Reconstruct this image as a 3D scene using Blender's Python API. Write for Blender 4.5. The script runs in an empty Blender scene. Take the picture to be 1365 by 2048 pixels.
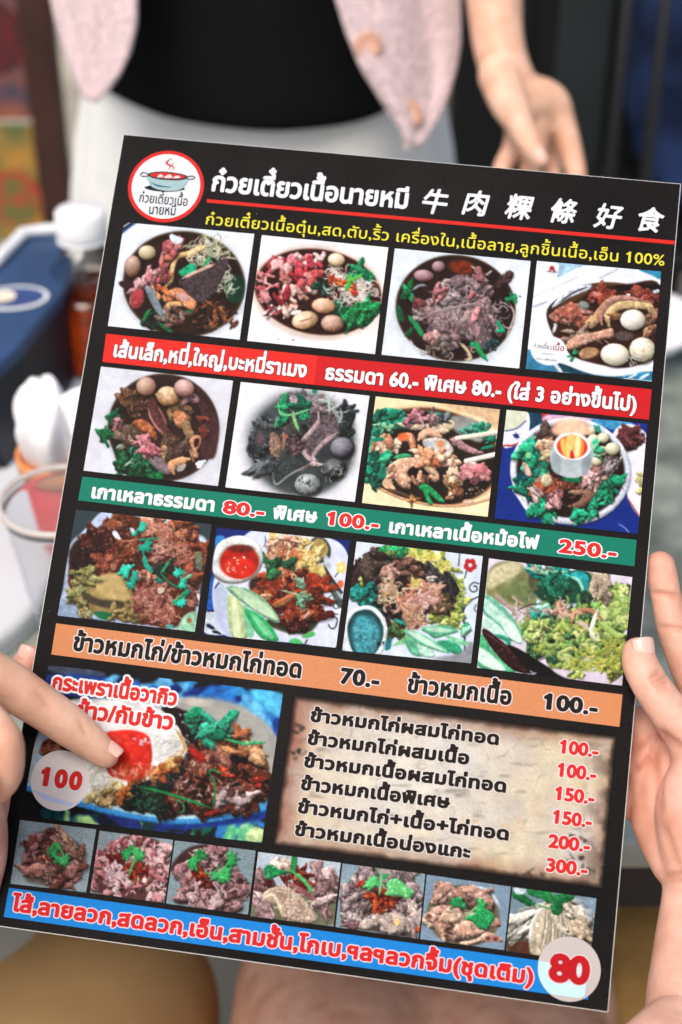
import bpy, bmesh, math, random
import numpy as np
from mathutils import Vector, Matrix, Quaternion

sc = bpy.context.scene
COL = sc.collection
rad = math.radians

# ------------------------------------------------------------------ camera
F_PX, CX, CY = 2980.0, 682.5, 1024.0          # focal length and centre, in photo pixels
PITCH, CAM_Z = rad(35), 1.45
cd = bpy.data.cameras.new('camera'); cam = bpy.data.objects.new('camera', cd); COL.objects.link(cam)
cam.location = (0, 0, CAM_Z); cam.rotation_euler = (rad(90) - PITCH, 0, 0)
cd.sensor_fit = 'VERTICAL'; cd.sensor_height = 36; cd.lens = 36 * F_PX / 2048
cd.clip_start = .02; cd.clip_end = 200
cd.dof.use_dof = True; cd.dof.focus_distance = .742; cd.dof.aperture_fstop = 5.6
sc.camera = cam

# ------------------------------------------------------------------ world, sun, exposure
w = bpy.data.worlds.new('World'); sc.world = w; w.use_nodes = True
nt = w.node_tree; bg = nt.nodes['Background']
sky = nt.nodes.new('ShaderNodeTexSky'); sky.sky_type = 'NISHITA'; sky.sun_disc = False
SUN_EL, SUN_AZ = rad(60), rad(208)
sky.sun_elevation = SUN_EL; sky.sun_rotation = SUN_AZ
sky.dust_density = 5; sky.air_density = 1.0; sky.ozone_density = 1.0
nt.links.new(sky.outputs[0], bg.inputs[0]); bg.inputs[1].default_value = .14
sd = bpy.data.lights.new('sun', 'SUN'); sd.energy = 1.6; sd.angle = rad(30); sd.color = (1, .94, .86)
so = bpy.data.objects.new('sun', sd); COL.objects.link(so); so.location = (0, -1, 5)
dv = Vector((math.sin(SUN_AZ) * math.cos(SUN_EL), math.cos(SUN_AZ) * math.cos(SUN_EL), math.sin(SUN_EL)))
so.rotation_euler = (-dv).to_track_quat('-Z', 'Y').to_euler()
sc.view_settings.view_transform = 'Standard'; sc.view_settings.look = 'None'
sc.view_settings.exposure = .36; sc.view_settings.gamma = 1; sc.view_settings.use_curve_mapping = False

# ------------------------------------------------------------------ helpers
RW = np.array([[1, 0, 0], [0, -math.sin(PITCH), math.cos(PITCH)], [0, -math.cos(PITCH), -math.sin(PITCH)]])
def P(px, py, d):
    """world point at viewing depth d (metres) on the line of sight of a photo pixel"""
    v = RW @ np.array([(px - CX) / F_PX * d, (py - CY) / F_PX * d, d])
    return Vector((v[0], v[1], v[2] + CAM_Z))
def TZ(px, py, z):
    """world point on the horizontal plane of height z"""
    v = RW @ np.array([(px - CX) / F_PX, (py - CY) / F_PX, 1]); k = (z - CAM_Z) / v[2]
    return Vector((v[0] * k, v[1] * k, z))

def lin(c):
    if isinstance(c, str): c = [int(c[i:i + 2], 16) / 255 for i in (0, 2, 4)]
    c = np.asarray(c, float)
    return np.where(c <= .04045, c / 12.92, ((np.maximum(c, 0) + .055) / 1.055) ** 2.4)
def hx(c): return np.array([int(c[i:i + 2], 16) / 255 for i in (0, 2, 4)])

def tag(o, label=None, cat=None, group=None, kind=None):
    if label: o['label'] = label
    if cat: o['category'] = cat
    if group: o['group'] = group
    if kind: o['kind'] = kind
    return o
def empty(name, loc, label=None, cat=None, group=None):
    o = bpy.data.objects.new(name, None); COL.objects.link(o); o.location = loc; o.empty_display_size = .05
    return tag(o, label, cat, group)
def link_mesh(name, me, mat=None, parent=None, smooth=False):
    o = bpy.data.objects.new(name, me); COL.objects.link(o)
    if mat is not None and not me.materials: me.materials.append(mat)
    if smooth:
        for p in me.polygons: p.use_smooth = True
    if parent is not None:
        o.parent = parent
        o.matrix_parent_inverse = parent_world(parent).inverted()
    return o
def parent_world(p):
    m = p.matrix_basis.copy()
    if p.parent is not None: m = parent_world(p.parent) @ p.matrix_parent_inverse @ m
    return m
def from_bm(name, bm, mat, parent=None, smooth=False):
    me = bpy.data.meshes.new(name); bm.normal_update(); bm.to_mesh(me); bm.free()
    return link_mesh(name, me, mat, parent, smooth)
def baked(o):
    """apply the modifiers of o"""
    dg = bpy.context.evaluated_depsgraph_get(); dg.update()
    me = bpy.data.meshes.new_from_object(o.evaluated_get(dg))
    o.modifiers.clear(); old = o.data; o.data = me; bpy.data.meshes.remove(old)
    return o

def mat(name, col, rough=.5, spec=.5, metal=0, noise=None, bump=None, sss=0, sheen=0, trans=0, alpha=1, coat=0, attr=None, col2=None):
    """procedural principled material; noise=(scale, amount), bump=(scale, strength, distance)"""
    m = bpy.data.materials.new(name); m.use_nodes = True
    t = m.node_tree; N = t.nodes; L = t.links; b = N['Principled BSDF']
    c = tuple(lin(col)) + (1,)
    b.inputs['Base Color'].default_value = c; b.inputs['Roughness'].default_value = rough
    b.inputs['Specular IOR Level'].default_value = spec; b.inputs['Metallic'].default_value = metal
    b.inputs['Transmission Weight'].default_value = trans; b.inputs['Alpha'].default_value = alpha
    b.inputs['Coat Weight'].default_value = coat
    if sheen: b.inputs['Sheen Weight'].default_value = sheen; b.inputs['Sheen Roughness'].default_value = .5
    if sss:
        b.inputs['Subsurface Weight'].default_value = sss
        b.inputs['Subsurface Radius'].default_value = (1, .35, .2); b.inputs['Subsurface Scale'].default_value = .004
    tc = N.new('ShaderNodeTexCoord')
    src = None
    if attr:
        a = N.new('ShaderNodeVertexColor'); a.layer_name = attr; src = a.outputs[0]
    if noise:
        nz = N.new('ShaderNodeTexNoise'); nz.inputs['Scale'].default_value = noise[0]; nz.inputs['Detail'].default_value = 6
        L.new(tc.outputs['Object'], nz.inputs['Vector'])
        mx = N.new('ShaderNodeMix'); mx.data_type = 'RGBA'
        rp = N.new('ShaderNodeMapRange'); rp.inputs[1].default_value = .35; rp.inputs[2].default_value = .65
        L.new(nz.outputs['Fac'], rp.inputs[0]); L.new(rp.outputs[0], mx.inputs[0])
        if src is None:
            mx.inputs[6].default_value = tuple(np.clip(lin(col) * (1 - noise[1]), 0, 1)) + (1,)
            mx.inputs[7].default_value = tuple(lin(col2)) + (1,) if col2 else tuple(np.clip(lin(col) * (1 + noise[1]), 0, 1)) + (1,)
            src = mx.outputs[2]
        else:
            mx.blend_type = 'MULTIPLY'; mx.inputs[7].default_value = (1 - noise[1],) * 3 + (1,)
            L.new(src, mx.inputs[6]); src = mx.outputs[2]
    if src is not None: L.new(src, b.inputs['Base Color'])
    if bump:
        nz2 = N.new('ShaderNodeTexNoise'); nz2.inputs['Scale'].default_value = bump[0]; nz2.inputs['Detail'].default_value = 4
        L.new(tc.outputs['Object'], nz2.inputs['Vector'])
        bp = N.new('ShaderNodeBump'); bp.inputs['Strength'].default_value = bump[1]; bp.inputs['Distance'].default_value = bump[2]
        L.new(nz2.outputs['Fac'], bp.inputs['Height']); L.new(bp.outputs[0], b.inputs['Normal'])
    return m

def box_bm(bm, sx, sy, sz, M=None, bev=0, seg=2):
    r = bmesh.ops.create_cube(bm, size=1); vs = r['verts']
    bmesh.ops.scale(bm, vec=(sx, sy, sz), verts=vs)
    if bev:
        es = list({e for v in vs for e in v.link_edges})
        q = bmesh.ops.bevel(bm, geom=es, offset=bev, segments=seg, affect='EDGES', profile=.5); vs = list({v for f in q['faces'] for v in f.verts} | {v for v in vs if v.is_valid})
    if M is not None: bmesh.ops.transform(bm, matrix=M, verts=vs)
    return vs
def box(name, c, s, mt, parent=None, bev=.002, rz=0, rx=0, ry=0):
    bm = bmesh.new(); M = Matrix.Translation(c) @ Matrix.Rotation(rz, 4, 'Z') @ Matrix.Rotation(rx, 4, 'X') @ Matrix.Rotation(ry, 4, 'Y')
    box_bm(bm, *s, M, bev)
    return from_bm(name, bm, mt, parent)
def lathe(name, prof, mt, parent=None, loc=(0, 0, 0), n=48, R=None):
    bm = bmesh.new(); rings = []
    for r, z in prof:
        rings.append([bm.verts.new((r * math.cos(2 * math.pi * k / n), r * math.sin(2 * math.pi * k / n), z)) for k in range(n)])
    for a, b in zip(rings, rings[1:]):
        for k in range(n): bm.faces.new((a[k], a[(k + 1) % n], b[(k + 1) % n], b[k]))
    for r, flip in ((rings[0], True), (rings[-1], False)):
        try: bm.faces.new(r[::-1] if flip else r)
        except Exception: pass
    M = Matrix.Translation(loc) @ (R if R is not None else Matrix())
    bmesh.ops.transform(bm, matrix=M, verts=bm.verts)
    return from_bm(name, bm, mt, parent, True)

# ================================================================== THE MENU CARD
# the card: its top left corner, the directions of its top edge, its left edge and its back
CO = Vector((-0.1171737, 0.77345319, 1.15673513))  # card pose solved from its corner positions in image pixels
CU = Vector((0.98942308, -0.1403939, -0.03649012)); CV = Vector((-0.1275296, -0.72201628, -0.6800211)); CN = -CU.cross(CV).normalized()
if CN.y > 0: CN = -CN                                        # CN points out of the printed side
CW, CH = .297, .4145
card_M = Matrix(((CU.x, -CV.x, CN.x, CO.x), (CU.y, -CV.y, CN.y, CO.y), (CU.z, -CV.z, CN.z, CO.z), (0, 0, 0, 1)))
# the artwork is drawn in image pixels (one pixel about 0.25 mm); art() projects them through the camera to metres on the card
_ci = RW.T
_B = np.column_stack([_ci @ np.array(CU), _ci @ np.array(CV), _ci @ (np.array(CO) - np.array([0, 0, CAM_Z]))])
_Hinv = np.linalg.inv(np.diag([F_PX, F_PX, 1]) @ _B)
def px_to_card(X, Y):
    X = np.asarray(X, float) - CX; Y = np.asarray(Y, float) - CY
    q = [_Hinv[i, 0] * X + _Hinv[i, 1] * Y + _Hinv[i, 2] for i in range(3)]
    return q[0] / q[2], q[1] / q[2]
def card_depth(px, py):
    u, v = px_to_card(px, py); p = CO + CU * float(u) + CV * float(v)
    d = p - Vector((0, 0, CAM_Z)); return d.y * math.cos(PITCH) - d.z * math.sin(PITCH)
def CP(px, py, off=0):
    """point off metres behind (+) or in front of (-) the card's plane"""
    return P(px, py, card_depth(px, py) + off)

card = bpy.data.objects.new('menu_card', None); COL.objects.link(card); card.matrix_world = card_M
card.empty_display_size = .05
tag(card, 'large black printed menu card with food photos and Thai lettering, held up in the foreground', 'menu')

m_core = mat('card edge white core', 'd8d6d2', .6, .3)
m_black = bpy.data.materials.new('black laminated print'); m_black.use_nodes = True
def _mb():
    t = m_black.node_tree; N = t.nodes; L = t.links; b = N['Principled BSDF']
    tc = N.new('ShaderNodeTexCoord'); b.inputs['Roughness'].default_value = .5; b.inputs['Specular IOR Level'].default_value = .045
    n1 = N.new('ShaderNodeTexNoise'); n1.inputs['Scale'].default_value = 9; n1.inputs['Detail'].default_value = 8; n1.inputs['Roughness'].default_value = .7
    n2 = N.new('ShaderNodeTexNoise'); n2.inputs['Scale'].default_value = 900; n2.inputs['Detail'].default_value = 2
    L.new(tc.outputs['Object'], n1.inputs[0]); L.new(tc.outputs['Object'], n2.inputs[0])
    r = N.new('ShaderNodeValToRGB'); r.color_ramp.elements[0].position = .35; r.color_ramp.elements[1].position = .75
    r.color_ramp.elements[0].color = (.0032, .0030, .0034, 1); r.color_ramp.elements[1].color = (.010, .0085, .008, 1)
    L.new(n1.outputs[0], r.inputs[0])
    r2 = N.new('ShaderNodeValToRGB'); r2.color_ramp.elements[0].position = .35; r2.color_ramp.elements[1].position = .8
    r2.color_ramp.elements[0].color = (.7, .7, .7, 1); r2.color_ramp.elements[1].color = (1.9, 1.8, 1.8, 1)
    L.new(n2.outputs[0], r2.inputs[0])
    mx = N.new('ShaderNodeMix'); mx.data_type = 'RGBA'; mx.blend_type = 'MULTIPLY'; mx.inputs[0].default_value = 1
    L.new(r.outputs[0], mx.inputs[6]); L.new(r2.outputs[0], mx.inputs[7])
    # sparse white dust specks
    vo = N.new('ShaderNodeTexVoronoi'); vo.inputs['Scale'].default_value = 55; L.new(tc.outputs['Object'], vo.inputs[0])
    lt = N.new('ShaderNodeMath'); lt.operation = 'LESS_THAN'; lt.inputs[1].default_value = .016; L.new(vo.outputs['Distance'], lt.inputs[0])
    mk = N.new('ShaderNodeMath'); mk.operation = 'MULTIPLY'; mk.inputs[1].default_value = .35; L.new(lt.outputs[0], mk.inputs[0])
    m2 = N.new('ShaderNodeMix'); m2.data_type = 'RGBA'; m2.inputs[7].default_value = (.35, .33, .3, 1)
    L.new(mk.outputs[0], m2.inputs[0]); L.new(mx.outputs[2], m2.inputs[6]); L.new(m2.outputs[2], b.inputs['Base Color'])
    bp = N.new('ShaderNodeBump'); bp.inputs['Strength'].default_value = .12; bp.inputs['Distance'].default_value = .0004
    L.new(n2.outputs[0], bp.inputs['Height']); L.new(bp.outputs[0], b.inputs['Normal'])
_mb()
def card_child(name, bm_or_me, mt, parent=None, smooth=False):
    me = bm_or_me
    if isinstance(me, bmesh.types.BMesh):
        me = bpy.data.meshes.new(name); bm_or_me.to_mesh(me); bm_or_me.free()
    o = bpy.data.objects.new(name, me); COL.objects.link(o); o.parent = parent or card
    if mt is not None and not me.materials: me.materials.append(mt)
    return o
bm = bmesh.new(); box_bm(bm, CW, CH, .0016, Matrix.Translation((CW / 2, -CH / 2, -.0009)), .0003, 1); card_child('board', bm, m_core)
bm = bmesh.new(); e = .0004
bm.faces.new([bm.verts.new(p) for p in ((e, -CH + e, 0), (CW - e, -CH + e, 0), (CW - e, -e, 0), (e, -e, 0))]); card_child('black_print', bm, m_black)
Z1, Z2, Z3, Z4, Z5, Z6 = .00012, .00024, .00036, .00048, .0006, .00072     # printed layers

def print_mat(name, rough=.36):
    m = mat(name, 'ffffff', .45, .05, attr='Col', bump=(900, .1, .0003)); return m
m_print = print_mat('printed photo')
flat_mats = {}
def ink(col, name=None):
    if col not in flat_mats: flat_mats[col] = mat('ink ' + col, (lin(col) * .68) ** (1 / 2.2), .48, .05, noise=(700, .05))
    return flat_mats[col]
def sheet_poly(name, pts, z, mt, parent=None):
    bm = bmesh.new(); vs = []
    for x, y in pts:
        u, v = px_to_card(x, y); vs.append(bm.verts.new((float(u), -float(v), z)))
    f = bm.faces.new(vs); f.normal_update()
    if f.normal.z < 0: f.normal_flip()
    return card_child(name, bm, mt, parent)

# ------------------------------------------------------------------ lettering: outlines -> distance field -> crisp mesh
_gl = {}
def _outl(s):
    cu = bpy.data.curves.new('g', 'FONT'); cu.body = s; cu.size = 1
    o = bpy.data.objects.new('g', cu); COL.objects.link(o)
    dg = bpy.context.evaluated_depsgraph_get(); dg.update()
    c = o.to_curve(dg); out = []
    for sp in c.splines:
        b = sp.bezier_points; n = len(b); pts = []
        for i in range(n):
            p0, p1, p2, p3 = b[i].co, b[i].handle_right, b[(i + 1) % n].handle_left, b[(i + 1) % n].co
            for k in range(5):
                t = k / 5; q = p0 * (1 - t) ** 3 + p1 * 3 * t * (1 - t) ** 2 + p2 * 3 * t * t * (1 - t) + p3 * t ** 3
                pts.append((q.x, q.y))
        out.append(np.array(pts))
    o.to_curve_clear(); bpy.data.objects.remove(o); bpy.data.curves.remove(cu)
    return out
_bar0 = None
def glyph(ch):
    global _bar0
    if ch in _gl: return _gl[ch]
    if _bar0 is None: _bar0 = min(q[:, 0].min() for q in _outl('|'))
    ol = _outl(ch) if ch != ' ' else []
    if ch == '1': ol = [np.array([(.30, 0), (.30, .70), (.20, .70), (.155, .62), (.06, .575), (.06, .49), (.18, .53), (.18, 0)][::-1])]
    bar = _outl(ch + '|')[-1]; adv = bar[:, 0].min() - _bar0
    _gl[ch] = (ol, adv); return _gl[ch]
UP = set('ิีึืั็'); TONE = set('่้๊๋์')
LOW = set('ุู')
def layout(s, track):
    x = 0; out = []
    for i, ch in enumerate(s):
        ol, adv = glyph(ch); dy = 0; dx = 0
        if ch in TONE:
            prev = s[i - 1] if i else ''
            if prev in UP: dy = .185
            elif i and s[i - 1] in LOW and i > 1: dy = 0
            else: dy = .02
        out.append((ol, x + dx, dy))
        if ch not in TONE and ch not in UP and ch not in LOW: x += adv + track
    return out, x - track
def sdf_line(s, track, h, off_max):
    lay, W = layout(s, track)
    mg = off_max + .06; x0, x1, y0, y1 = -.1 - mg, W + mg + .1, -.36 - mg, 1.18 + mg
    nx, ny = int((x1 - x0) / h) + 1, int((y1 - y0) / h) + 1
    D = np.full((ny, nx), 9.0)
    for ol, gx, dy in lay:
        if not ol: continue
        allp = np.vstack(ol); bx0, by0 = allp.min(0) - mg; bx1, by1 = allp.max(0) + mg
        i0, i1 = max(0, int((bx0 + gx - x0) / h)), min(nx, int((bx1 + gx - x0) / h) + 2)
        j0, j1 = max(0, int((by0 + dy - y0) / h)), min(ny, int((by1 + dy - y0) / h) + 2)
        X = x0 + np.arange(i0, i1) * h - gx; Y = y0 + np.arange(j0, j1) * h - dy
        GX, GY = np.meshgrid(X, Y); q = np.stack([GX.ravel(), GY.ravel()], 1)
        d2 = np.full(len(q), 1e9); wn = np.zeros(len(q))
        for c in ol:
            a = c; b = np.roll(c, -1, 0); ab = b - a; L2 = (ab ** 2).sum(1) + 1e-12
            ap = q[:, None, :] - a[None]; t = np.clip((ap * ab).sum(2) / L2, 0, 1)
            dd = ((ap - t[..., None] * ab) ** 2).sum(2).min(1); d2 = np.minimum(d2, dd)
            up = (a[None, :, 1] <= q[:, None, 1]) & (b[None, :, 1] > q[:, None, 1]); dn = (a[None, :, 1] > q[:, None, 1]) & (b[None, :, 1] <= q[:, None, 1])
            cr = ab[None, :, 0] * ap[..., 1] - ab[None, :, 1] * ap[..., 0]
            wn += (up & (cr > 0)).sum(1) - (dn & (cr < 0)).sum(1)
        d = np.sqrt(d2) * np.where(wn != 0, -1, 1); d = d.reshape(GX.shape)
        D[j0:j1, i0:i1] = np.minimum(D[j0:j1, i0:i1], d)
    return D, x0, y0, W
def contour_mesh(name, D, off, h, x0, y0, conv, z):
    """fill of D < off as a mesh; conv maps em coordinates to card metres"""
    F = D - off; ins = F < 0; ny, nx = F.shape
    c = ins[:-1, :-1].astype(int) + ins[:-1, 1:] + ins[1:, 1:] + ins[1:, :-1]
    V = []; faces = []
    fj, fi = np.where(c == 4)
    # merge full cells into row runs
    runs = []
    if len(fj):
        brk = np.where((np.diff(fj) != 0) | (np.diff(fi) != 1))[0]
        st = np.r_[0, brk + 1]; en = np.r_[brk, len(fj) - 1]
        for a, b in zip(st, en): runs.append((fj[a], fi[a], fi[b] + 1))
    for j, i0, i1 in runs:
        k = len(V)
        top = [(i, j) for i in range(i0, i1 + 1)]; bot = [(i, j + 1) for i in range(i1, i0 - 1, -1)]
        V += top + bot; faces.append(tuple(range(k, k + len(top) + len(bot))))
    pj, pi = np.where((c > 0) & (c < 4))
    for j, i in zip(pj, pi):
        cor = [(i, j), (i + 1, j), (i + 1, j + 1), (i, j + 1)]; pl = []
        for k in range(4):
            a, b = cor[k], cor[(k + 1) % 4]; fa, fb = F[a[1], a[0]], F[b[1], b[0]]
            if fa < 0: pl.append(a)
            if (fa < 0) != (fb < 0):
                t = fa / (fa - fb); pl.append((a[0] + t * (b[0] - a[0]), a[1] + t * (b[1] - a[1])))
        if len(pl) >= 3:
            k = len(V); V += pl; faces.append(tuple(range(k, k + len(pl))))
    V = np.array(V, float)
    if not len(V): V = np.zeros((0, 2))
    X, Y = conv(x0 + V[:, 0] * h, y0 + V[:, 1] * h)
    me = bpy.data.meshes.new(name); me.from_pydata([(a, b, z) for a, b in zip(X, Y)], [], faces); me.update()
    return me
def text(s, p0, p1, height, col, z, parent=None, off=.02, track=0., stroke=None, name='lettering', lean=0., cons=.54, shadow=None):
    """one line of lettering from p0 to p1 (ends of its baseline), height = height of a consonant, in sheet units"""
    h = cons / 17
    layers = ([(stroke[0], stroke[1])] if stroke else []) + [(0, col)]
    if shadow: layers = [(shadow[0], shadow[1])] + layers
    D, x0, y0, W = sdf_line(s, track, h, off + max(l[0] for l in layers))
    W0, W1 = -off, W + off
    dx, dy = (p1[0] - p0[0]), (p1[1] - p0[1]); Ln = math.hypot(dx, dy)
    ky = (height - 0) / (cons + 2 * off)
    # up direction of the card at that place
    u0, v0 = px_to_card(p0[0], p0[1]); u1, v1 = px_to_card(p1[0], p1[1])
    Lc = math.hypot(u1 - u0, v1 - v0); ux, uy = (u1 - u0) / Lc, -(v1 - v0) / Lc; vx, vy = -uy, ux
    sx = Lc / (W1 - W0); sy = ky * (Lc / Ln)
    out = None
    for k, (eo, c) in enumerate(layers):
        def conv(ex, ey):
            ex = ex - W0; ey = ey + off
            return u0 + ux * ex * sx + vx * ey * sy + lean * ey * sx, -v0 + uy * ex * sx + vy * ey * sy
        me = contour_mesh(name, D, off + eo, h, x0, y0, conv, z + k * .0001)
        nm = name if k == len(layers) - 1 else ('lettering_shadow' if shadow and k == 0 else 'lettering_outline')
        out = card_child(nm, me, ink(c), parent)
    return out

# ------------------------------------------------------------------ painter for the printed food pictures
_rs = np.random.RandomState(3); _tab = _rs.rand(256, 256)
def vnoise(x, y):
    xi = np.floor(x).astype(int); yi = np.floor(y).astype(int); fx = x - xi; fy = y - yi
    fx = fx * fx * (3 - 2 * fx); fy = fy * fy * (3 - 2 * fy)
    g = lambda a, b: _tab[a & 255, b & 255]
    return (g(xi, yi) * (1 - fx) + g(xi + 1, yi) * fx) * (1 - fy) + (g(xi, yi + 1) * (1 - fx) + g(xi + 1, yi + 1) * fx) * fy
def fbm(x, y, f, o=3, s=0):
    r = 0; a = .5; t = 0
    for k in range(o):
        r = r + a * vnoise(x * f + 17.3 * k + s, y * f + 9.1 * k + s * 1.7); t += a; a *= .5; f *= 2
    return r / t
def spline(pts, n=8, closed=True):
    p = np.array(pts, float).reshape(-1, 2); m = len(p); out = []
    for i in range(m if closed else m - 1):
        g = (lambda k: p[k % m]) if closed else (lambda k: p[min(max(k, 0), m - 1)])
        a, b, c, d = g(i - 1), g(i), g(i + 1), g(i + 2)
        for k in range(n):
            t = k / n; out.append(.5 * (2 * b + (c - a) * t + (2 * a - 5 * b + 4 * c - d) * t * t + (3 * b - a - 3 * c + d) * t ** 3))
    if not closed: out.append(p[-1])
    return np.array(out)
class Art:
    def __init__(s, quad, org, base, step=1.5, seed=1):
        s.q = [np.array(p, float) for p in quad]; s.ox, s.oy, s.s = org; s.r = random.Random(seed); s.k = seed * 3.7
        wd = np.linalg.norm(s.q[1] - s.q[0]); ht = np.linalg.norm(s.q[3] - s.q[0]); s.nx, s.ny = int(wd / step) + 1, int(ht / step) + 1
        U, V = np.meshgrid(np.linspace(0, 1, s.nx), np.linspace(0, 1, s.ny))
        a, b, c, d = s.q
        Pq = a * ((1 - U) * (1 - V))[..., None] + b * (U * (1 - V))[..., None] + c * (U * V)[..., None] + d * ((1 - U) * V)[..., None]
        s.AX, s.AY = Pq[..., 0], Pq[..., 1]; s.X = (s.AX - s.ox) * s.s; s.Y = (s.AY - s.oy) * s.s
        s.C = np.zeros(s.X.shape + (3,)); s.C[:] = hx(base)
        s.inv = np.linalg.inv(np.column_stack([(b - a), (d - a)])); s.px = step * s.s
    def win(s, x0, x1, y0, y1):
        P4 = np.array([[x0, y0], [x1, y0], [x1, y1], [x0, y1]]) / s.s + [s.ox, s.oy] - s.q[0]
        uv = P4 @ s.inv.T; m = .04
        i0 = int(max(0, (uv[:, 0].min() - m) * s.nx)); i1 = int(min(s.nx, (uv[:, 0].max() + m) * s.nx + 2))
        j0 = int(max(0, (uv[:, 1].min() - m) * s.ny)); j1 = int(min(s.ny, (uv[:, 1].max() + m) * s.ny + 2))
        return (slice(j0, j1), slice(i0, i1)) if i1 > i0 and j1 > j0 else None
    def put(s, sl, d, col, soft, tex, tf, bev, lo, al, rag, lite=None):
        X, Y = s.X[sl], s.Y[sl]; s.k += 7.77
        if rag: d = d + (fbm(X, Y, 1 / (rag * 3.0), 2, s.k) - .5) * 2 * rag
        soft = max(soft, s.px * .45)
        m = np.clip(d / (2 * soft) + .5, 0, 1); m = m * m * (3 - 2 * m) * al
        c = np.ones(X.shape + (3,)) * hx(col)
        if tex: c = c * (1 + (fbm(X, Y, tf, 3, s.k + 3) - .5) * 2 * tex)[..., None]
        if bev:
            hh = np.clip(d / bev, 0, 1); gy, gx = np.gradient(d) if min(d.shape) > 1 else (d * 0, d * 0)
            gn = np.sqrt(gx * gx + gy * gy) + 1e-6
            li = (gx * .45 + gy * .85) / gn * (1 - hh) + .15 * hh
            wr = np.abs(fbm(X, Y, tf * 1.6, 3, s.k + 11) * 2 - 1); wr = np.clip(1 - wr * 3.2, 0, 1)          # folds and fibres
            sp = np.clip((fbm(X, Y, tf * 3, 2, s.k + 29) - .62) * 5, 0, 1)                                   # wet glints
            c = c * (1 + lo * .55 * li - .26 * lo * wr - .16 * lo * (1 - hh))[..., None] + (sp * .32 * lo)[..., None]
        if lite is not None: c = c + lite[..., None]
        s.C[sl] = s.C[sl] * (1 - m[..., None]) + np.clip(c, 0, 1) * m[..., None]
    def E(s, cx, cy, rx, ry, col, a=0, soft=2, tex=.08, tf=.03, bev=0, lo=.5, al=1, rag=0):
        R = max(rx, ry) + rag + soft * 2; sl = s.win(cx - R, cx + R, cy - R, cy + R)
        if sl is None: return s
        X, Y = s.X[sl] - cx, s.Y[sl] - cy; ca, sa = math.cos(rad(a)), math.sin(rad(a)); x = X * ca + Y * sa; y = -X * sa + Y * ca
        d = (1 - np.sqrt((x / rx) ** 2 + (y / ry) ** 2)) * min(rx, ry)
        s.put(sl, d, col, soft, tex, tf, bev, lo, al, rag); return s
    def ball(s, cx, cy, rx, ry, col, a=0, hi=.25, tex=.12):
        s.E(cx + rx * .08, cy + ry * .16, rx * 1.08, ry * 1.08, '140c08', a, ry * .15, 0, al=.55)
        R = max(rx, ry) * 1.1; sl = s.win(cx - R, cx + R, cy - R, cy + R)
        if sl is None: return s
        X, Y = s.X[sl] - cx, s.Y[sl] - cy; ca, sa = math.cos(rad(a)), math.sin(rad(a)); x = (X * ca + Y * sa) / rx; y = (-X * sa + Y * ca) / ry
        r2 = x * x + y * y; z = np.sqrt(np.clip(1 - r2, 0, 1)); li = (-x * .35 - y * .55 + z * .75)
        s.put(sl, (1 - np.sqrt(r2)) * min(rx, ry), col, 3, tex, .05, 0, 0, 1, 2, lite=(li - .55) * .42 + np.clip(li - .9, 0, 1) * hi * 3)
        return s
    def G(s, pts, col, soft=2, tex=.1, tf=.03, bev=0, lo=.5, al=1, rag=0, sm=True):
        p = spline(pts, 6 if len(pts) > 18 or soft > 4 else 4) if sm else np.array(pts, float).reshape(-1, 2)
        x0, y0 = p.min(0) - rag - soft * 2; x1, y1 = p.max(0) + rag + soft * 2; sl = s.win(x0, x1, y0, y1)
        if sl is None: return s
        X, Y = s.X[sl], s.Y[sl]; q = np.stack([X.ravel(), Y.ravel()], 1); a = p; b = np.roll(p, -1, 0); ab = b - a; L2 = (ab ** 2).sum(1) + 1e-9
        ap = q[:, None] - a[None]; t = np.clip((ap * ab).sum(2) / L2, 0, 1); dd = np.sqrt(((ap - t[..., None] * ab) ** 2).sum(2).min(1))
        cond = (a[None, :, 1] > q[:, None, 1]) != (b[None, :, 1] > q[:, None, 1])
        with np.errstate(divide='ignore', invalid='ignore'):
            xi = a[None, :, 0] + (q[:, None, 1] - a[None, :, 1]) / np.where(ab[None, :, 1] == 0, 1e-9, ab[None, :, 1]) * ab[None, :, 0]
        ins = ((cond & (q[:, None, 0] < xi)).sum(1) % 2) == 1
        d = (dd * np.where(ins, 1, -1)).reshape(X.shape); s.put(sl, d, col, soft, tex, tf, bev, lo, al, rag); return s
    def L(s, pts, w, col, soft=1.5, tex=.1, lo=.5, al=1, taper=True, sm=True):
        p = spline(pts, 4, False) if sm else np.array(pts, float).reshape(-1, 2)
        x0, y0 = p.min(0) - w - soft; x1, y1 = p.max(0) + w + soft; sl = s.win(x0, x1, y0, y1)
        if sl is None: return s
        X, Y = s.X[sl], s.Y[sl]; q = np.stack([X.ravel(), Y.ravel()], 1); a = p[:-1]; b = p[1:]; ab = b - a; L2 = (ab ** 2).sum(1) + 1e-9
        ap = q[:, None] - a[None]; t = np.clip((ap * ab).sum(2) / L2, 0, 1); dd = ((ap - t[..., None] * ab) ** 2).sum(2); k = dd.argmin(1)
        d = np.sqrt(dd[np.arange(len(q)), k]); u = (k + t[np.arange(len(q)), k]) / len(a)
        ww = w * (np.clip(np.minimum(u, 1 - u) * 5, .35, 1) if taper else 1)
        s.put(sl, (ww - d).reshape(X.shape), col, soft, tex, .05, w * .9, lo, al, 0); return s
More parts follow.
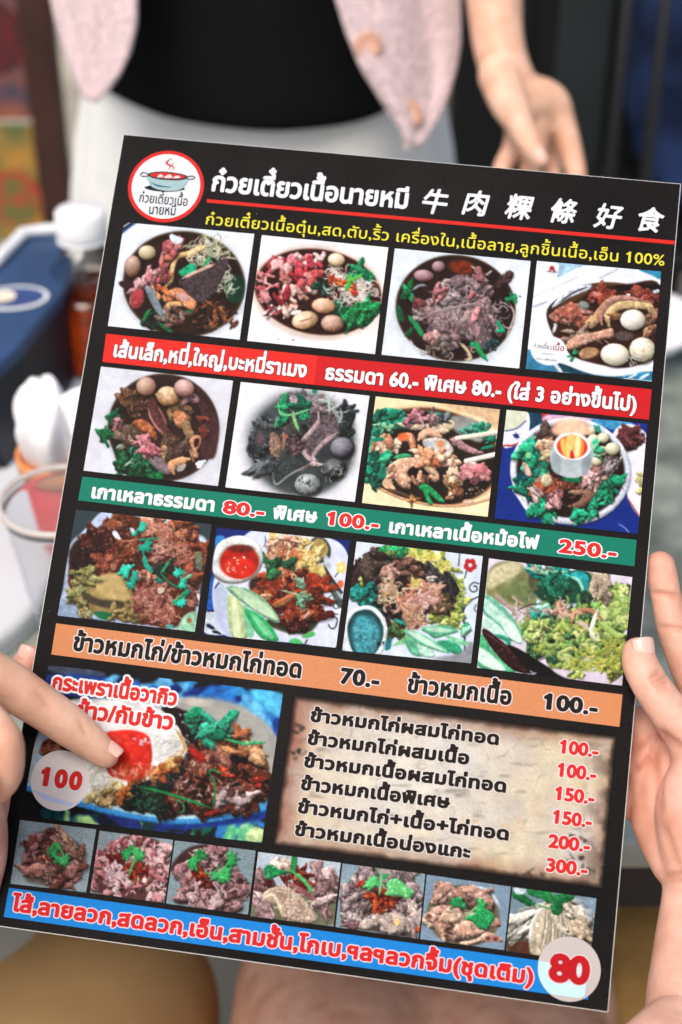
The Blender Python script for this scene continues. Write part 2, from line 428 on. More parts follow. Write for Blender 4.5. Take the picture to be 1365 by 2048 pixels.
    def rp(s, reg):
        if len(reg) == 4:
            while 1:
                x, y = s.r.uniform(-1, 1), s.r.uniform(-1, 1)
                if x * x + y * y < 1: return reg[0] + x * reg[2], reg[1] + y * reg[3]
        P_ = np.array(reg, float).reshape(-1, 2); lo, hi = P_.min(0), P_.max(0)
        while 1:
            x, y = s.r.uniform(lo[0], hi[0]), s.r.uniform(lo[1], hi[1]); c = False; n = len(P_)
            for i in range(n):
                a, b = P_[i], P_[i - 1]
                if (a[1] > y) != (b[1] > y) and x < (b[0] - a[0]) * (y - a[1]) / (b[1] - a[1]) + a[0]: c = not c
            if c: return x, y
    def M(s, reg, n, size, pal, asp=2.1, lo=.9, tex=.30, sh=.34, ang=None, rag=.3, soft=3.4):
        """pile of n irregular pieces"""
        for _ in range(n):
            x, y = s.rp(reg); r = size * s.r.uniform(.6, 1.3); an = s.r.uniform(0, 6.28) if ang is None else rad(ang) + s.r.uniform(-.4, .4); ap = s.r.uniform(1, asp)
            k = 9; pts = []
            for i in range(k):
                t = i * 6.283 / k; rr = r * s.r.uniform(.8, 1.18); px, py = rr * math.cos(t) * ap, rr * math.sin(t) / ap
                pts += [x + px * math.cos(an) - py * math.sin(an), y + px * math.sin(an) + py * math.cos(an)]
            if sh: s.G([v + (r * .12 if i % 2 == 0 else r * .22) for i, v in enumerate(pts)], '120808', r * .18, 0, al=sh)
            s.G(pts, s.r.choice(pal), soft, tex, 1.7 / size, r * .5, lo, 1, r * rag)
        return s
    def S(s, reg, n, ln, w, pal, curl=1.2, lo=.6, al=.82):
        """n curved strands"""
        for _ in range(n):
            x, y = s.rp(reg); a = s.r.uniform(0, 6.28); c = s.r.uniform(-curl, curl); pts = [x, y]
            for i in range(4):
                x += math.cos(a) * ln / 4; y += math.sin(a) * ln / 4; a += c + s.r.uniform(-.4, .4); pts += [x, y]
            s.L(pts, w * s.r.uniform(.6, 1.3), s.r.choice(pal), lo=lo, al=al)
        return s
    def H(s, cx, cy, R, col, a=0, n=5, st=None):
        n += 2
        """a lobed herb leaf"""
        if st: s.L([cx, cy, cx - math.cos(rad(a)) * st * .5 + 4, cy - math.sin(rad(a)) * st * .5, cx - math.cos(rad(a)) * st, cy - math.sin(rad(a)) * st], R * .09, col)
        pts = []
        for i in range(n * 2 + 1):
            t = rad(a) + (i / (n * 2) - .5) * 4.2; r = R * (1 if i % 2 == 0 else .76) * s.r.uniform(.8, 1.15); pts += [cx + r * math.cos(t), cy + r * math.sin(t)]
        pts += [cx - .25 * R * math.cos(rad(a)), cy - .25 * R * math.sin(rad(a))]
        s.G([v + R * .1 for v in pts], '101010', R * .12, 0, al=.35)
        s.G(pts, col, 1.5, .22, 2 / R, R * .3, .7, 1, R * .12)
        c = hx(col); dk = ''.join('%02x' % int(255 * v) for v in np.clip(c * 1.25 + .03, 0, 1))
        for i in range(0, n * 2 + 1, 2):
            t = rad(a) + (i / (n * 2) - .5) * 4.0; s.L([cx, cy, cx + R * .8 * math.cos(t), cy + R * .8 * math.sin(t)], R * .035, dk, al=.6)
        return s
    def shade(s, f):
        s.C = np.clip(s.C * f(s.X, s.Y)[..., None], 0, 1); return s
    def done(s, name, z, parent=None, grain=.035, mt=None):
        g = np.random.RandomState(int(s.k * 10) % 99991)
        B = s.C.copy()
        B[1:-1] = (s.C[:-2] + 2 * s.C[1:-1] + s.C[2:]) / 4; B2 = B.copy(); B2[:, 1:-1] = (B[:, :-2] + 2 * B[:, 1:-1] + B[:, 2:]) / 4
        s.C = s.C * .32 + B2 * .68
        n1 = fbm(s.AX, s.AY, .05, 3, s.k)[..., None]; gr = s.C.mean(2, keepdims=True); s.C = np.clip(((gr + (s.C - gr) * .87) - .5) * 1.08 + .485, 0, 1) * (.93 + .14 * n1)
        C = s.C * (1 + (g.rand(s.ny, s.nx, 1) - .5) * 2 * grain) + (g.rand(s.ny, s.nx, 3) - .5) * grain * .25
        mv = np.clip(np.minimum(C[..., 0], C[..., 2]) - C[..., 1], 0, 1); C[..., 2] -= .5 * mv; C[..., 1] += .12 * mv
        tl = np.clip(np.minimum(C[..., 1], C[..., 2]) - C[..., 0], 0, 1); C[..., 2] -= .06 * tl * (C[..., 1] > C[..., 2])
        C = lin(np.clip(C, 0, 1)) * .70
        u, v = px_to_card(s.AX, s.AY); n = s.nx * s.ny
        co = np.stack([u.ravel(), -v.ravel(), np.full(n, z)], 1)
        i = np.arange(s.nx - 1); j = np.arange(s.ny - 1); J, I = np.meshgrid(j, i, indexing='ij'); k = (J * s.nx + I).ravel()
        me = bpy.data.meshes.new(name); me.from_pydata(co.tolist(), [], np.stack([k, k + s.nx, k + s.nx + 1, k + 1], 1).tolist())
        at = me.color_attributes.new('Col', 'FLOAT_COLOR', 'POINT'); at.data.foreach_set('color', np.concatenate([C.reshape(-1, 3), np.ones((n, 1))], 1).astype(np.float32).ravel())
        me.update(); return card_child(name, me, mt or m_print, parent)


# ================================================================== THE SETTING
TT = .73                                                     # table height
m_floor = mat('concrete floor', 'a39d90', .7, .3, noise=(2.2, .22), bump=(60, .2, .002))
bm = bmesh.new(); bm.faces.new([bm.verts.new(p) for p in ((-14, -8, 0), (14, -8, 0), (14, 16, 0), (-14, 16, 0))])
tag(from_bm('floor', bm, m_floor), kind='structure')
m_wall = mat('dim plaster wall', '3a3b3b', .8, .2, noise=(1.5, .15))
tag(box('wall', (0, 5.2, 1.5), (16, .15, 3.0), m_wall, None, .01), 'dim grey plaster wall far behind the standing person', 'wall')

# table with a mottled grey-green stone top and a black metal apron
tb = empty('dining_table', (0, 1.0, 0), 'stone topped dining table with a black metal apron, under the menu card', 'table')
m_stone = mat('mottled stone', '7b8279', .35, .4, noise=(16, .50), bump=(120, .1, .0006)); m_iron = mat('black iron', '17181a', .45, .5)
ty0 = TZ(1290, 1690, TT).y; ty1 = 1.36
box('table_top', (0, (ty0 + ty1) / 2, TT - .0125), (1.9, ty1 - ty0, .025), m_stone, tb, .006)
box('apron', (0, ty0 + .035, TT - .055), (1.8, .03, .06), m_iron, tb, .003); box('apron', (0, ty1 - .035, TT - .055), (1.8, .03, .06), m_iron, tb, .003)
for sx in (-1, 1):
    box('apron', (sx * .885, (ty0 + ty1) / 2, TT - .055), (.03, ty1 - ty0 - .11, .06), m_iron, tb, .003)
    for yy in (ty0 + .035, ty1 - .035): box('leg', (sx * .82, yy, (TT - .09) / 2), (.04, .04, TT - .09), m_iron, tb, .003)

# wooden stool seen under the table on the right
st = empty('wooden_stool', (.235, .98, 0), 'tan wooden stool on the floor, right of the bare legs under the table', 'stool')
m_wood = mat('tan wood', 'b08a52', .5, .4, noise=(18, .25))
c = TZ(1275, 1885, .44)
box('seat', (c.x + .06, c.y + .03, .425), (.30, .30, .03), m_wood, st, .008)
for sx in (-1, 1):
    for sy in (-1, 1): box('leg', (c.x + .06 + sx * .12, c.y + .03 + sy * .12, .205), (.032, .032, .41), m_wood, st, .003)

# pale serving tray on the table, left
m_tray = mat('pale melamine', 'c9cdd1', .35, .45, noise=(6, .05))
def flat_slab(name, pts, z0, z1, mt, parent=None, bev=.006):
    bm = bmesh.new(); f = bm.faces.new([bm.verts.new((p[0], p[1], z0)) for p in pts]); f.normal_update()
    if f.normal.z > 0: f.normal_flip()
    r = bmesh.ops.extrude_face_region(bm, geom=[f]); vs = [v for v in r['geom'] if isinstance(v, bmesh.types.BMVert)]
    bmesh.ops.translate(bm, vec=(0, 0, z1 - z0), verts=vs); bmesh.ops.recalc_face_normals(bm, faces=bm.faces)
    es = [e for e in bm.edges if len(e.link_faces) == 2 and e.calc_face_angle(0) > .6 and abs(e.verts[0].co.z - e.verts[1].co.z) < 1e-5 and e.verts[0].co.z > (z0 + z1) / 2]
    if bev: bmesh.ops.bevel(bm, geom=es, offset=bev, segments=3, affect='EDGES', profile=.5)
    return from_bm(name, bm, mt, parent)
pp_ = [TZ(x, y, TT + .02) for x, y in ((-420, 660), (-100, 688), (150, 716), (176, 735), (172, 780), (120, 1100), (98, 1165), (62, 1222), (0, 1275), (-60, 1310), (-300, 1400), (-420, 1380), (-470, 1250), (-480, 800))]
tray = empty('serving_tray', tuple(sum((Vector(p) for p in pp_), Vector()) / len(pp_))[:2] + (TT,), 'pale grey melamine tray lying on the table at the left', 'tray')
sp_ = spline([v for p in pp_ for v in p[:2]], 4)
flat_slab('tray_base', sp_, TT + .001, TT + .02, m_tray, tray, .008)

# dark sauce bottle with a white cap, behind the card's top left
bb = TZ(196, 756, TT); bt = empty('sauce_bottle', bb, 'clear bottle of dark amber sauce with a white screw cap', 'bottle')
m_pet = mat('clear plastic', 'ffffff', .04, .5, trans=1); m_pet.node_tree.nodes['Principled BSDF'].inputs['IOR'].default_value = 1.2
m_sauce = mat('dark amber sauce', '9a3808', .05, .5, trans=.8, noise=(30, .75)); m_cap = mat('white cap plastic', 'eceef0', .4, .4)
H_ = .172
lathe('sauce', [(.0, .004), (.028, .004), (.0355, .012), (.0355, .084), (.033, .098), (.0, .098)], m_sauce, bt, bb)
lathe('bottle_body', [(.033, 0), (.0385, .006), (.0385, .092), (.034, .114), (.0225, .132), (.0195, .138), (.0195, .151)], m_pet, bt, bb)
lathe('neck_ring', [(.019, .1445), (.0235, .145), (.0235, .148), (.019, .1485)], m_cap, bt, bb)
lathe('cap', [(.0, .1490), (.0228, .1492), (.0232, .152), (.0228, .1715), (.0208, .1738), (.0, .1742)], m_cap, bt, bb)

# blue lidded box with a white rim and an oval badge
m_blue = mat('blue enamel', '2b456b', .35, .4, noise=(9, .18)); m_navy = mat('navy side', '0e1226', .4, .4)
top = [TZ(x, y, .845) for x, y in ((46, 470), (140, 462), (166, 470), (150, 540), (120, 590), (40, 690), (-20, 745), (-190, 700), (-120, 600))]
bx = empty('condiment_box', (top[0].x - .05, top[4].y, TT), 'blue lidded box with a white rim and oval badge, left of the sauce bottle', 'box')
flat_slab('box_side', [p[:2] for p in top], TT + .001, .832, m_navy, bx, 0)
flat_slab('lid', [p[:2] for p in top], .8325, .845, m_blue, bx, .004)
m_wht = mat('white rim', 'dfe3e6', .4, .4)
def tube(name, pts, r, mt, parent=None, n=10, closed=False):
    bm = bmesh.new(); P_ = [Vector(p) for p in pts]; rings = []
    for i, p in enumerate(P_):
        a = P_[i - 1] if i else p; b = P_[i + 1] if i + 1 < len(P_) else p
        t = (b - a).normalized(); u = t.orthogonal().normalized(); 
        if rings: 
            u = (up - t * up.dot(t)).normalized()
        up = u; w_ = t.cross(u)
        rr = r if np.ndim(r) == 0 else r[i]
        rings.append([bm.verts.new(p + (u * math.cos(6.28319 * k / n) + w_ * math.sin(6.28319 * k / n)) * rr) for k in range(n)])
    for A, B in zip(rings, rings[1:]):
        for k in range(n): bm.faces.new((A[k], A[(k + 1) % n], B[(k + 1) % n], B[k]))
    bm.faces.new(rings[0][::-1]); bm.faces.new(rings[-1]); bmesh.ops.recalc_face_normals(bm, faces=bm.faces)
    return from_bm(name, bm, mt, parent, True)
rim = [TZ(x, y, .85) for x, y in ((-30, 545), (10, 505), (46, 466), (90, 460), (140, 456), (168, 462))]
tube('rim', rim, .006, m_wht, bx)
bc = TZ(28, 597, .8455)
def oval(name, c, rx, ry, z, mt, parent, rz=0):
    bm = bmesh.new(); vs = []
    for i in range(40):
        t = 6.28319 * i / 40; x, y = rx * math.cos(t), ry * math.sin(t); vs.append(bm.verts.new((c.x + x * math.cos(rz) - y * math.sin(rz), c.y + x * math.sin(rz) + y * math.cos(rz), z)))
    bm.faces.new(vs); return from_bm(name, bm, mt, parent)
bdg = oval('badge', bc, .031, .024, .8462, m_wht, bx, .15); oval('badge_centre', bc, .027, .019, .8469, mat('badge blue', '31477c', .4), bdg, .15)
oval('badge_mark', bc + Vector((-.010, 0, 0)), .012, .012, .8476, mat('badge cream', 'd8cdb8', .5, noise=(90, .25)), bdg); oval('badge_mark', bc + Vector((-.022, .003, 0)), .006, .010, .8483, mat('badge red', 'c8432c', .5), bdg)

# red tumbler holding a white tissue, clear plastic cup before it
m_red = mat('red plastic', 'c8343a', .35, .4, noise=(8, .12)); m_tis = mat('tissue paper', 'f1eff0', .85, .1, bump=(70, .25, .002))
rc = TZ(150, 1085, TT + .02); tr = empty('red_tumbler', rc, 'red plastic tumbler with an orange rim behind the clear cup', 'cup')
lathe('tumbler_wall', [(.0, 0), (.024, 0), (.026, .004), (.034, .082), (.0325, .082), (.024, .006), (.0, .006)], m_red, tr, rc); 
lathe('rim_band', [(.0342, .074), (.0356, .0745), (.0362, .087), (.0345, .0885), (.0328, .087), (.0328, .083)], mat('orange rim', 'd98a4a', .4), tr, rc)
def folded_tissue(name, c, mt):
    """a soft folded paper napkin fanning out of the tumbler"""
    bm = bmesh.new(); R_ = []; n = 72
    prof = [(.020, -.02), (.026, -.004), (.031, .010), (.035, .022), (.036, .034), (.033, .043), (.026, .049), (.016, .052), (.006, .050)]
    for k, (r, z) in enumerate(prof):
        row = []
        for i in range(n):
            t = 6.28319 * i / n; a = min(1, k / 4) * .20; f = 1 + a * math.sin(3 * t + .5 + k * .12) + a * .6 * math.sin(7 * t + 1.3 - k * .2) + a * .35 * math.sin(16 * t + .4 * k); dz = .010 * min(1, k / 4) * math.sin(3 * t + 1) + .004 * math.sin(8 * t)
            row.append(bm.verts.new((c.x + r * f * math.cos(t), c.y + r * f * math.sin(t), c.z + z + dz * (1 if k < 7 else .5))))
        R_.append(row)
    for A, B in zip(R_, R_[1:]):
        for i in range(n): bm.faces.new((A[i], A[(i + 1) % n], B[(i + 1) % n], B[i]))
    bm.faces.new(R_[-1]); bmesh.ops.recalc_face_normals(bm, faces=bm.faces)
    o = from_bm(name, bm, mt, None, True); s = o.modifiers.new('s', 'SUBSURF'); s.levels = s.render_levels = 1; return o
tag(folded_tissue('tissue', Vector((rc.x, rc.y + .004, TT + .02 + .080)), m_tis), 'folded white paper tissue fanning out of the red tumbler', 'tissue')
cc = P(122, 1000, 1.035); cz = TT + .02; hgt = cc.z - cz
pc = empty('plastic_cup', (cc.x, cc.y, cz), 'empty clear plastic cup with a rolled rim, left of the card', 'cup')
m_clear = mat('thin clear plastic', 'f4f6f8', .12, .5, trans=.90); m_clear.node_tree.nodes['Principled BSDF'].inputs['IOR'].default_value = 1.12
m_rim = mat('milky rim', 'e6e0da', .2, .5, trans=.45)
pr = [(.0, .001), (.026, .001), (.0275, .006)]
for i in range(15):
    t = i / 14; r0 = .0275 + (.0405 - .0275) * t; pr.append((r0 + (.0005 if i % 2 else 0), .006 + (hgt - .010) * t))
pr2 = [(r - .0007, z + .0006) for r, z in pr[::-1]]
lathe('cup_wall', pr + pr2, m_clear, pc, (cc.x, cc.y, cz), 64)
bm = bmesh.new()
ring = [Vector((cc.x + .0418 * math.cos(6.28319 * k / 64), cc.y + .0418 * math.sin(6.28319 * k / 64), cc.z)) for k in range(65)]
bm.free(); tube('rim', ring, .0024, m_rim, pc, 8)
ch = mat('bamboo', 'b79a68', .5, .3)
tag(tube('chopstick', [TZ(-90, 1060, TT + .0245), TZ(36, 848, TT + .0245)], .0035, ch), 'bamboo chopstick resting across the tray at the left edge', 'chopstick')

# white bowl with a blue line, right edge behind the card
wb = TZ(1262, 645, TT + .04); wbo = empty('soup_bowl', (wb.x, wb.y, TT), 'white bowl with a blue line and a pinkish inside, peeking out right of the card', 'bowl')
m_por = mat('white porcelain', 'e4e4e8', .2, .5); m_pink = mat('pinkish glaze', 'cdb9bd', .3, .5, noise=(20, .1))
lathe('bowl_wall', [(.0, .0), (.03, .0), (.032, .008), (.058, .03), (.069, .046), (.065, .046)], m_por, wbo, (wb.x, wb.y, TT + .001)); lathe('bowl_inside', [(.0648, .0455), (.055, .03), (.03, .012), (.0, .011)], m_pink, wbo, (wb.x, wb.y, TT + .001))
lathe('blue_line', [(.0630, .0428), (.0612, .0402)], mat('blue glaze', '3c5c98', .3), wbo, (wb.x, wb.y, TT + .001))

# far left: brown framed rack with picture posters
m_brown = mat('brown frame', '3d241e', .5, .4, noise=(12, .2))
rk = empty('poster_rack', P(20, 400, 2.5).xy.to_3d(), 'brown framed rack of colourful food posters at the far left', 'rack')
a0, a1 = P(62, -120, 2.5), P(116, 430, 2.5); yy = a1.y + .05
xr = a1.x; 
def post(x, name='post'): return box(name, (x, yy, .95), (.05, .05, 1.9), m_brown, rk, .004, ry=-.0)
post(xr - .006); post(xr - .66)
box('top_rail', (xr - .333, yy, 1.915), (.70, .05, .05), m_brown, rk, .004); box('shelf', (xr - .333, yy, .30), (.602, .05, .04), m_brown, rk, .004)
pcol = ['20242a', '8c2a2c', 'c9d2d8', '7a8a94', '5c6a40', 'b3402f', 'd8d4d0', '2f4a6a', '6f8f4e', '9fae8c', '5a4a86', 'd9a24a', '3c5a3c', 'b0b8c0', '9c5a40']
rs = random.Random(8)
for k in range(7):
    z1_ = 1.86 - k * .215; f = box('poster', (xr - .333, yy - .012, z1_ - .105), (.600, .012, .205), mat('poster ground', pcol[(k * 4 + 2) % 15], .4, noise=(14, .35), col2=pcol[(k * 5 + 4) % 15]), rk, .001)
    for j in range(5):
        bm = bmesh.new(); bmesh.ops.create_circle(bm, cap_ends=True, radius=rs.uniform(.03, .06), segments=28, matrix=Matrix.Translation((xr - .08 - j * .115, yy - .0188 - .0006 * j, z1_ - .06 - rs.uniform(0, .09))) @ Matrix.Rotation(rad(90), 4, 'X'))
        from_bm('food_picture', bm, mat('poster spot', rs.choice(pcol), .4, noise=(30, .4), col2=rs.choice(pcol)), f)

# far right: dark metal cupboard, black chair with a blue bag
m_dk = mat('dark painted steel', '121416', .45, .4, noise=(4, .2)); m_pn = mat('grey steel panel', '2b3234', .4, .4, noise=(5, .12))
cb = P(1085, 150, 2.45); co_ = empty('metal_cupboard', (cb.x, cb.y + .2, 0), 'tall dark metal cupboard behind the hanging hand', 'cupboard')
xl, xr_ = P(905, 150, 2.45).x, P(1430, 150, 2.45).x
box('carcass', ((xl + xr_) / 2, cb.y + .26, .95), (xr_ - xl, .48, 1.9), m_dk, co_, .005)
xa, xb_ = P(1112, 150, 2.45).x, P(1218, 150, 2.45).x; box('door_panel', ((xa + xb_) / 2, cb.y + .013, .95), (xb_ - xa, .012, 1.7), m_pn, co_, .004); box('door_panel', ((xl + P(1085, 150, 2.45).x) / 2 + .01, cb.y + .013, .95), (P(1085, 150, 2.45).x - xl - .06, .012, 1.7), m_dk, co_, .004)
chx = P(1300, 150, 2.1); chair = empty('chair', (chx.x, chx.y, 0), 'black metal framed chair at the far right', 'chair')
for px in (1243, 1318): q = P(px, 150, 2.1); tube('back_post', [(q.x, q.y, .002), (q.x, q.y, .45), (q.x, q.y + .03, 1.28)], .0085, m_iron, chair)
q0, q1 = P(1243, 150, 2.1), P(1460, 150, 2.1); qq = P(1460, 150, 2.1)
tube('back_post', [(qq.x, qq.y, .002), (qq.x, qq.y, .45), (qq.x, qq.y + .03, 1.28)], .0085, m_iron, chair)
tube('back_rail', [(q0.x, q0.y + .03, 1.28), (q1.x, q1.y + .03, 1.28)], .0085, m_iron, chair)
box('seat', ((q0.x + q1.x) / 2, q0.y + .21, .45), (q1.x - q0.x + .02, .40, .03), m_dk, chair, .008)
for sx in (q0.x, q1.x): tube('leg', [(sx, q0.y + .38, .434), (sx, q0.y + .40, .002)], .0085, m_iron, chair)
m_bag = mat('blue cloth', '10182f', .8, .2, noise=(9, .45), bump=(24, .6, .01), col2='273a63')
bc_ = P(1320, 110, 2.26)
def soft_bag():
    bm = bmesh.new(); bmesh.ops.create_cube(bm, size=1); bmesh.ops.subdivide_edges(bm, edges=bm.edges[:], cuts=14, use_grid_fill=True)
    for v in bm.verts:
        x, y, z = v.co * 2; k = 1 - .22 * abs(x) ** 4 * abs(z) ** 2 - .1 * (x * x + z * z) / 2
        n = .09 * math.sin(7 * x + 3 * z) * math.sin(5 * z + 1) + .05 * math.sin(17 * x + 9 * z)
        v.co = Vector((x * .125 * k, y * .085 * k * (1.1 - .25 * z) + n * .09 * (1 if y > 0 else -1), z * .26 * k))
    bmesh.ops.translate(bm, vec=(bc_.x + .085, bc_.y + .06, .47 + .27), verts=bm.verts)
    return from_bm('cloth_bag', bm, m_bag, None, True)
bg_ = soft_bag(); bg_.location.z = 0
tag(bg_, 'dark blue cloth bag sitting on the black chair', 'bag')

# ================================================================== PEOPLE
def skin_mat(name, col, col2):
    m = mat(name, col, .48, .35, noise=(55, .08), bump=(900, .10, .0006), sss=.22, col2=col2)
    b = m.node_tree.nodes['Principled BSDF']; N = m.node_tree.nodes; L = m.node_tree.links
    tc = N.new('ShaderNodeTexCoord'); n2 = N.new('ShaderNodeTexNoise'); n2.inputs['Scale'].default_value = 22; n2.inputs['Detail'].default_value = 5
    L.new(tc.outputs['Object'], n2.inputs[0])
    at = N.new('ShaderNodeVertexColor'); at.layer_name = 'blush_crease_shade'
    mx = N.new('ShaderNodeMix'); mx.data_type = 'RGBA'; mx.blend_type = 'MULTIPLY'; mx.inputs[0].default_value = 1
    old = b.inputs['Base Color'].links[0].from_socket
    L.new(old, mx.inputs[6]); L.new(at.outputs[0], mx.inputs[7])
    rp = N.new('ShaderNodeValToRGB'); rp.color_ramp.elements[0].position = .3; rp.color_ramp.elements[1].position = .68; rp.color_ramp.elements[0].color = (1, .925, .91, 1); rp.color_ramp.elements[1].color = (1.0, 1.0, 1.0, 1)
    L.new(n2.outputs[0], rp.inputs[0]); m3 = N.new('ShaderNodeMix'); m3.data_type = 'RGBA'; m3.blend_type = 'MULTIPLY'; m3.inputs[0].default_value = 1
    L.new(mx.outputs[2], m3.inputs[6]); L.new(rp.outputs[0], m3.inputs[7]); L.new(m3.outputs[2], b.inputs['Base Color'])
    vo = N.new('ShaderNodeTexVoronoi'); vo.inputs['Scale'].default_value = 620; vo.feature = 'DISTANCE_TO_EDGE'; L.new(tc.outputs['Object'], vo.inputs['Vector'])
    n4 = N.new('ShaderNodeTexNoise'); n4.inputs['Scale'].default_value = 170; n4.inputs['Detail'].default_value = 5; L.new(tc.outputs['Object'], n4.inputs[0])
    b1 = N.new('ShaderNodeBump'); b1.inputs['Strength'].default_value = .35; b1.inputs['Distance'].default_value = .0005; L.new(vo.outputs['Distance'], b1.inputs['Height'])
    b2_ = N.new('ShaderNodeBump'); b2_.inputs['Strength'].default_value = .35; b2_.inputs['Distance'].default_value = .0011; L.new(n4.outputs[0], b2_.inputs['Height']); L.new(b1.outputs[0], b2_.inputs['Normal'])
    L.new(b2_.outputs[0], b.inputs['Normal']); return m
m_skin = skin_mat('fair skin', 'd2a089', 'e0b6a1'); m_skin2 = skin_mat('warm skin', 'dbae92', 'e6bfa6'); m_nail = mat('fingernail', 'eab8a8', .22, .5, coat=.3, sss=.1)
def add_tubes(bm, chains):
    for ch in chains:
        for i, (p, r) in enumerate(ch):
            bmesh.ops.create_icosphere(bm, subdivisions=3, radius=r, matrix=Matrix.Translation(p))
            if i:
                p0, r0 = ch[i - 1]; d = Vector(p) - Vector(p0); L_ = d.length
                if L_ > 1e-5:
                    n = 28; t = d / L_; u = t.orthogonal().normalized(); v = t.cross(u)
                    A = [bm.verts.new(Vector(p0) + (u * math.cos(6.28319 * k / n) + v * math.sin(6.28319 * k / n)) * r0) for k in range(n)]
                    B = [bm.verts.new(Vector(p) + (u * math.cos(6.28319 * k / n) + v * math.sin(6.28319 * k / n)) * r) for k in range(n)]
                    for k in range(n): bm.faces.new((A[k], A[(k + 1) % n], B[(k + 1) % n], B[k]))
                    bm.faces.new(A[::-1]); bm.faces.new(B)
def refine(ch, n=4):
    """smooth a chain of (point, radius) with a spline so that limbs bend softly"""
    q = np.array([list(p) + [r] for p, r in ch]); m = len(q); out = []
    g = lambda k: q[min(max(k, 0), m - 1)]
    for i in range(m - 1):
        a, b, c, d = g(i - 1), g(i), g(i + 1), g(i + 2)
        for k in range(n):
            t = k / n; out.append(.5 * (2 * b + (c - a) * t + (2 * a - 5 * b + 4 * c - d) * t * t + (3 * b - a - 3 * c + d) * t ** 3))
    out.append(q[-1]); return [(Vector(o[:3]), float(o[3])) for o in out]
def crease_field(co, no, cz):
    """strength of a skin fold drawn from a to b on the side of the hand that faces the camera"""
    a, b, dp, sg = cz; a, b = np.array(a), np.array(b); v = np.array(toward((Vector(a) + Vector(b)) / 2)); ab = b - a; ab = ab - v * (ab @ v); r = co - a; dv = r @ v; r = r - dv[:, None] * v
    t = np.clip((r @ ab) / (ab @ ab), 0, 1); d = np.linalg.norm(r - t[:, None] * ab, axis=1)
    return np.clip(np.minimum(t, 1 - t) * 5, .1, 1) * np.exp(-(d / sg) ** 2) * np.clip((no @ v - .05) * 4, 0, 1) * (np.abs(dv) < .03)
def organic(chains, voxel, smooth=8, creases=(), fac=.5):
    bm = bmesh.new(); add_tubes(bm, [refine(c) for c in chains]); me = bpy.data.meshes.new('tmp'); bm.to_mesh(me); bm.free()
    o = bpy.data.objects.new('tmp', me); COL.objects.link(o)
    r = o.modifiers.new('r', 'REMESH'); r.mode = 'VOXEL'; r.voxel_size = voxel; r.adaptivity = 0
    s = o.modifiers.new('s', 'SMOOTH'); s.factor = fac; s.iterations = smooth
    baked(o); me = o.data; bpy.data.objects.remove(o)
    if creases:
        n = len(me.vertices); co = np.zeros(n * 3); me.vertices.foreach_get('co', co); co = co.reshape(-1, 3); no = np.zeros(n * 3); me.vertices.foreach_get('normal', no); no = no.reshape(-1, 3)
        for cz in creases:
            f = crease_field(co, no, cz); co = co - no * (cz[2] * f)[:, None]
        me.vertices.foreach_set('co', co.ravel())
    return me
def join_body(name, meshes, mt, parent, tips=(), lines=()):
    bm = bmesh.new()
    for me in meshes: bm.from_mesh(me); bpy.data.meshes.remove(me)
    me = bpy.data.meshes.new(name); bm.to_mesh(me); bm.free()
    n = len(me.vertices); co = np.zeros(n * 3); me.vertices.foreach_get('co', co); co = co.reshape(-1, 3)
    C = np.ones((n, 4))
    for tp, rr, k in tips:
        d = np.linalg.norm(co - np.array(tp), axis=1); f = (k * np.exp(-(d / rr) ** 2))[:, None]; C[:, :3] *= 1 - f * np.array([.02, .22, .24])
    if lines:
        no = np.zeros(n * 3); me.vertices.foreach_get('normal', no); no = no.reshape(-1, 3)
        for cz in lines:
            f = (min(.6, cz[2] * 420) * crease_field(co, no, (cz[0], cz[1], cz[2], cz[3] * .9)))[:, None]; C[:, :3] *= 1 - f * np.array([.32, .5, .55])  # shade of the skin folds painted in as a dark reddish tint
    at = me.color_attributes.new('blush_crease_shade', 'FLOAT_COLOR', 'POINT'); at.data.foreach_set('color', C.astype(np.float32).ravel())
    return link_mesh(name, me, mt, parent, True)
def nail(c, ldir, nrm, hl, hw, parent, curve=1.05):
    """a curved fingernail plate"""
    c = Vector(c); l = Vector(ldir).normalized(); n = Vector(nrm); n = (n - l * n.dot(l)).normalized(); w_ = l.cross(n); bm = bmesh.new(); N_ = 12; g = []
    for i in range(N_ + 1):
        row = []
        for j in range(N_ + 1):
            u, v = i / N_ * 2 - 1, j / N_ * 2 - 1
            uu = u * (1 - .22 * v * v * (1 if u > 0 else .8)); ang = v * curve
            row.append(bm.verts.new(c + l * hl * uu + w_ * hw * math.sin(ang) / math.sin(curve) + n * (hw * (math.cos(ang) - 1) / math.sin(curve) - .08 * hl * u * u)))
        g.append(row)
    for i in range(N_):
        for j in range(N_): bm.faces.new((g[i][j], g[i + 1][j], g[i + 1][j + 1], g[i][j + 1]))
    bmesh.ops.recalc_face_normals(bm, faces=bm.faces)
    if sum((f.normal for f in bm.faces), Vector()).dot(n) < 0: bmesh.ops.reverse_faces(bm, faces=bm.faces)
    o = from_bm('fingernail', bm, m_nail, parent, True); s = o.modifiers.new('s', 'SOLIDIFY'); s.thickness = .0006; s.offset = -1
    return o
def K(px, py, off, r):                       # joint near the card: image pixel position, metres behind the card, radius in image pixels
    d = card_depth(px, py) + off; return (P(px, py, d), r * d / F_PX)
def Q(px, py, d, r): return (P(px, py, d), r * d / F_PX)
def toward(p): return (Vector((0, 0, CAM_Z)) - Vector(p)).normalized()
IMX = Vector((1, 0, 0)); IMY = Vector((0, -math.sin(PITCH), -math.cos(PITCH)))     # picture right and picture down

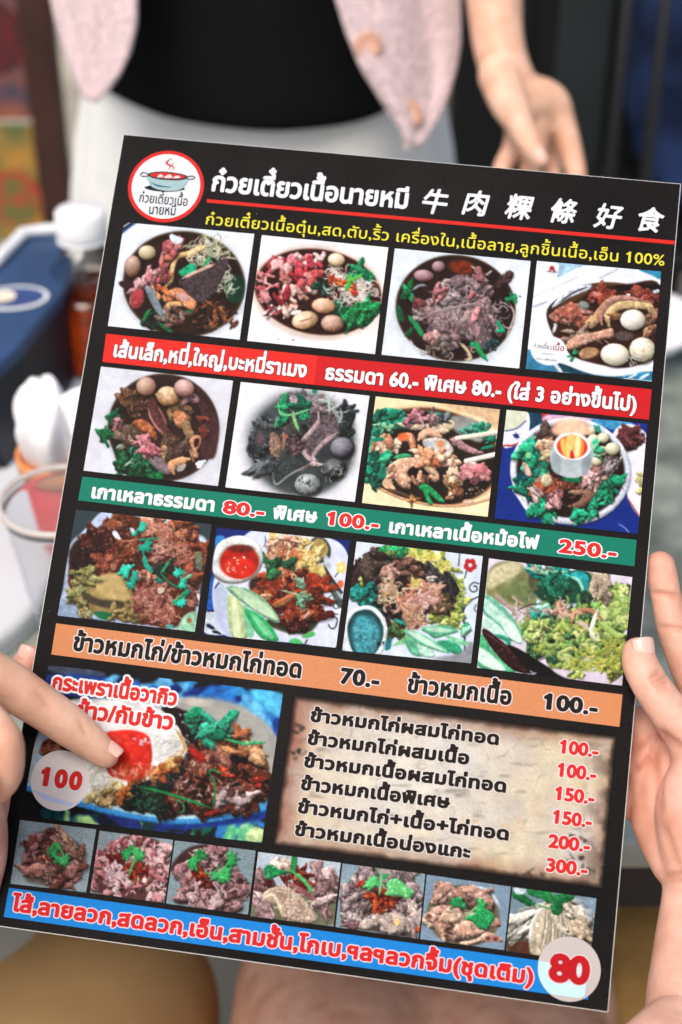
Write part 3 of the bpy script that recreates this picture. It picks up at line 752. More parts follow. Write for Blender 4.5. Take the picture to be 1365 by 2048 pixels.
# ---------------------------------------------------------------- the person holding the card
holder = empty('person', (.08, .0, 0), 'person holding the menu card at its sides, bare legs below it', 'person')
thumb = [K(1277, 1306, -.009, 32.5), K(1282, 1332, -.0098, 36.5), K(1307, 1378, -.011, 38.5), K(1343, 1428, -.011, 42), K(1388, 1490, -.004, 52), K(1412, 1590, .004, 66), K(1402, 1700, .01, 66)]
index = [K(1321, 1131, .010, 30), K(1326, 1160, .011, 31.5), K(1334, 1200, .012, 31), K(1349, 1258, .014, 34.5), K(1378, 1335, .018, 38), K(1420, 1430, .022, 46), K(1420, 1560, .02, 58), K(1405, 1700, .012, 60)]
palm = [[K(1370, 1480, .022, 52), K(1345, 1560, .02, 66), K(1350, 1640, .016, 74), K(1378, 1720, .012, 64), K(1386, 1780, .010, 60), K(1382, 1900, .004, 74), K(1378, 2060, -.012, 88), K(1400, 2400, -.06, 100)],
        [K(1300, 1480, .024, 46), K(1308, 1570, .024, 54), K(1325, 1640, .018, 62), K(1360, 1720, .012, 60)],
        [K(1395, 1560, -.002, 60), K(1372, 1610, -.002, 60), K(1378, 1680, .002, 62), K(1388, 1770, .008, 58)]]
hid = [[K(1310, 1470, .022, 40), K(1230, 1430, .024, 34), K(1150, 1415, .016, 30), K(1085, 1418, .012, 26)], [K(1300, 1530, .026, 40), K(1220, 1520, .028, 33), K(1140, 1515, .018, 29), K(1070, 1520, .012, 25)], [K(1290, 1600, .024, 36), K(1215, 1610, .025, 30), K(1150, 1612, .016, 26), K(1100, 1616, .011, 22)]]
def cr(x0, y0, x1, y1, off, dp=.0011, sg=.0012): return (K(x0, y0, off, 1)[0], K(x1, y1, off, 1)[0], dp, sg)
cre = [cr(1300, 1184, 1362, 1190, .008), cr(1302, 1188, 1362, 1196, .008, .0005), cr(1312, 1252, 1384, 1258, .006, .0008), cr(1314, 1258, 1384, 1266, .006, .0005),
       cr(1296, 1360, 1326, 1342, -.020, .0011), cr(1300, 1368, 1336, 1350, -.021, .0013), cr(1306, 1376, 1340, 1360, -.021, .0011), cr(1302, 1350, 1322, 1336, -.02, .0004), cr(1312, 1384, 1340, 1371, -.021, .0008),
       cr(1312, 1462, 1370, 1500, -.012, .0016, .0022), cr(1306, 1480, 1322, 1640, -.008, .0014, .0024), cr(1322, 1640, 1360, 1740, -.006, .001, .002), cr(1262, 1545, 1306, 1512, .008, .0016, .0018), cr(1268, 1500, 1310, 1470, .008, .0008, .0015),
       cr(1322, 1752, 1420, 1748, -.008, .0012, .0018), cr(1324, 1764, 1420, 1762, -.008, .0010, .0018), cr(1330, 1790, 1420, 1786, -.008, .0004, .0015), cr(1400, 1440, 1360, 1404, -.02, .0004, .0015)]
rh = organic([thumb, index] + palm + hid, .00105, 9, cre)
lth = [K(-44, 1560, -.010, 44), K(-34, 1630, -.010, 47), K(-34, 1710, -.009, 49), K(-62, 1800, 0, 56), K(-80, 1900, .01, 62)]
lin_ = [K(60, 1318, .010, 29), K(44, 1345, .011, 32), K(4, 1395, .014, 34), K(-60, 1480, .02, 40), K(-95, 1640, .022, 60), K(-90, 1800, .02, 64)]
lf = [[K(-60, 1560, .024, 44), K(40, 1520, .022, 32), K(120, 1510, .014, 28), K(190, 1512, .011, 24)], [K(-60, 1640, .026, 44), K(30, 1620, .022, 32), K(110, 1612, .014, 28), K(180, 1616, .011, 23)]]
lw = [K(-85, 1700, .018, 66), K(-85, 1850, .014, 64), K(-90, 1930, .01, 58), K(-100, 2080, 0, 76), K(-120, 2420, -.05, 96)]
lh = organic([lth, lin_, lw] + lf, .00125, 8)
re, le = Vector((.37, .08, .74)), Vector((-.25, .08, .72)); rs_, ls_ = Vector((.24, -0.32, 1.06)), Vector((-.10, -0.32, 1.06))
kr, kl = P(1080, 1905, 1.16), P(640, 1890, 1.16)
body = organic([[(K(1378, 2060, -.012, 1)[0], .021), (K(1400, 2400, -.06, 1)[0], .026), (re, .038), (rs_, .046)], [(K(-100, 2080, 0, 1)[0], .0185), (K(-120, 2420, -.05, 1)[0], .024), (le, .038), (ls_, .046)],
                [(rs_, .05), (Vector((.07, -0.34, 1.1)), .06), (ls_, .05)], [(Vector((.07, -0.38, 1.22)), .052), (Vector((.07, -0.34, 1.05)), .10), (Vector((.07, -0.29, .86)), .12), (Vector((.07, -0.24, .66)), .12), (Vector((.07, -0.20, .5)), .14)],
                [(Vector((.15, -.02, .50)), .105), (Vector((.18, .30, .545)), .098), (P(1010, 2030, 1.10) - Vector((0, 0, .06)), .088), (kr - Vector((0, 0, .07)), .068), (Vector((kr.x, kr.y + .03, .30)), .052), (Vector((kr.x, kr.y - .02, .08)), .036), (Vector((kr.x, kr.y + .10, .035)), .032)],
                [(Vector((-.01, -.02, .50)), .105), (Vector((.0, .30, .545)), .098), (P(680, 2030, 1.10) - Vector((0, 0, .06)), .088), (kl - Vector((0, 0, .07)), .068), (Vector((kl.x, kl.y + .03, .30)), .052), (Vector((kl.x, kl.y - .02, .08)), .036), (Vector((kl.x, kl.y + .10, .035)), .032)],
                [(Vector((.07, -0.38, 1.22)), .05), (Vector((.07, -0.41, 1.30)), .085), (Vector((.07, -0.42, 1.35)), .09)]], .007, 6)
join_body('body', [rh, lh, body], m_skin, holder, [(K(1277, 1290, -.008, 1)[0], .012, .9), (K(1250, 1330, -.004, 1)[0], .009, .6), (K(1321, 1112, .01, 1)[0], .013, .8), (K(60, 1310, .01, 1)[0], .012, .8), (K(1280, 1500, .01, 1)[0], .03, .55), (K(1290, 1660, .01, 1)[0], .03, .5), (K(1345, 1560, -.01, 1)[0], .02, .2), (K(1390, 1385, 0, 1)[0], .018, .7), (K(5, 1700, -.01, 1)[0], .02, .5)], cre)
nd = (toward(thumb[0][0]) * .85 + IMX * .42 - IMY * .05)
nc = K(1278, 1300, -.009, 1)[0] + nd.normalized() * .0084
nail(nc, -IMY + IMX * -.10 - toward(nc) * .12, nd, .0058, .0060, holder)
nail(K(58, 1312, .010, 1)[0] + (toward(lin_[0][0]) * .8 - IMX * .3).normalized() * .0072, -IMY * .9 + IMX * .35, toward(lin_[0][0]) * .8 - IMX * .35, .0055, .005, holder)
m_tee = mat('grey tee', '8a8c90', .9, .1, bump=(200, .3, .001)); m_short = mat('dark shorts', '2a2c30', .9, .1)
link_mesh('shirt', organic([[(rs_ + Vector((.03, .04, -.06)), .058), (rs_, .062), (Vector((.07, -0.34, 1.1)), .075), (ls_, .062), (ls_ + Vector((-.03, .04, -.06)), .058)], [(Vector((.07, -0.34, 1.06)), .115), (Vector((.07, -0.29, .86)), .135), (Vector((.07, -0.24, .66)), .137), (Vector((.07, -0.21, .56)), .148)]], .009, 4), m_tee, holder, True)
link_mesh('shorts', organic([[(Vector((.07, -0.21, .5)), .152), (Vector((.15, -.01, .505)), .118), (Vector((.172, .22, .535)), .114)], [(Vector((.07, -0.21, .5)), .152), (Vector((-.01, -.01, .505)), .118), (Vector((.0, .22, .535)), .114)]], .009, 4), m_short, holder, True)
m_hair = mat('black hair', '0c0a09', .45, .4, bump=(120, .6, .003))
link_mesh('hair', organic([[(Vector((.07, -0.46, 1.30)), .085), (Vector((.07, -0.43, 1.37)), .098), (Vector((.07, -0.47, 1.20)), .06)]], .009, 4), m_hair, holder, True)

# ---------------------------------------------------------------- the person pointing at the fried egg
pointer = empty('person', (-.5, -.05, 0), 'person at the left reaching in and pointing at the fried egg, in khaki trousers', 'person')
pf = [K(213, 1510, -.0068, 27), K(203, 1502, -.0082, 30), K(184, 1486, -.0108, 34.5), K(143, 1455, -.0155, 41), K(90, 1417, -.022, 43.5), K(58, 1396, -.026, 45.5), K(12, 1366, -.031, 48), K(-70, 1320, -.042, 51), K(-170, 1275, -.052, 62), K(-300, 1245, -.058, 78)]
cf = [[K(-170, 1330, -.066, 60), K(-90, 1385, -.085, 48), K(-8, 1462, -.094, 41), K(12, 1500, -.092, 38), K(4, 1560, -.080, 36), K(-50, 1600, -.062, 32)], [K(-200, 1390, -.070, 56), K(-110, 1480, -.098, 44), K(-46, 1560, -.098, 38), K(-60, 1630, -.08, 34), K(-130, 1640, -.06, 30)],
      [K(-230, 1450, -.072, 50), K(-160, 1540, -.095, 40), K(-110, 1610, -.09, 34), K(-150, 1650, -.07, 30)], [K(-260, 1400, -.03, 52), K(-170, 1440, -.022, 42), K(-80, 1470, -.022, 36), K(-20, 1490, -.028, 30)]]
wr = [K(-170, 1300, -.056, 66), K(-300, 1290, -.062, 92), K(-420, 1290, -.062, 84), K(-560, 1270, -.06, 80), K(-800, 1250, -.06, 100)]
wr2 = [K(-220, 1400, -.068, 66), K(-340, 1350, -.066, 88), K(-440, 1310, -.062, 80)]
crp = [cr(58, 1378, 84, 1424, -.040, .0004), cr(66, 1376, 96, 1420, -.040, .0007), cr(76, 1380, 104, 1424, -.040, .0006), cr(88, 1386, 112, 1430, -.038, .0004), cr(158, 1434, 170, 1474, -.028, .0004, .001), cr(164, 1440, 176, 1478, -.027, .0004, .001)]
ph = organic([pf, wr, wr2] + cf, .00115, 8, crp)
el, sh_ = Vector((-.66, .30, .98)), Vector((-.62, -.26, 1.10)); kp = P(120, 1985, 1.10) - Vector((0, 0, .085))
pb = organic([[(K(-560, 1270, -.06, 1)[0], .0185), (K(-800, 1250, -.06, 1)[0], .026), (el, .036), (sh_, .048)], [(sh_, .055), (Vector((-.78, -0.31, 1.12)), .07), (Vector((-.96, -.26, 1.08)), .05), (Vector((-1.02, .1, .84)), .038), (Vector((-.9, .3, .7)), .03)],
              [(Vector((-.78, -0.35, 1.24)), .052), (Vector((-.78, -0.32, 1.05)), .11), (Vector((-.76, -.22, .84)), .125), (Vector((-.70, -.06, .52)), .14)], [(Vector((-.78, -0.35, 1.24)), .05), (Vector((-.78, -0.35, 1.36)), .092)]], .007, 6)
join_body('body', [ph, pb], m_skin2, pointer, [(K(216, 1511, -.006, 1)[0], .010, .7), (K(12, 1480, -.09, 1)[0], .016, .6), (K(80, 1400, -.035, 1)[0], .012, .3)], crp)
nn = toward(pf[0][0]) * .38 + IMX * .70 - IMY * .72
nl = IMX * .80 + IMY * .58 - toward(pf[0][0]) * .10
nail(K(212, 1507, -.0076, 1)[0] + nn.normalized() * .0073, nl, nn, .0056, .0046, pointer)
m_khaki = mat('khaki cotton', 'ab8a60', .9, .1, noise=(7, .12), bump=(500, .3, .0008)); m_blk = mat('dark shirt', '30343c', .9, .1)
link_mesh('trousers', organic([[(Vector((-.72, -.05, .52)), .155), (Vector((-.62, .05, .52)), .12), (Vector((-.40, .38, .54)), .115), (kp, .095), (kp + Vector((.02, .07, -.03)), .085), (Vector((kp.x + .02, kp.y + .08, .3)), .075), (Vector((kp.x, kp.y + .04, .06)), .06)],
                              [(Vector((-.72, -.05, .52)), .155), (Vector((-.80, .08, .52)), .12), (Vector((-.70, .45, .54)), .1), (Vector((-.68, .48, .3)), .075), (Vector((-.68, .44, .06)), .06)]], .008, 5), m_khaki, pointer, True)
link_mesh('shirt', organic([[(el * .45 + sh_ * .55, .062), (sh_, .07), (Vector((-.78, -0.32, 1.11)), .085), (Vector((-.96, -.26, 1.08)), .068), (Vector((-1.0, .0, .95)), .06)], [(Vector((-.78, -0.32, 1.06)), .125), (Vector((-.76, -.22, .84)), .14), (Vector((-.72, -.07, .6)), .155)]], .009, 4), m_blk, pointer, True)
link_mesh('hair', organic([[(Vector((-.78, -0.39, 1.36)), .09), (Vector((-.78, -0.36, 1.41)), .095)]], .009, 4), m_hair, pointer, True)

# ---------------------------------------------------------------- the person standing behind the table
WD = 1.52
stand = empty('person', P(530, 300, WD).xy.to_3d(), 'person standing behind the table in a pink cardigan, black top and white trousers', 'person')
WA = 1.40
wc = P(520, 100, WD + .10); 
arm = [Q(985, -420, WA + .08, 80), Q(985, -200, WA + .04, 70), Q(988, -60, WA, 60), Q(993, 50, WA, 53), Q(1003, 112, WA, 51), Q(1022, 165, WA, 50), Q(1045, 205, WA + .005, 48)]
fA = [Q(1045, 190, WA, 44), Q(1095, 205, WA + .01, 42), Q(1122, 238, WA + .012, 28), Q(1142, 300, WA + .016, 23), Q(1154, 360, WA + .01, 20), Q(1148, 410, WA, 18)]
fB = [Q(1000, 150, WA - .01, 44), Q(1018, 205, WA - .02, 38), Q(1044, 255, WA - .034, 27), Q(1064, 294, WA - .040, 24), Q(1080, 320, WA - .042, 19)]
fC = [Q(1050, 220, WA + .01, 40), Q(1028, 290, WA + .016, 22), Q(1006, 335, WA + .014, 19), Q(992, 390, WA, 17)]
fD = [Q(1075, 225, WA + .014, 38), Q(1068, 300, WA + .02, 24), Q(1058, 350, WA + .018, 21), Q(1050, 400, WA + .01, 18)]
fE = [Q(1100, 215, WA + .02, 32), Q(1110, 285, WA + .045, 22), Q(1106, 345, WA + .05, 19), Q(1100, 400, WA + .04, 17)]
ah = organic([arm, fA, fB, fC, fD, fE], .0022, 6)
cz_ = Vector((wc.x, wc.y, 0)); V3 = lambda x, y, z: Vector((wc.x + x, wc.y + y, z))
sb = organic([[(arm[0][0], .036), (V3(.24, 0, 1.28), .045), (V3(.17, .02, 1.40), .05), (V3(0, .02, 1.44), .06), (V3(-.17, .02, 1.40), .05), (V3(-.26, .04, 1.24), .04), (V3(-.24, -.06, 1.20), .034), (V3(-.14, -.18, 1.34), .028), (V3(-.11, -.19, 1.42), .03)],
              [(V3(0, .02, 1.52), .05), (V3(0, .02, 1.30), .11), (V3(0, .02, 1.12), .10), (V3(0, .02, .92), .12)], [(V3(0, .02, 1.5), .05), (V3(0, .0, 1.60), .085), (V3(0, 0, 1.66), .09)], [(V3(.06, .02, .90), .09), (V3(.09, .03, .5), .06), (V3(.09, .03, .08), .04), (V3(.09, -.08, .04), .035)], [(V3(-.06, .02, .90), .09), (V3(-.09, .03, .5), .06), (V3(-.09, .03, .08), .04), (V3(-.09, -.08, .04), .035)]], .009, 5)
join_body('body', [ah, sb], m_skin2, stand, [(Q(1080, 318, WA - .03, 1)[0], .016, .6), (Q(1010, 330, WA, 1)[0], .02, .5), (Q(1140, 330, WA, 1)[0], .02, .35)])
nb = Q(1076, 310, WA - .042, 1)[0]; nail(nb + (toward(nb) * .9 + IMX * .3).normalized() * .0105, IMY + IMX * .45, toward(nb) * .9 + IMX * .3, .007, .0058, stand)
link_mesh('hair', organic([[(V3(0, .05, 1.60), .10), (V3(0, .03, 1.70), .10), (V3(0, .09, 1.45), .07)]], .009, 4), m_hair, stand, True)
m_black_t = mat('black jersey', '08090b', .85, .15, noise=(8, .3), bump=(14, .5, .01)); m_white_t = mat('white cotton trousers', 'e9eae6', .85, .15, bump=(9, .5, .015)); m_knit = mat('pink knit', 'cfb8b9', .95, .1, noise=(160, .14), bump=(200, 1, .006), sheen=.4)
def loft(name, rings, mt, parent, n=64, wob=0, seed=0):
    """rings: (centre, half width, half depth, tilt front, tilt right)"""
    bm = bmesh.new(); R_ = []
    for k, (c, hw, hd, tf, tr_) in enumerate(rings):
        row = []
        for i in range(n):
            t = 6.28319 * i / n; x, y = math.cos(t), -math.sin(t); f = 1 + wob * math.sin(5 * t + k * .5 + seed) * .5 + wob * math.sin(11 * t - k * .3 + seed * 2) * .35
            row.append(bm.verts.new((c[0] + hw * x * f, c[1] + hd * y * f, c[2] + tf * y + tr_ * x)))
        R_.append(row)
    for A, B in zip(R_, R_[1:]):
        for i in range(n): bm.faces.new((A[i], A[(i + 1) % n], B[(i + 1) % n], B[i]))
    bmesh.ops.recalc_face_normals(bm, faces=bm.faces)
    o = from_bm(name, bm, mt, parent, True); s = o.modifiers.new('s', 'SUBSURF'); s.levels = s.render_levels = 1; return o
# black top: falls loose over the hips, its hem lower at the front
ct = P(505, 262, WD - .06); hem = ct.z
loft('top', [((wc.x, wc.y, 1.46), .10, .06, 0, 0), ((wc.x, wc.y, 1.42), .17, .09, 0, 0), ((wc.x, wc.y, 1.30), .185, .115, 0, 0), ((wc.x, wc.y - .005, 1.15), .178, .12, .005, 0), ((wc.x - .004, wc.y - .01, hem + .10), .182, .13, .012, -.006), ((wc.x - .006, wc.y - .012, hem + .03), .190, .140, .03, -.01), ((wc.x - .006, wc.y - .012, hem + .012), .191, .142, .035, -.012), ((wc.x - .006, wc.y - .010, hem + .014), .180, .13, .035, -.012)], m_black_t, stand, wob=.02)
# white trousers, wide
tw = hem + .02; hwid = (P(955, 330, WD + .06).x - P(100, 330, WD + .06).x) / 2
tr_o = loft('trousers', [((wc.x, wc.y, tw + .10), .165, .115, 0, 0), ((wc.x, wc.y, tw), .185, .125, 0, 0), ((wc.x, wc.y, tw - .12), hwid - .012, .135, 0, 0), ((wc.x, wc.y, tw - .22), hwid, .135, 0, 0), ((wc.x, wc.y, tw - .27), hwid + .002, .13, 0, 0)], m_white_t, stand, wob=.05, seed=2)
for sx in (-1, 1):
    h2 = hwid / 2 + .006; loft('trouser_leg', [((wc.x + sx * (hwid - h2 + .004), wc.y, tw - .24), h2, .125, 0, 0), ((wc.x + sx * (hwid - h2 + .004), wc.y, tw - .40), h2, .12, 0, 0), ((wc.x + sx * (hwid - h2), wc.y + .01, .35), h2, .115, 0, 0), ((wc.x + sx * (hwid - h2), wc.y + .02, .06), h2, .12, 0, 0)], m_white_t, stand, wob=.06, seed=sx)
# open cardigan: two hanging fronts, a back and sleeves
def front(name, rows, d, parent, flare=.0):
    """rows of (py, left px, right px): cloth hanging in front of the body, curved round its side"""
    bm = bmesh.new(); g = []; m = 15
    q = np.array(rows, float); ys = np.linspace(0, len(rows) - 1, len(rows) * 5)
    for yv in ys:
        py, xl_, xr2 = [np.interp(yv, range(len(rows)), q[:, k]) for k in range(3)]; row = []
        for j in range(m):
            s_ = j / (m - 1); px = xl_ + (xr2 - xl_) * s_; pt = P(px, py, d)
            dx_ = (pt.x - wc.x) / .24; pt.y += .10 * dx_ * dx_ * (1 + .5 * abs(dx_)) + .006 * math.sin(s_ * 9 + yv * .4) + .004 * math.sin(s_ * 17 - yv * .7)
            row.append(bm.verts.new(pt))
        g.append(row)
    for a, b in zip(g, g[1:]):
        for j in range(m - 1): bm.faces.new((a[j], a[j + 1], b[j + 1], b[j]))
    bmesh.ops.recalc_face_normals(bm, faces=bm.faces)
    o = from_bm(name, bm, m_knit, parent, True); s = o.modifiers.new('s', 'SOLIDIFY'); s.thickness = .010; s.offset = 0; s = o.modifiers.new('b', 'SUBSURF'); s.levels = s.render_levels = 2; return o
card_l = front('cardigan_front', [(-560, 180, 330), (-300, 90, 300), (-120, 48, 280), (0, 57, 268), (60, 74, 270), (120, 92, 258), (165, 112, 236), (200, 136, 208), (225, 156, 184), (232, 162, 176)], WD - .155, stand)
card_r = front('cardigan_front', [(-560, 690, 800), (-300, 660, 870), (-120, 648, 920), (0, 668, 935), (80, 690, 935), (150, 718, 934), (200, 748, 924), (250, 778, 905), (290, 800, 882), (325, 815, 856), (334, 822, 848)], WD - .165, stand)
loft('cardigan_back', [((wc.x, wc.y + .03, 1.45), .13, .07, 0, 0), ((wc.x, wc.y + .03, 1.38), .215, .11, 0, 0), ((wc.x, wc.y + .05, 1.2), .215, .11, 0, 0)], m_knit, stand)
slv = [(arm[1][0], .050), (arm[0][0], .056), (V3(.25, .01, 1.28), .062), (V3(.18, .02, 1.39), .066)]
link_mesh('sleeve', organic([slv], .006, 5), m_knit, stand, True); link_mesh('sleeve', organic([[(V3(-.19, -.12, 1.27), .046), (V3(-.24, -.06, 1.21), .052), (V3(-.26, .03, 1.24), .056), (V3(-.18, .02, 1.39), .066)]], .006, 5), m_knit, stand, True)
m_btn = mat('tan button', 'c2937c', .4, .5)
for px, py in ((738, 106), (822, 264)):
    c = P(px, py, WD - .165); dx_ = (c.x - wc.x) / .24; c.y += .10 * dx_ * dx_ * (1 + .5 * abs(dx_)) - .008
    Rm = (toward(c) + IMX * .1).to_track_quat('Z', 'Y').to_matrix().to_4x4()
    lathe('button', [(.0, -.002), (.0125, -.002), (.0135, .0), (.0125, .0022), (.009, .0014), (.0, .0012)], m_btn, card_r, c, 32, Rm)

# ------------------------------------------------------------------ the printed food pictures
RAW = ['a02a44', 'c4506a', '8a2238', 'd9808e', 'e8a8a8']; GREY = ['8a7078', '9d868b', '75606a', 'aa9094', '6a5560']
BRN = ['6a3222', '8a4a30', '522418', 'a0603c', '7a3c2a']; GRN = ['0c6b42', '128a58', '0a5236', '1a9c68']; TEAL = ['14a08c', '1cb8a0', '0e8070', '22c4ae']
SHAL = ['b8785a', '9a5840', 'c89070', '84452f', 'd8a888']; LIME = ['a8bc48', 'c4d060', '86a044', '6a8c40', 'd4dc80']; DARK = ['2a1814', '3a2420', '1c100e']
def bowl(a, cx, cy, rx, ry, rot=5, broth='2c1712', rim='5a4a30', sh='b4bac6'):
    a.E(cx, cy + ry * .03, rx * 1.06, ry * 1.06, sh, rot, ry * .06, 0, al=.55)
    a.E(cx, cy, rx * 1.015, ry * 1.015, rim, rot, 8, .1); a.E(cx, cy, rx * .985, ry * .985, broth, rot, 10, .4, .012)
    a.S((cx, cy, rx * .8, ry * .8), 14, rx * .25, 5, ['4a2a20', '3c2018', '5a3830'], .6, al=.5)
def p1():
    a = Art([(248.8, 444.8), (509, 468), (479.8, 679.4), (216.4, 652.1)], (200, 430, 4.403), 'dde5f0', seed=1)
    a.G([195, 60, 330, 62, 200, 165], '0c0c10', 2, 0, sm=False); a.L([200, 150, 320, 66], 9, '2c5a9c', taper=False); a.L([198, 112, 275, 62], 6, 'b8c8dc', taper=False)
    bowl(a, 742, 610, 532, 462)
    a.M((1000, 900, 220, 120), 26, 34, ['5a2c18', '7a4020', '3a1c10', '8a5030', '4a3020'], sh=.3); a.G([1130, 540, 1270, 560, 1250, 760, 1120, 740], '123a2c', 8, .3)
    a.M((480, 930, 120, 80), 10, 40, ['16281e', '1e3428'], sh=.2); a.L([380, 950, 410, 880, 450, 830], 16, '1a7a4a'); a.L([530, 960, 640, 1035], 18, '157a48'); a.L([740, 850, 830, 855], 16, '0c6038')
    a.S((960, 330, 160, 110), 90, 130, 6, ['cdd2a8', 'e4e2c0', 'a8b088', '8c9a78', 'f0ecd0'], 1.4); a.S((1110, 600, 70, 120), 30, 110, 6, ['c8ccb0', 'a4b09a', 'dfe2cc'], 1.2)
    a.L([900, 260, 800, 330, 680, 370, 640, 470, 620, 580, 560, 650], 22, 'd9b878', tex=.2); a.L([930, 280, 840, 320, 770, 380], 26, 'e4c690', tex=.2)
    a.M([590, 270, 720, 250, 640, 440, 560, 640, 460, 640, 500, 460], 24, 44, ['a8505c', '8a3a48', 'c07880', 'b8644c'], ang=-60)
    a.M([500, 420, 560, 480, 400, 640, 370, 800, 280, 800, 280, 680, 360, 560], 26, 42, ['b06878', '984a5c', 'c88a94', 'd0a0a0'], ang=-55); a.E(330, 740, 58, 90, 'a83448', 15, 4, .3, bev=30, rag=6)
    a.M((525, 680, 70, 60), 6, 40, ['d0703c', 'c05a30', 'e09060'])
    a.G([620, 170, 720, 200, 710, 250, 640, 250], 'd8e4ee', 4, .3, rag=12)
    a.G([700, 490, 830, 430, 850, 500, 780, 560, 720, 540], '16a878', 3, .3, bev=18, rag=8); a.L([900, 460, 980, 370], 14, '2cb070'); a.L([800, 430, 830, 520], 14, '1cc090'); a.E(1015, 408, 24, 22, '0a2a24')
    a.G([700, 570, 900, 470, 1110, 380, 1130, 430, 1080, 560, 960, 740, 830, 770, 740, 660], '45363f', 3, .45, .06, 14, .5, rag=5); a.L([730, 560, 880, 490, 1010, 435], 14, 'e0b0a0')
    a.M((640, 880, 100, 70), 12, 44, ['7a5048', '946860', '5a3830', '8a7060'])
    a.G([580, 680, 700, 640, 800, 720, 850, 770, 830, 830, 760, 820, 680, 750, 600, 720], 'd88858', 3, .22, .02, 26, .8, rag=5); a.G([680, 690, 760, 700, 790, 760, 720, 750], 'c89a98', 5, .2)
    a.L([600, 830, 610, 790, 680, 780, 720, 800], 20, 'e0b070'); a.G([400, 650, 460, 640, 560, 850, 540, 900, 470, 810], '7c8c94', 3, .2, bev=24); a.G([170, 590, 280, 580, 300, 640, 200, 640], '3a1a20', 4, .2)
    a.ball(418, 332, 78, 64, 'b8a888', 0); a.ball(290, 455, 72, 98, '9a7a68', 8)
    a.S((900, 900, 300, 120), 16, 60, 4, ['c09080', 'd8c8b8', 'a86050'], al=.7); return a
def p2():
    a = Art([(524.3, 470.4), (777, 495), (750.3, 708.2), (495, 681.7)], (480, 450, 4.403), 'eeeef6', seed=2)
    a.E(690, 600, 590, 420, 'd8c8b8', 8, 30, 0, al=.8); bowl(a, 690, 590, 555, 372, 9, '32120e', '6a3a2c', 'd8c4b0')
    a.M((360, 345, 120, 60), 12, 46, RAW); a.M((550, 310, 90, 50), 10, 44, ['c83a64', 'e07090', 'a82450', 'f0b0b8']); a.M((680, 330, 70, 50), 8, 42, ['c4305c', 'e488a0', 'f0c0c4'])
    a.M((570, 450, 90, 55), 9, 48, ['c83450', 'a01c38', 'e07080']); a.M((540, 580, 120, 55), 13, 46, ['c85060', 'e8a090', 'a83848', 'f0c8b8']); a.M((655, 470, 50, 60), 6, 40, ['c04a50', 'e09088'])
    a.M((230, 470, 55, 40), 5, 34, ['c87078', 'e0a098']); a.M((410, 480, 50, 40), 6, 34, ['c06a60', 'ecc8a8']); a.M((330, 580, 70, 60), 8, 38, ['d88a90', 'eccaca', 'b85060']); a.M((220, 620, 50, 60), 6, 34, ['b84858', 'd08088'])
    a.G([260, 560, 330, 550, 340, 620, 290, 650, 260, 620], '140608', 4, 0); a.M((420, 660, 80, 60), 10, 44, ['b42c48', 'd87080', '942038', 'f0c0a8']); a.M((380, 760, 120, 36), 12, 34, ['e0b8b0', 'b0606a', '8a3440', 'f0dcd0'])
    a.M((1060, 450, 120, 80), 14, 44, GRN); a.M((720, 560, 60, 100), 8, 36, ['0c3828', '145040'], sh=.2); a.M((890, 720, 80, 60), 8, 40, GRN)
    a.S((1000, 580, 200, 120), 130, 130, 5, ['e8e0d0', 'd8ccc0', 'f4eee0', 'b8a8a0', 'c8bab0'], 1.6); a.S((850, 420, 90, 40), 40, 90, 5, ['e8e0d0', 'f4eee0', 'c8b8a8'], 1.6)
    a.M((820, 490, 50, 22), 5, 26, ['b83020', 'd05030']); a.M((930, 540, 100, 40), 9, 22, ['d86a20', 'c04418', 'e08a40']); a.E(1010, 600, 32, 26, 'c83028', 0, 4, .2, bev=12); a.L([960, 440, 970, 500, 930, 580], 20, '4cb838'); a.L([1080, 440, 1000, 480, 940, 500], 16, '5cc048')
    a.G([1050, 600, 1120, 620, 1120, 690, 1080, 690], 'dcc8c8', 5, .2)
    a.M((1040, 790, 130, 90), 20, 54, ['0c7a3e', '118c4a', '0a6434', '159a58']); a.M((1190, 740, 50, 60), 6, 46, ['0a7040', '10904c']); a.G([1160, 860, 1230, 800, 1230, 960, 1100, 930], 'e8dcd8', 6, .05)
    a.ball(850, 306, 76, 58, 'd8c0a0', 5); a.ball(738, 712, 104, 68, 'd0a484', 5, .1, .2); a.ball(575, 838, 118, 78, 'd2b08c', -12, .1, .2); a.ball(815, 868, 100, 78, 'b08a76', 5, .1, .2)
    a.L([520, 850, 600, 830, 640, 810], 6, 'a87858'); a.E(338, 1008, 7, 5, '202028'); a.E(470, 1012, 9, 6, '202028', 30); return a
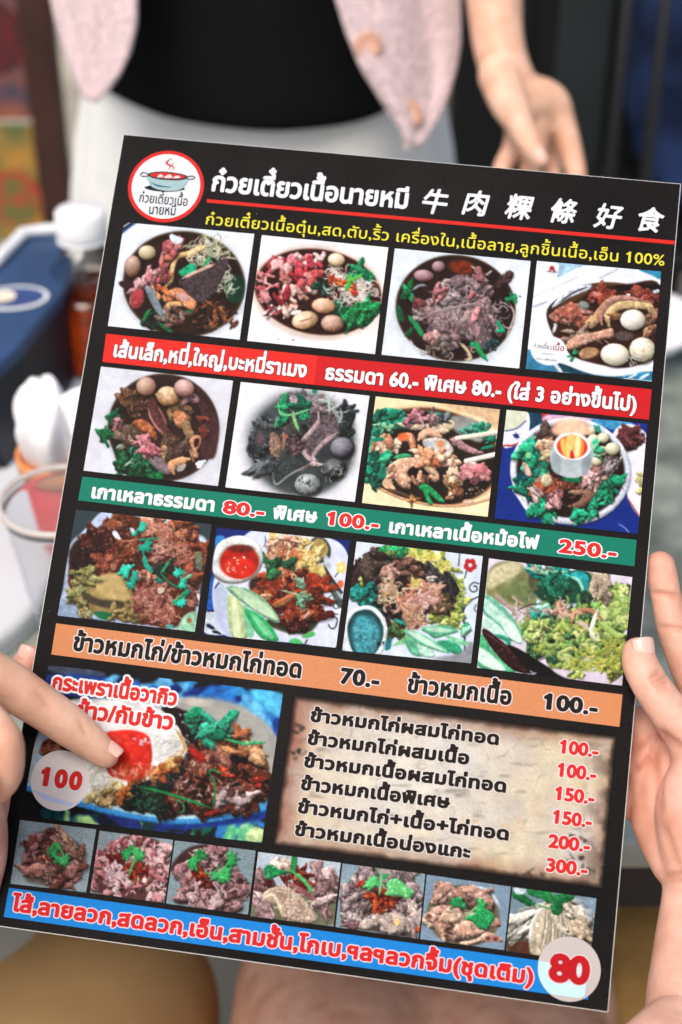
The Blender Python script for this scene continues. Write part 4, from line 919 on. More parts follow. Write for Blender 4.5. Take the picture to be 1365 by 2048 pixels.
def p3():
    a = Art([(790.3, 496.9), (1061.8, 522.2), (1038.8, 737.1), (763.6, 709.7)], (750, 480, 4.266), 'dbe4ee', seed=3)
    bowl(a, 690, 582, 505, 448, 6, '2a1716', '4a3420', 'b8c4cc'); a.E(740, 230, 110, 60, '7a2c14', 5, 20, .4)
    a.M((980, 330, 150, 120), 12, 40, ['34201e', '40282a', '2a1818'], sh=.2)
    a.L([220, 500, 280, 440, 320, 330], 24, '0c7438'); a.L([200, 560, 220, 640, 240, 700], 26, '125a34'); a.M((250, 460, 40, 30), 4, 40, GRN); a.L([290, 650, 350, 720, 420, 840], 24, '1a9458'); a.L([260, 820, 330, 750], 20, '0e5a38')
    a.M((1160, 500, 36, 22), 5, 24, GRN); a.L([1190, 540, 1215, 520], 14, '169050'); a.L([1150, 540, 1190, 640, 1150, 760, 1120, 830], 8, 'c0a898'); a.S((1050, 640, 80, 160), 18, 130, 6, ['c8b4b4', 'a08c90', '8a9aa4'], 1.3)
    a.S((640, 940, 260, 50), 16, 120, 7, ['b8aaa0', '8a7870', 'd0c0a8']); a.L([690, 850, 780, 930, 820, 1010, 770, 1020], 14, 'd0bc98'); a.L([300, 850, 350, 920, 470, 970], 7, 'd0d4d8')
    a.L([320, 430, 380, 390, 440, 390], 12, '8a8c98'); a.L([820, 220, 880, 265], 7, 'd0c4b8'); a.L([945, 305, 1000, 262], 7, 'c8bcb4')
    P_ = ['8d757d', '9f8990', '7b636c', 'ae9a9e', '6c5560', '946f78']
    a.G([330, 640, 420, 520, 520, 470, 560, 370, 700, 310, 880, 330, 990, 420, 970, 540, 1000, 760, 960, 850, 760, 840, 640, 860, 520, 900, 440, 860, 460, 700], '5a4048', 8, .3, .02, rag=14)
    a.M([350, 660, 440, 520, 880, 540, 860, 560, 500, 660], 26, 50, P_, 2.4, ang=-15); a.M([540, 480, 560, 370, 720, 310, 900, 350, 980, 460, 940, 520, 700, 500], 34, 62, P_, 1.9, ang=-10)
    a.M([470, 640, 780, 600, 760, 700, 640, 860, 470, 800], 26, 60, P_, 2, ang=60); a.M([800, 620, 940, 580, 1000, 740, 960, 850, 770, 820], 22, 66, P_, 2.2, ang=80)
    a.S((690, 600, 300, 240), 120, 60, 5, ['b9a6aa', 'c4b4b6', '5c454e', '6a525a'], .8, al=.7); a.M((550, 460, 40, 26), 3, 42, ['a86070', 'b87480']); a.M((830, 465, 34, 26), 3, 40, ['b87480', 'a8606c']); a.M((900, 325, 40, 30), 3, 38, ['b06a74'])
    a.M((890, 620, 28, 40), 3, 36, ['c88890', 'b47078']); a.M((500, 830, 45, 60), 5, 40, ['a87878', 'b88c88']); a.M((560, 920, 70, 40), 8, 34, ['6a5a54', '8a7a70', '544440']); a.L([740, 700, 780, 650, 800, 600], 22, 'b89a90'); a.L([400, 680, 500, 620, 640, 590, 760, 560, 880, 545], 13, '9a8488')
    a.M((360, 550, 40, 30), 4, 40, ['6a2830', '7c3a3c']); a.L([830, 870, 840, 910], 22, '16a070'); a.L([870, 870, 890, 940, 960, 1030], 22, '18a058'); a.L([1040, 690, 1110, 790], 16, '0ca070'); a.L([1030, 780, 1110, 770], 14, '10b080')
    a.M((1000, 900, 60, 40), 6, 30, ['16343c', '1c4a4a'], sh=.2); a.ball(418, 306, 88, 52, '9a7280', 4, .1, .1); a.ball(545, 228, 58, 50, '94707e', 0, .1, .1); a.E(1240, 482, 8, 6, '202028'); return a
def p4():
    a = Art([(1074.5, 521.9), (1322.9, 543.3), (1303.6, 763.1), (1051.9, 737.6)], (1040, 500, 4.2), 'e2e8f2', seed=4)
    a.G([320, 100, 600, 130, 360, 230, 320, 230], '9cc4dc', 6, .25); a.G([1000, 165, 1200, 180, 1190, 250, 1100, 210], '2c88b0', 5, .2)
    a.G([120, 480, 620, 250, 820, 150, 560, 130, 330, 230, 120, 330], 'e9eef6', 6, .03); a.L([115, 478, 400, 360, 620, 260, 820, 160], 7, 'b4bccc', taper=False); a.L([115, 390, 500, 220], 5, 'ccd4e0', taper=False)
    a.G([50, 850, 130, 860, 380, 1030, 50, 1000], '2f7fa6', 6, .2); a.G([330, 950, 600, 1030, 900, 1050, 840, 1080, 380, 1030], '17485e', 5, .25); a.G([840, 1060, 1110, 1020, 1110, 1100], '2a86b4', 4, .3); a.L([910, 1080, 990, 1040], 9, 'd8e4ec'); a.L([1000, 1090, 1090, 1040], 12, 'e4eef2')
    a.E(740, 650, 570, 410, 'e6ecf2', 6, 8, .02); a.L([270, 930, 360, 1040], 16, 'dce6ee')
    a.G([230, 500, 430, 340, 620, 280, 900, 285, 1180, 300, 1180, 860, 1100, 930, 900, 990, 700, 970, 480, 910, 380, 830, 280, 720], '3a2018', 8, .3, .015); a.G([620, 285, 900, 290, 640, 320, 480, 420, 300, 490], '5a3a24', 10, .2)
    a.G([270, 490, 330, 400, 450, 320, 600, 290, 570, 340, 420, 400], 'ccd4e4', 3, .3, .03, 12); a.L([330, 440, 450, 360, 570, 310], 8, '40404c'); a.G([800, 300, 1180, 295, 1180, 330, 900, 350], '1c1614', 4, .1); a.L([1090, 370, 1180, 340], 16, 'b8c4d0')
    a.M((1010, 370, 60, 50), 7, 42, ['8a3428', 'a04a38', '6a241c']); a.M((1100, 415, 60, 30), 5, 38, ['84342c', '9a4c40']); a.E(912, 376, 20, 10, 'dce8ec')
    a.M((660, 370, 80, 60), 12, 46, ['8a3a2c', 'a04c38', '6c2a20', 'b87060']); a.M((700, 420, 60, 40), 6, 46, ['7a2c22', '92402f'])
    a.G([240, 560, 340, 480, 470, 450, 590, 510, 620, 540, 540, 640, 400, 630, 300, 600], 'a4685c', 4, .3, .03, 30, .8, rag=8); a.M((430, 560, 120, 50), 10, 50, ['b0604c', 'a87068', 'c08878', '9a5a50']); a.E(540, 465, 48, 34, '7a8078', 20, 6, .3, bev=16)
    a.L([540, 650, 620, 600, 700, 500, 780, 430, 900, 400], 40, 'b49068', tex=.3); a.L([750, 640, 740, 560, 800, 490, 900, 460, 1080, 470, 1120, 520], 34, 'd0b07c', tex=.3); a.L([690, 630, 680, 540, 740, 450, 860, 400, 1090, 440], 22, 'b88070', tex=.3); a.L([560, 650, 640, 560], 40, 'c8a070', tex=.3)
    a.M((1090, 600, 50, 100), 8, 44, ['8a5a44', 'b08a64', '6a4634', 'd0b890']); a.M((800, 560, 40, 30), 4, 34, ['9a6a44', '7c4c34']); a.E(880, 720, 80, 40, '5a4a48', 0, 10, .4, .08)
    a.M((480, 720, 110, 50), 10, 40, ['8a7060', '6a5444', 'a08878', '584840']); a.G([390, 790, 460, 730, 640, 690, 770, 655, 780, 735, 640, 760, 460, 830, 400, 840], 'c8947c', 3, .22, .03, 24, .8, rag=5); a.S((590, 750, 160, 30), 16, 60, 3, ['a87058', 'dcb09c'], .2)
    a.L([280, 700, 300, 640, 290, 620], 14, 'c8d0dc'); a.M((470, 880, 30, 20), 3, 30, ['18a060']); a.G([500, 860, 560, 820, 650, 830, 660, 880, 560, 920, 510, 905], 'b0845c', 4, .25, bev=20); a.L([400, 830, 440, 880, 500, 890], 9, '281810')
    a.ball(950, 588, 106, 88, 'dcd6c8', 0, .2, .06); a.ball(800, 880, 122, 94, 'dcd8c4', 5, .2, .06); a.ball(1030, 838, 110, 104, 'cfc8b0', 0, .1, .2); a.S((960, 940, 60, 30), 14, 50, 4, ['c8d0cc', '8a8c84'])
    a.E(245, 845, 152, 124, 'e9edf3', 5, 4, .02)
    a.G([225, 112, 330, 120, 322, 205, 218, 195], 'f2f4f8', 2, 0, sm=False)
    a.L([250, 172, 262, 138, 272, 160, 280, 138, 292, 175], 6, 'b0182c', taper=False, sm=False); a.L([262, 172, 270, 150, 282, 172], 5, 'b0182c', taper=False, sm=False); a.L([226, 182, 312, 186], 4, '303038', taper=False); a.L([240, 197, 290, 199], 2, 'b0b0b8', taper=False)
    a.L([180, 868, 290, 876], 5, 'c4c8d0', taper=False); a.L([145, 912, 305, 928], 6, '9aa0ac', taper=False, tex=.6); return a
def p5():
    a = Art([(202.7, 733.3), (466.7, 761.6), (436.5, 972.2), (167.6, 941.2)], (150, 720, 4.136), 'd6d9e2', seed=5)
    bowl(a, 735, 560, 455, 440, 6, '33201e', '4a3020', 'b8bac4'); a.G([1000, 300, 1180, 480, 1160, 800, 1040, 760, 1060, 500], '4a2a30', 14, .3)
    a.M((480, 380, 120, 100), 12, 50, ['5c3a28', '4a2c20', '6a4630'], sh=.2); a.M([280, 460, 340, 420, 360, 560, 300, 560], 8, 34, ['0c4a30', '12603c']); a.M((255, 620, 50, 60), 12, 34, ['0e5a34', '0c6a3a', '138048'])
    a.G([330, 720, 560, 690, 640, 780, 720, 900, 700, 980, 520, 980, 400, 930], '14422a', 10, .35, .02); a.M((500, 850, 150, 110), 30, 50, ['0e5030', '145c36', '0a4428', '1c6a40'], sh=.3); a.M((680, 970, 60, 22), 6, 34, ['0e6a3c', '15804a']); a.L([410, 880, 470, 835], 8, 'b8c4b8'); a.L([345, 735, 370, 710, 400, 715], 9, 'b0bcb4'); a.S((480, 800, 130, 80), 14, 50, 4, ['4a8a60', '8ab098'])
    a.M((430, 630, 80, 60), 10, 50, ['6a5040', '7c6250', '54402f'], sh=.3); a.M((370, 520, 36, 36), 5, 30, ['a06a74', 'b88088', '8a4a54'])
    a.G([480, 520, 560, 490, 640, 540, 680, 620, 670, 665, 600, 610, 540, 590], 'a85c34', 4, .35, .03, 26, .8, rag=8); a.G([600, 410, 580, 400, 620, 390], '8a3c24', 3); a.M((880, 410, 110, 50), 10, 54, ['6e5030', '7c5c38', '5a4026'], sh=.3)
    a.G([640, 290, 690, 380, 740, 470, 770, 560, 890, 690, 760, 630, 670, 550, 620, 460, 605, 370], '5a3034', 3, .5, .08, 12); a.L([610, 400, 625, 470, 680, 560, 760, 630, 895, 690], 8, 'c08070'); a.L([690, 390, 740, 480, 760, 540], 6, 'a06860')
    a.M((770, 740, 40, 100), 16, 40, ['8a6a4c', '6a4c34', 'a8845c', '54402c'], ang=80); a.M((860, 720, 60, 80), 8, 46, ['5c4434', '4a342a'], sh=.2)
    a.G([610, 800, 680, 790, 780, 890, 790, 940, 740, 940, 650, 880], '83707a', 5, .3, .05, 24, rag=6); a.M((560, 670, 40, 30), 5, 34, ['b8647c', 'c87c90']); a.M((620, 740, 70, 34), 9, 36, ['c06a84', 'd08498', 'b05874'])
    a.G([825, 425, 900, 440, 940, 480, 900, 560, 840, 550, 820, 490], 'd08458', 4, .2, .02, 34, .8); a.L([920, 490, 930, 580, 980, 640], 36, '9a7854', tex=.3); a.G([950, 660, 1000, 620, 1045, 640, 1030, 720, 990, 755, 960, 710], 'd0946c', 3, .2, .03, 20); a.G([990, 660, 1030, 650, 1020, 710, 990, 720], '3a1c18', 4)
    a.L([820, 940, 800, 870, 860, 840, 950, 820], 32, 'dca070', tex=.2); a.G([850, 880, 920, 860, 900, 910, 850, 920], 'a8a49a', 5, .2); a.M((980, 780, 30, 24), 3, 28, ['b07c5c'])
    a.G([1000, 850, 1090, 825, 1030, 900], 'dce8f0', 4, .3, rag=6); a.M((960, 320, 56, 26), 7, 28, ['a0707c', 'b48490']); a.ball(592, 220, 82, 80, 'ab8672', 0, .12, .12); a.ball(770, 300, 92, 82, 'c09a72', 10, .15, .3); a.ball(905, 235, 84, 74, 'b48a84', 20, .12, .14); a.G([665, 280, 720, 270, 700, 320], 'c8a27c', 4, .2)
    a.M((1055, 560, 26, 80), 6, 34, ['6a2c20', '7c3828'], sh=.2); return a
def p6():
    a = Art([(482.2, 764), (739.6, 791.7), (710, 1003.9), (451.3, 974.6)], (440, 750, 4.266), 'e6e7ee', seed=6)
    a.E(690, 590, 500, 480, 'b0b4ba', 5, 60, 0, al=.9); a.E(695, 590, 465, 450, '8a9090', 5, 40, .1); a.E(705, 600, 440, 425, '3c4446', 5, 34, .35, .012)
    a.L([1080, 300, 1150, 430, 1160, 620, 1110, 800], 7, 'a8b0b0'); a.M((360, 540, 110, 160), 18, 64, ['2c3236', '3c4448', '4a5054', '242a2e'], sh=.2); a.E(345, 540, 40, 60, '6a545a', 10, 24, .2); a.M((1060, 400, 80, 100), 8, 60, ['263032', '1f2a2c'], sh=.2)
    a.M([500, 240, 560, 210, 740, 170, 860, 190, 900, 320, 740, 330, 560, 300], 34, 44, ['8a7a88', '98889a', '74667a', 'a89aa6', '665868'])
    a.M((860, 340, 80, 60), 12, 46, ['5c4c58', '70606c', '4a3c48']); a.S((930, 280, 60, 130), 10, 150, 9, ['a8b8b0', '8aa098', 'c4d0c8'], .5); a.L([880, 140, 930, 230, 935, 340], 10, 'b4c4b4'); a.L([1030, 290, 1040, 360, 1010, 420], 11, '96aaa4')
    a.G([520, 300, 640, 440, 740, 420, 760, 560, 600, 560, 540, 480], '1e2220', 10, .3); a.M((620, 520, 110, 60), 12, 40, ['2a2c2e', '383a3c', '443c40'], sh=.2)
    a.M((550, 290, 46, 64), 8, 42, ['1c9a64', '28ae76', '12845a']); a.M((540, 410, 60, 34), 8, 32, ['129060', '1aa470', '0e7a50']); a.M((700, 270, 70, 40), 9, 38, ['0e5a44', '126a50', '0c4a3a']); a.M((730, 370, 26, 60), 5, 26, ['12a06a'])
    a.L([500, 240, 520, 330, 620, 340, 720, 310, 780, 290], 9, '78d08c'); a.L([625, 310, 640, 390, 675, 480], 15, '80c878'); a.L([470, 460, 480, 400, 500, 350], 9, '6a9a80')
    a.G([430, 510, 470, 490, 520, 560, 525, 640, 490, 730, 450, 720, 425, 640], '8a6a58', 3, .35, .04, 24, .8, rag=6); a.L([545, 490, 550, 560, 540, 640], 16, '9a7060'); a.E(570, 525, 14, 18, 'b85840')
    a.G([740, 560, 830, 430, 960, 350, 1010, 400, 1010, 490, 880, 590, 780, 720, 730, 660], '5c4c5a', 3, .5, .06, 18, .6, rag=5); a.S((870, 500, 110, 110), 60, 70, 4, ['7c6a7a', '443642', '8a7886'], .3); a.L([840, 320, 840, 400, 780, 480, 710, 570, 720, 660, 770, 720, 830, 760], 20, 'c0a4a8', tex=.25); a.L([1010, 490, 900, 570, 830, 640, 780, 720], 20, 'a88c9a', tex=.25); a.M((815, 745, 30, 22), 4, 28, ['ccb0b4'])
    a.M((660, 610, 70, 50), 10, 34, ['5c4048', '6e525a', '48343c']); a.M([280, 780, 420, 690, 480, 740, 420, 820, 300, 860], 16, 44, ['4a5056', '5c6268', '3c4248'], ang=-20); a.L([300, 720, 360, 760, 300, 850], 9, '7a848c')
    a.G([450, 830, 640, 740, 760, 760, 640, 830, 480, 940], '33393a', 4, .3, .04, 20, rag=6); a.L([450, 830, 480, 935, 600, 850, 720, 790, 770, 760], 9, '87908e'); a.L([690, 820, 760, 770], 12, '7a5c54')
    a.ball(1045, 622, 102, 90, '666570', 0, .1, .2); a.ball(975, 800, 98, 88, '45474a', 0, .1, .5); a.S((980, 830, 80, 50), 26, 60, 4, ['9aa09c', 'b8bcb8', '2c2c2c'], 1); a.ball(750, 935, 112, 92, '8a9290', 0, .1, .3); a.M((740, 910, 70, 40), 9, 9, ['2a2c2c'], sh=0); a.E(810, 140, 24, 20, '1c8474'); return a
def p7():
    a = Art([(752, 793), (1000.3, 819), (975.7, 1033.7), (724.5, 1006)], (710, 780, 4.403), 'f2e0b0', seed=7)
    a.G([700, 60, 1290, 170, 1270, 360, 1100, 240, 800, 150], 'd8b488', 14, .15); a.E(640, 590, 680, 450, 'e6c490', 8, 10, .05); a.E(650, 590, 640, 430, '5c3c24', 8, 12, .2); a.E(640, 600, 620, 408, '2c2019', 8, 8, .35, .012)
    a.G([60, 800, 150, 820, 420, 960, 800, 1030, 1180, 950, 1170, 1130, 60, 1010], 'f2e2b4', 8, .05); a.L([100, 780, 280, 900, 500, 980, 760, 1020, 1000, 1010, 1190, 960], 12, 'd8a070', taper=False)
    a.G([850, 240, 1000, 240, 1150, 330, 1100, 460, 880, 360], '93938c', 16, .2); a.M((300, 270, 180, 80), 46, 40, ['0c7a60', '14947a', '0a6650', '2cb090', '064a40'], 2.2, ang=-25); a.L([640, 190, 760, 215, 860, 235], 12, '18a084')
    a.M((220, 350, 90, 50), 16, 34, ['10806a', '20a080', '86c090', '0a5a48'], 2.4); a.M((190, 560, 90, 90), 26, 44, ['0ea080', '087a64', '1cb894', '065a4c'], 2); a.M((190, 720, 90, 100), 28, 46, ['0e9478', '0a7a60', '34b898', '0a5444'], 2.2); a.M((1140, 350, 70, 40), 12, 34, ['1c9478', '0c7460', '50b89c']); a.M((1000, 360, 50, 40), 7, 30, ['4aa090', '7cc0ac']); a.L([1110, 520, 1230, 490], 14, '0c8c70'); a.M((1200, 430, 30, 20), 4, 26, ['0c8068'])
    a.G([360, 290, 560, 300, 740, 290, 870, 280, 840, 360, 760, 390, 640, 350, 480, 350], 'cdb898', 4, .2, .02, 24, .7, rag=6); a.L([820, 270, 870, 290, 840, 350], 10, 'e0d0a8'); a.M((560, 250, 80, 40), 12, 46, ['b06a84', 'c8809a', '984e6c', 'd4a0b0']); a.M((700, 250, 50, 30), 5, 36, ['a48088', '7c5c60']); a.M((790, 260, 40, 30), 4, 34, ['707c80', '3c4444'])
    a.M((270, 490, 110, 60), 18, 46, ['d8a080', 'e8c0a0', 'b87858', 'f0d4b4']); a.G([380, 400, 460, 375, 520, 400, 540, 520, 500, 550, 470, 460, 400, 450], 'e0906a', 4, .2, .02, 34, .8); a.E(425, 415, 46, 36, 'f07038', 0, 10, .1)
    a.L([560, 440, 640, 370, 760, 410], 34, 'e8b090', tex=.2); a.G([600, 440, 720, 420, 820, 450, 870, 540, 760, 560, 640, 540], 'cac0b4', 6, .2, .02, 30); a.E(660, 490, 26, 40, 'b0c4d0', 10, 10); a.E(755, 475, 28, 34, 'e08a54', -20, 8)
    a.G([290, 690, 380, 610, 520, 590, 640, 640, 740, 740, 730, 810, 640, 790, 500, 810, 480, 870, 400, 850, 340, 770], 'dca888', 4, .25, .03, 40, .9, rag=8); a.E(570, 720, 110, 62, '20130f', -8, 8); a.M((330, 730, 40, 90), 16, 20, ['d09878', 'e8c0a0', 'b87c60']); a.M((600, 790, 100, 28), 10, 26, ['a87858', 'd8a888', '84583c'])
    a.G([520, 580, 640, 550, 780, 590, 900, 600, 940, 660, 820, 680, 720, 690, 700, 760, 600, 690], 'ecc09a', 4, .25, .03, 34, .9, rag=8); a.M((740, 620, 160, 50), 16, 40, ['f0c8a8', 'd8906c', 'e8a888', 'f4dcc0', 'c06840']); a.M((620, 560, 70, 36), 6, 46, ['f0a474', 'ecc4a0'])
    a.L([790, 760, 860, 840, 920, 920], 44, 'b08860', tex=.3); a.M((860, 780, 60, 60), 10, 40, ['c8a880', 'a07c58', 'e0c4a0']); a.M((900, 880, 40, 50), 6, 34, ['9a6a44', '7c5030'])
    a.G([830, 440, 900, 420, 980, 480, 1130, 550, 1080, 570, 940, 530], 'b8848c', 5, .3, .04, 28, .8, rag=8); a.M((1060, 730, 110, 60), 16, 50, ['c07a80', 'd8a0a0', 'a85a68', 'c09c8c']); a.E(1110, 695, 56, 46, 'd2708c', 0, 8, .2, bev=24)
    a.L([900, 425, 1080, 400, 1260, 372], 21, 'ede2cc', taper=False); a.L([980, 628, 1120, 595, 1240, 568], 22, 'f0e8d8', taper=False)
    a.L([340, 600, 420, 580, 500, 580], 18, '30b078'); a.M((270, 600, 44, 44), 6, 36, ['18946c', '30b484']); a.G([560, 860, 640, 830, 790, 975, 740, 985, 650, 910, 690, 1000, 650, 1005, 600, 900], '18a45c', 3, .2, .02, 20, .8); a.G([240, 830, 280, 780, 360, 870, 300, 880], 'e4b890', 3, .2); a.M((840, 930, 50, 30), 6, 26, ['c89878', 'a87050', 'e8d0b0']); a.E(1000, 985, 50, 22, 'd8b49c', 0, 4, .2, bev=12); a.L([260, 870, 400, 910, 520, 960], 16, '5c4432'); a.M((540, 960, 60, 22), 6, 26, ['d09050', '9a6030'])
    a.S((1060, 880, 100, 60), 12, 30, 4, ['c8a888', 'e8e0d0']); a.L([150, 440, 260, 430], 18, '0f8a70'); return a
def p8():
    a = Art([(1013.8, 819.7), (1295, 848), (1276.2, 1067.5), (989.7, 1036.8)], (980, 810, 4.136), '0f2f8c', seed=8)
    a.G([300, 60, 500, 70, 430, 150, 330, 190], '14405a', 6, .3); a.G([430, 70, 490, 75, 470, 130, 440, 140], 'c8283c', 4); a.G([490, 80, 860, 110, 860, 160, 470, 150], 'd8a8e0', 10, .2); a.G([860, 115, 1310, 155, 1310, 240, 950, 190], '3c9ad0', 8, .3); a.G([1140, 120, 1310, 150, 1310, 240, 1240, 190], '12309c', 6)
    a.G([125, 40, 305, 50, 330, 180, 300, 300, 240, 325, 105, 340], 'e0e4f4', 3, .05); a.G([138, 40, 303, 55, 290, 130, 220, 190, 125, 215], 'd6dcc0', 5, .06); a.L([125, 215, 220, 195, 300, 130], 5, '3c4c80', taper=False); a.L([105, 335, 180, 335, 250, 315], 8, 'c0303c', taper=False); a.L([190, 245, 245, 270], 10, '202c80'); a.L([200, 270, 240, 245], 8, '202c80'); a.L([215, 230, 225, 280], 8, '202c80')
    a.E(1160, 290, 150, 130, 'e8eaf4', 20, 5, .03); a.M((1160, 280, 90, 80), 26, 40, ['5c2c34', '6e3c40', '4a2028', '7c4c50', '8a2c34']); a.G([1100, 470, 1300, 390, 1290, 900, 1230, 915, 1140, 760], 'e8e4f0', 5, .03); a.M((1245, 640, 26, 90), 14, 22, ['d8d080', 'c8c068', 'e4dca0']); a.L([1140, 770, 1230, 910], 6, 'c04c50', taper=False)
    a.E(668, 560, 502, 446, '0a1c54', 6, 14, 0, al=.6); a.E(668, 548, 500, 442, 'd5dbe9', 6, 4, .05, bev=30); a.E(668, 536, 458, 398, '9aa8b4', 6, 8, .1); a.E(668, 544, 446, 388, '2c1a16', 6, 10, .35, .012); a.L([190, 690, 240, 760, 330, 900], 14, 'e6ebf4'); a.G([185, 690, 215, 700, 235, 740, 190, 715], 'dde4ee', 3); a.G([310, 860, 380, 915, 335, 905], 'dde4ee', 3)
    a.M((340, 400, 80, 80), 18, 52, TEAL[:2] + ['12906a', '18a878', '30c090']); a.M((380, 500, 80, 90), 22, 52, ['16a078', '1ab48c', '0e8060', '3cc49c']); a.M((300, 640, 70, 90), 20, 44, ['0c8468', '14a080', '0a6450', '0a4a54']); a.M((450, 850, 90, 60), 20, 50, ['18b084', '10966c', '24c498', '0c7a58']); a.M((740, 920, 60, 30), 10, 36, ['14906c', '0c7050', '1cb086']); a.M((860, 850, 44, 50), 8, 44, ['18b084', '10906c']); a.M((960, 720, 50, 90), 16, 44, ['14a878', '0c8a62', '24bc90']); a.M((1030, 630, 60, 50), 12, 40, ['12a074', '0c8060', '1cb488']); a.L([330, 270, 400, 270, 450, 230], 8, '70c080')
    a.M((460, 250, 60, 50), 9, 44, ['5c4440', '6e5048', '3c2c2c']); a.M((460, 350, 50, 44), 8, 44, ['a87858', 'c8a888', '8a5438', 'd8c0a0']); a.M((470, 430, 40, 40), 5, 36, ['c0a880', 'a88a64']); a.G([270, 480, 310, 490, 350, 580, 300, 580], 'd8b49c', 4, .2, bev=16); a.E(320, 415, 24, 26, '80d890')
    a.M((560, 660, 160, 60), 22, 42, ['7a3c28', '8a4834', '5c2a1c', '6a3024', 'a06850']); a.M((450, 700, 90, 40), 14, 44, ['8a3c20', '742c18', 'a04c2c']); a.E(468, 625, 46, 52, 'c8b898', -10, 4, .15, bev=26); a.M((390, 720, 40, 30), 5, 34, ['b89088', 'd0b0a8']); a.M((540, 780, 50, 50), 8, 44, ['b07070', 'c89090', '8a4c50']); a.M((790, 720, 60, 50), 9, 46, ['7c5848', '94705c', '6a4838']); a.G([640, 840, 740, 790, 800, 690, 850, 720, 850, 780, 760, 850], '84604c', 5, .25, .03, 30); a.S((640, 720, 200, 140), 30, 60, 4, ['3a2018', '8a6050', '201008'])
    a.M((880, 560, 90, 80), 22, 46, ['d0a090', 'b87c78', 'e0c0b0', 'c48c8c']); a.M((1010, 490, 60, 60), 14, 40, ['8a7c80', 'a09498', '706468']); a.M((820, 610, 40, 40), 5, 40, ['d09a98', 'e0b4b0'])
    for x, y, r in ((835, 215, 44), (860, 290, 54), (938, 272, 50), (935, 380, 44), (1015, 362, 60), (885, 458, 50)): a.ball(x, y, r, r * .88, 'cfc9a8', 0, .12, .08)
    a.M((880, 370, 40, 50), 9, 34, ['18a878', '30c090', '80d8a0']); a.M((905, 205, 18, 18), 3, 20, ['18a088'])
    a.E(680, 615, 80, 24, '0e7a50', 5, 8, .3); a.G([530, 350, 840, 360, 820, 540, 760, 590, 680, 605, 580, 580, 510, 510], 'b4c0c4', 5, .12, .02); a.G([530, 360, 590, 430, 570, 570, 510, 510], '98a8ac', 14, .1); a.G([760, 440, 840, 380, 825, 530, 770, 580], '8e9ca2', 14, .1)
    a.G([550, 140, 800, 140, 800, 250, 540, 250], 'e8b498', 24, .15); a.G([600, 130, 740, 130, 780, 240, 580, 240], 'f4c8a4', 24, .1); a.E(682, 342, 154, 114, 'eceef4', 6, 4, .03); a.E(682, 346, 128, 94, 'd83c1c', 6, 5, .1)
    a.G([580, 300, 640, 260, 740, 260, 780, 320, 760, 420, 690, 436, 620, 420], 'f48a30', 10, .15, .02); a.G([640, 262, 700, 255, 670, 430, 630, 425], 'fdd070', 10, .1); a.G([710, 262, 750, 280, 740, 420, 700, 430], 'fce09c', 10, .1); a.G([590, 300, 620, 290, 630, 410, 600, 390], 'fcc060', 8, .1); a.G([664, 436, 676, 370, 700, 438], 'd01c44', 5)
    a.L([1060, 980, 1120, 1020, 1155, 1060], 4, 'a0b4e8'); return a
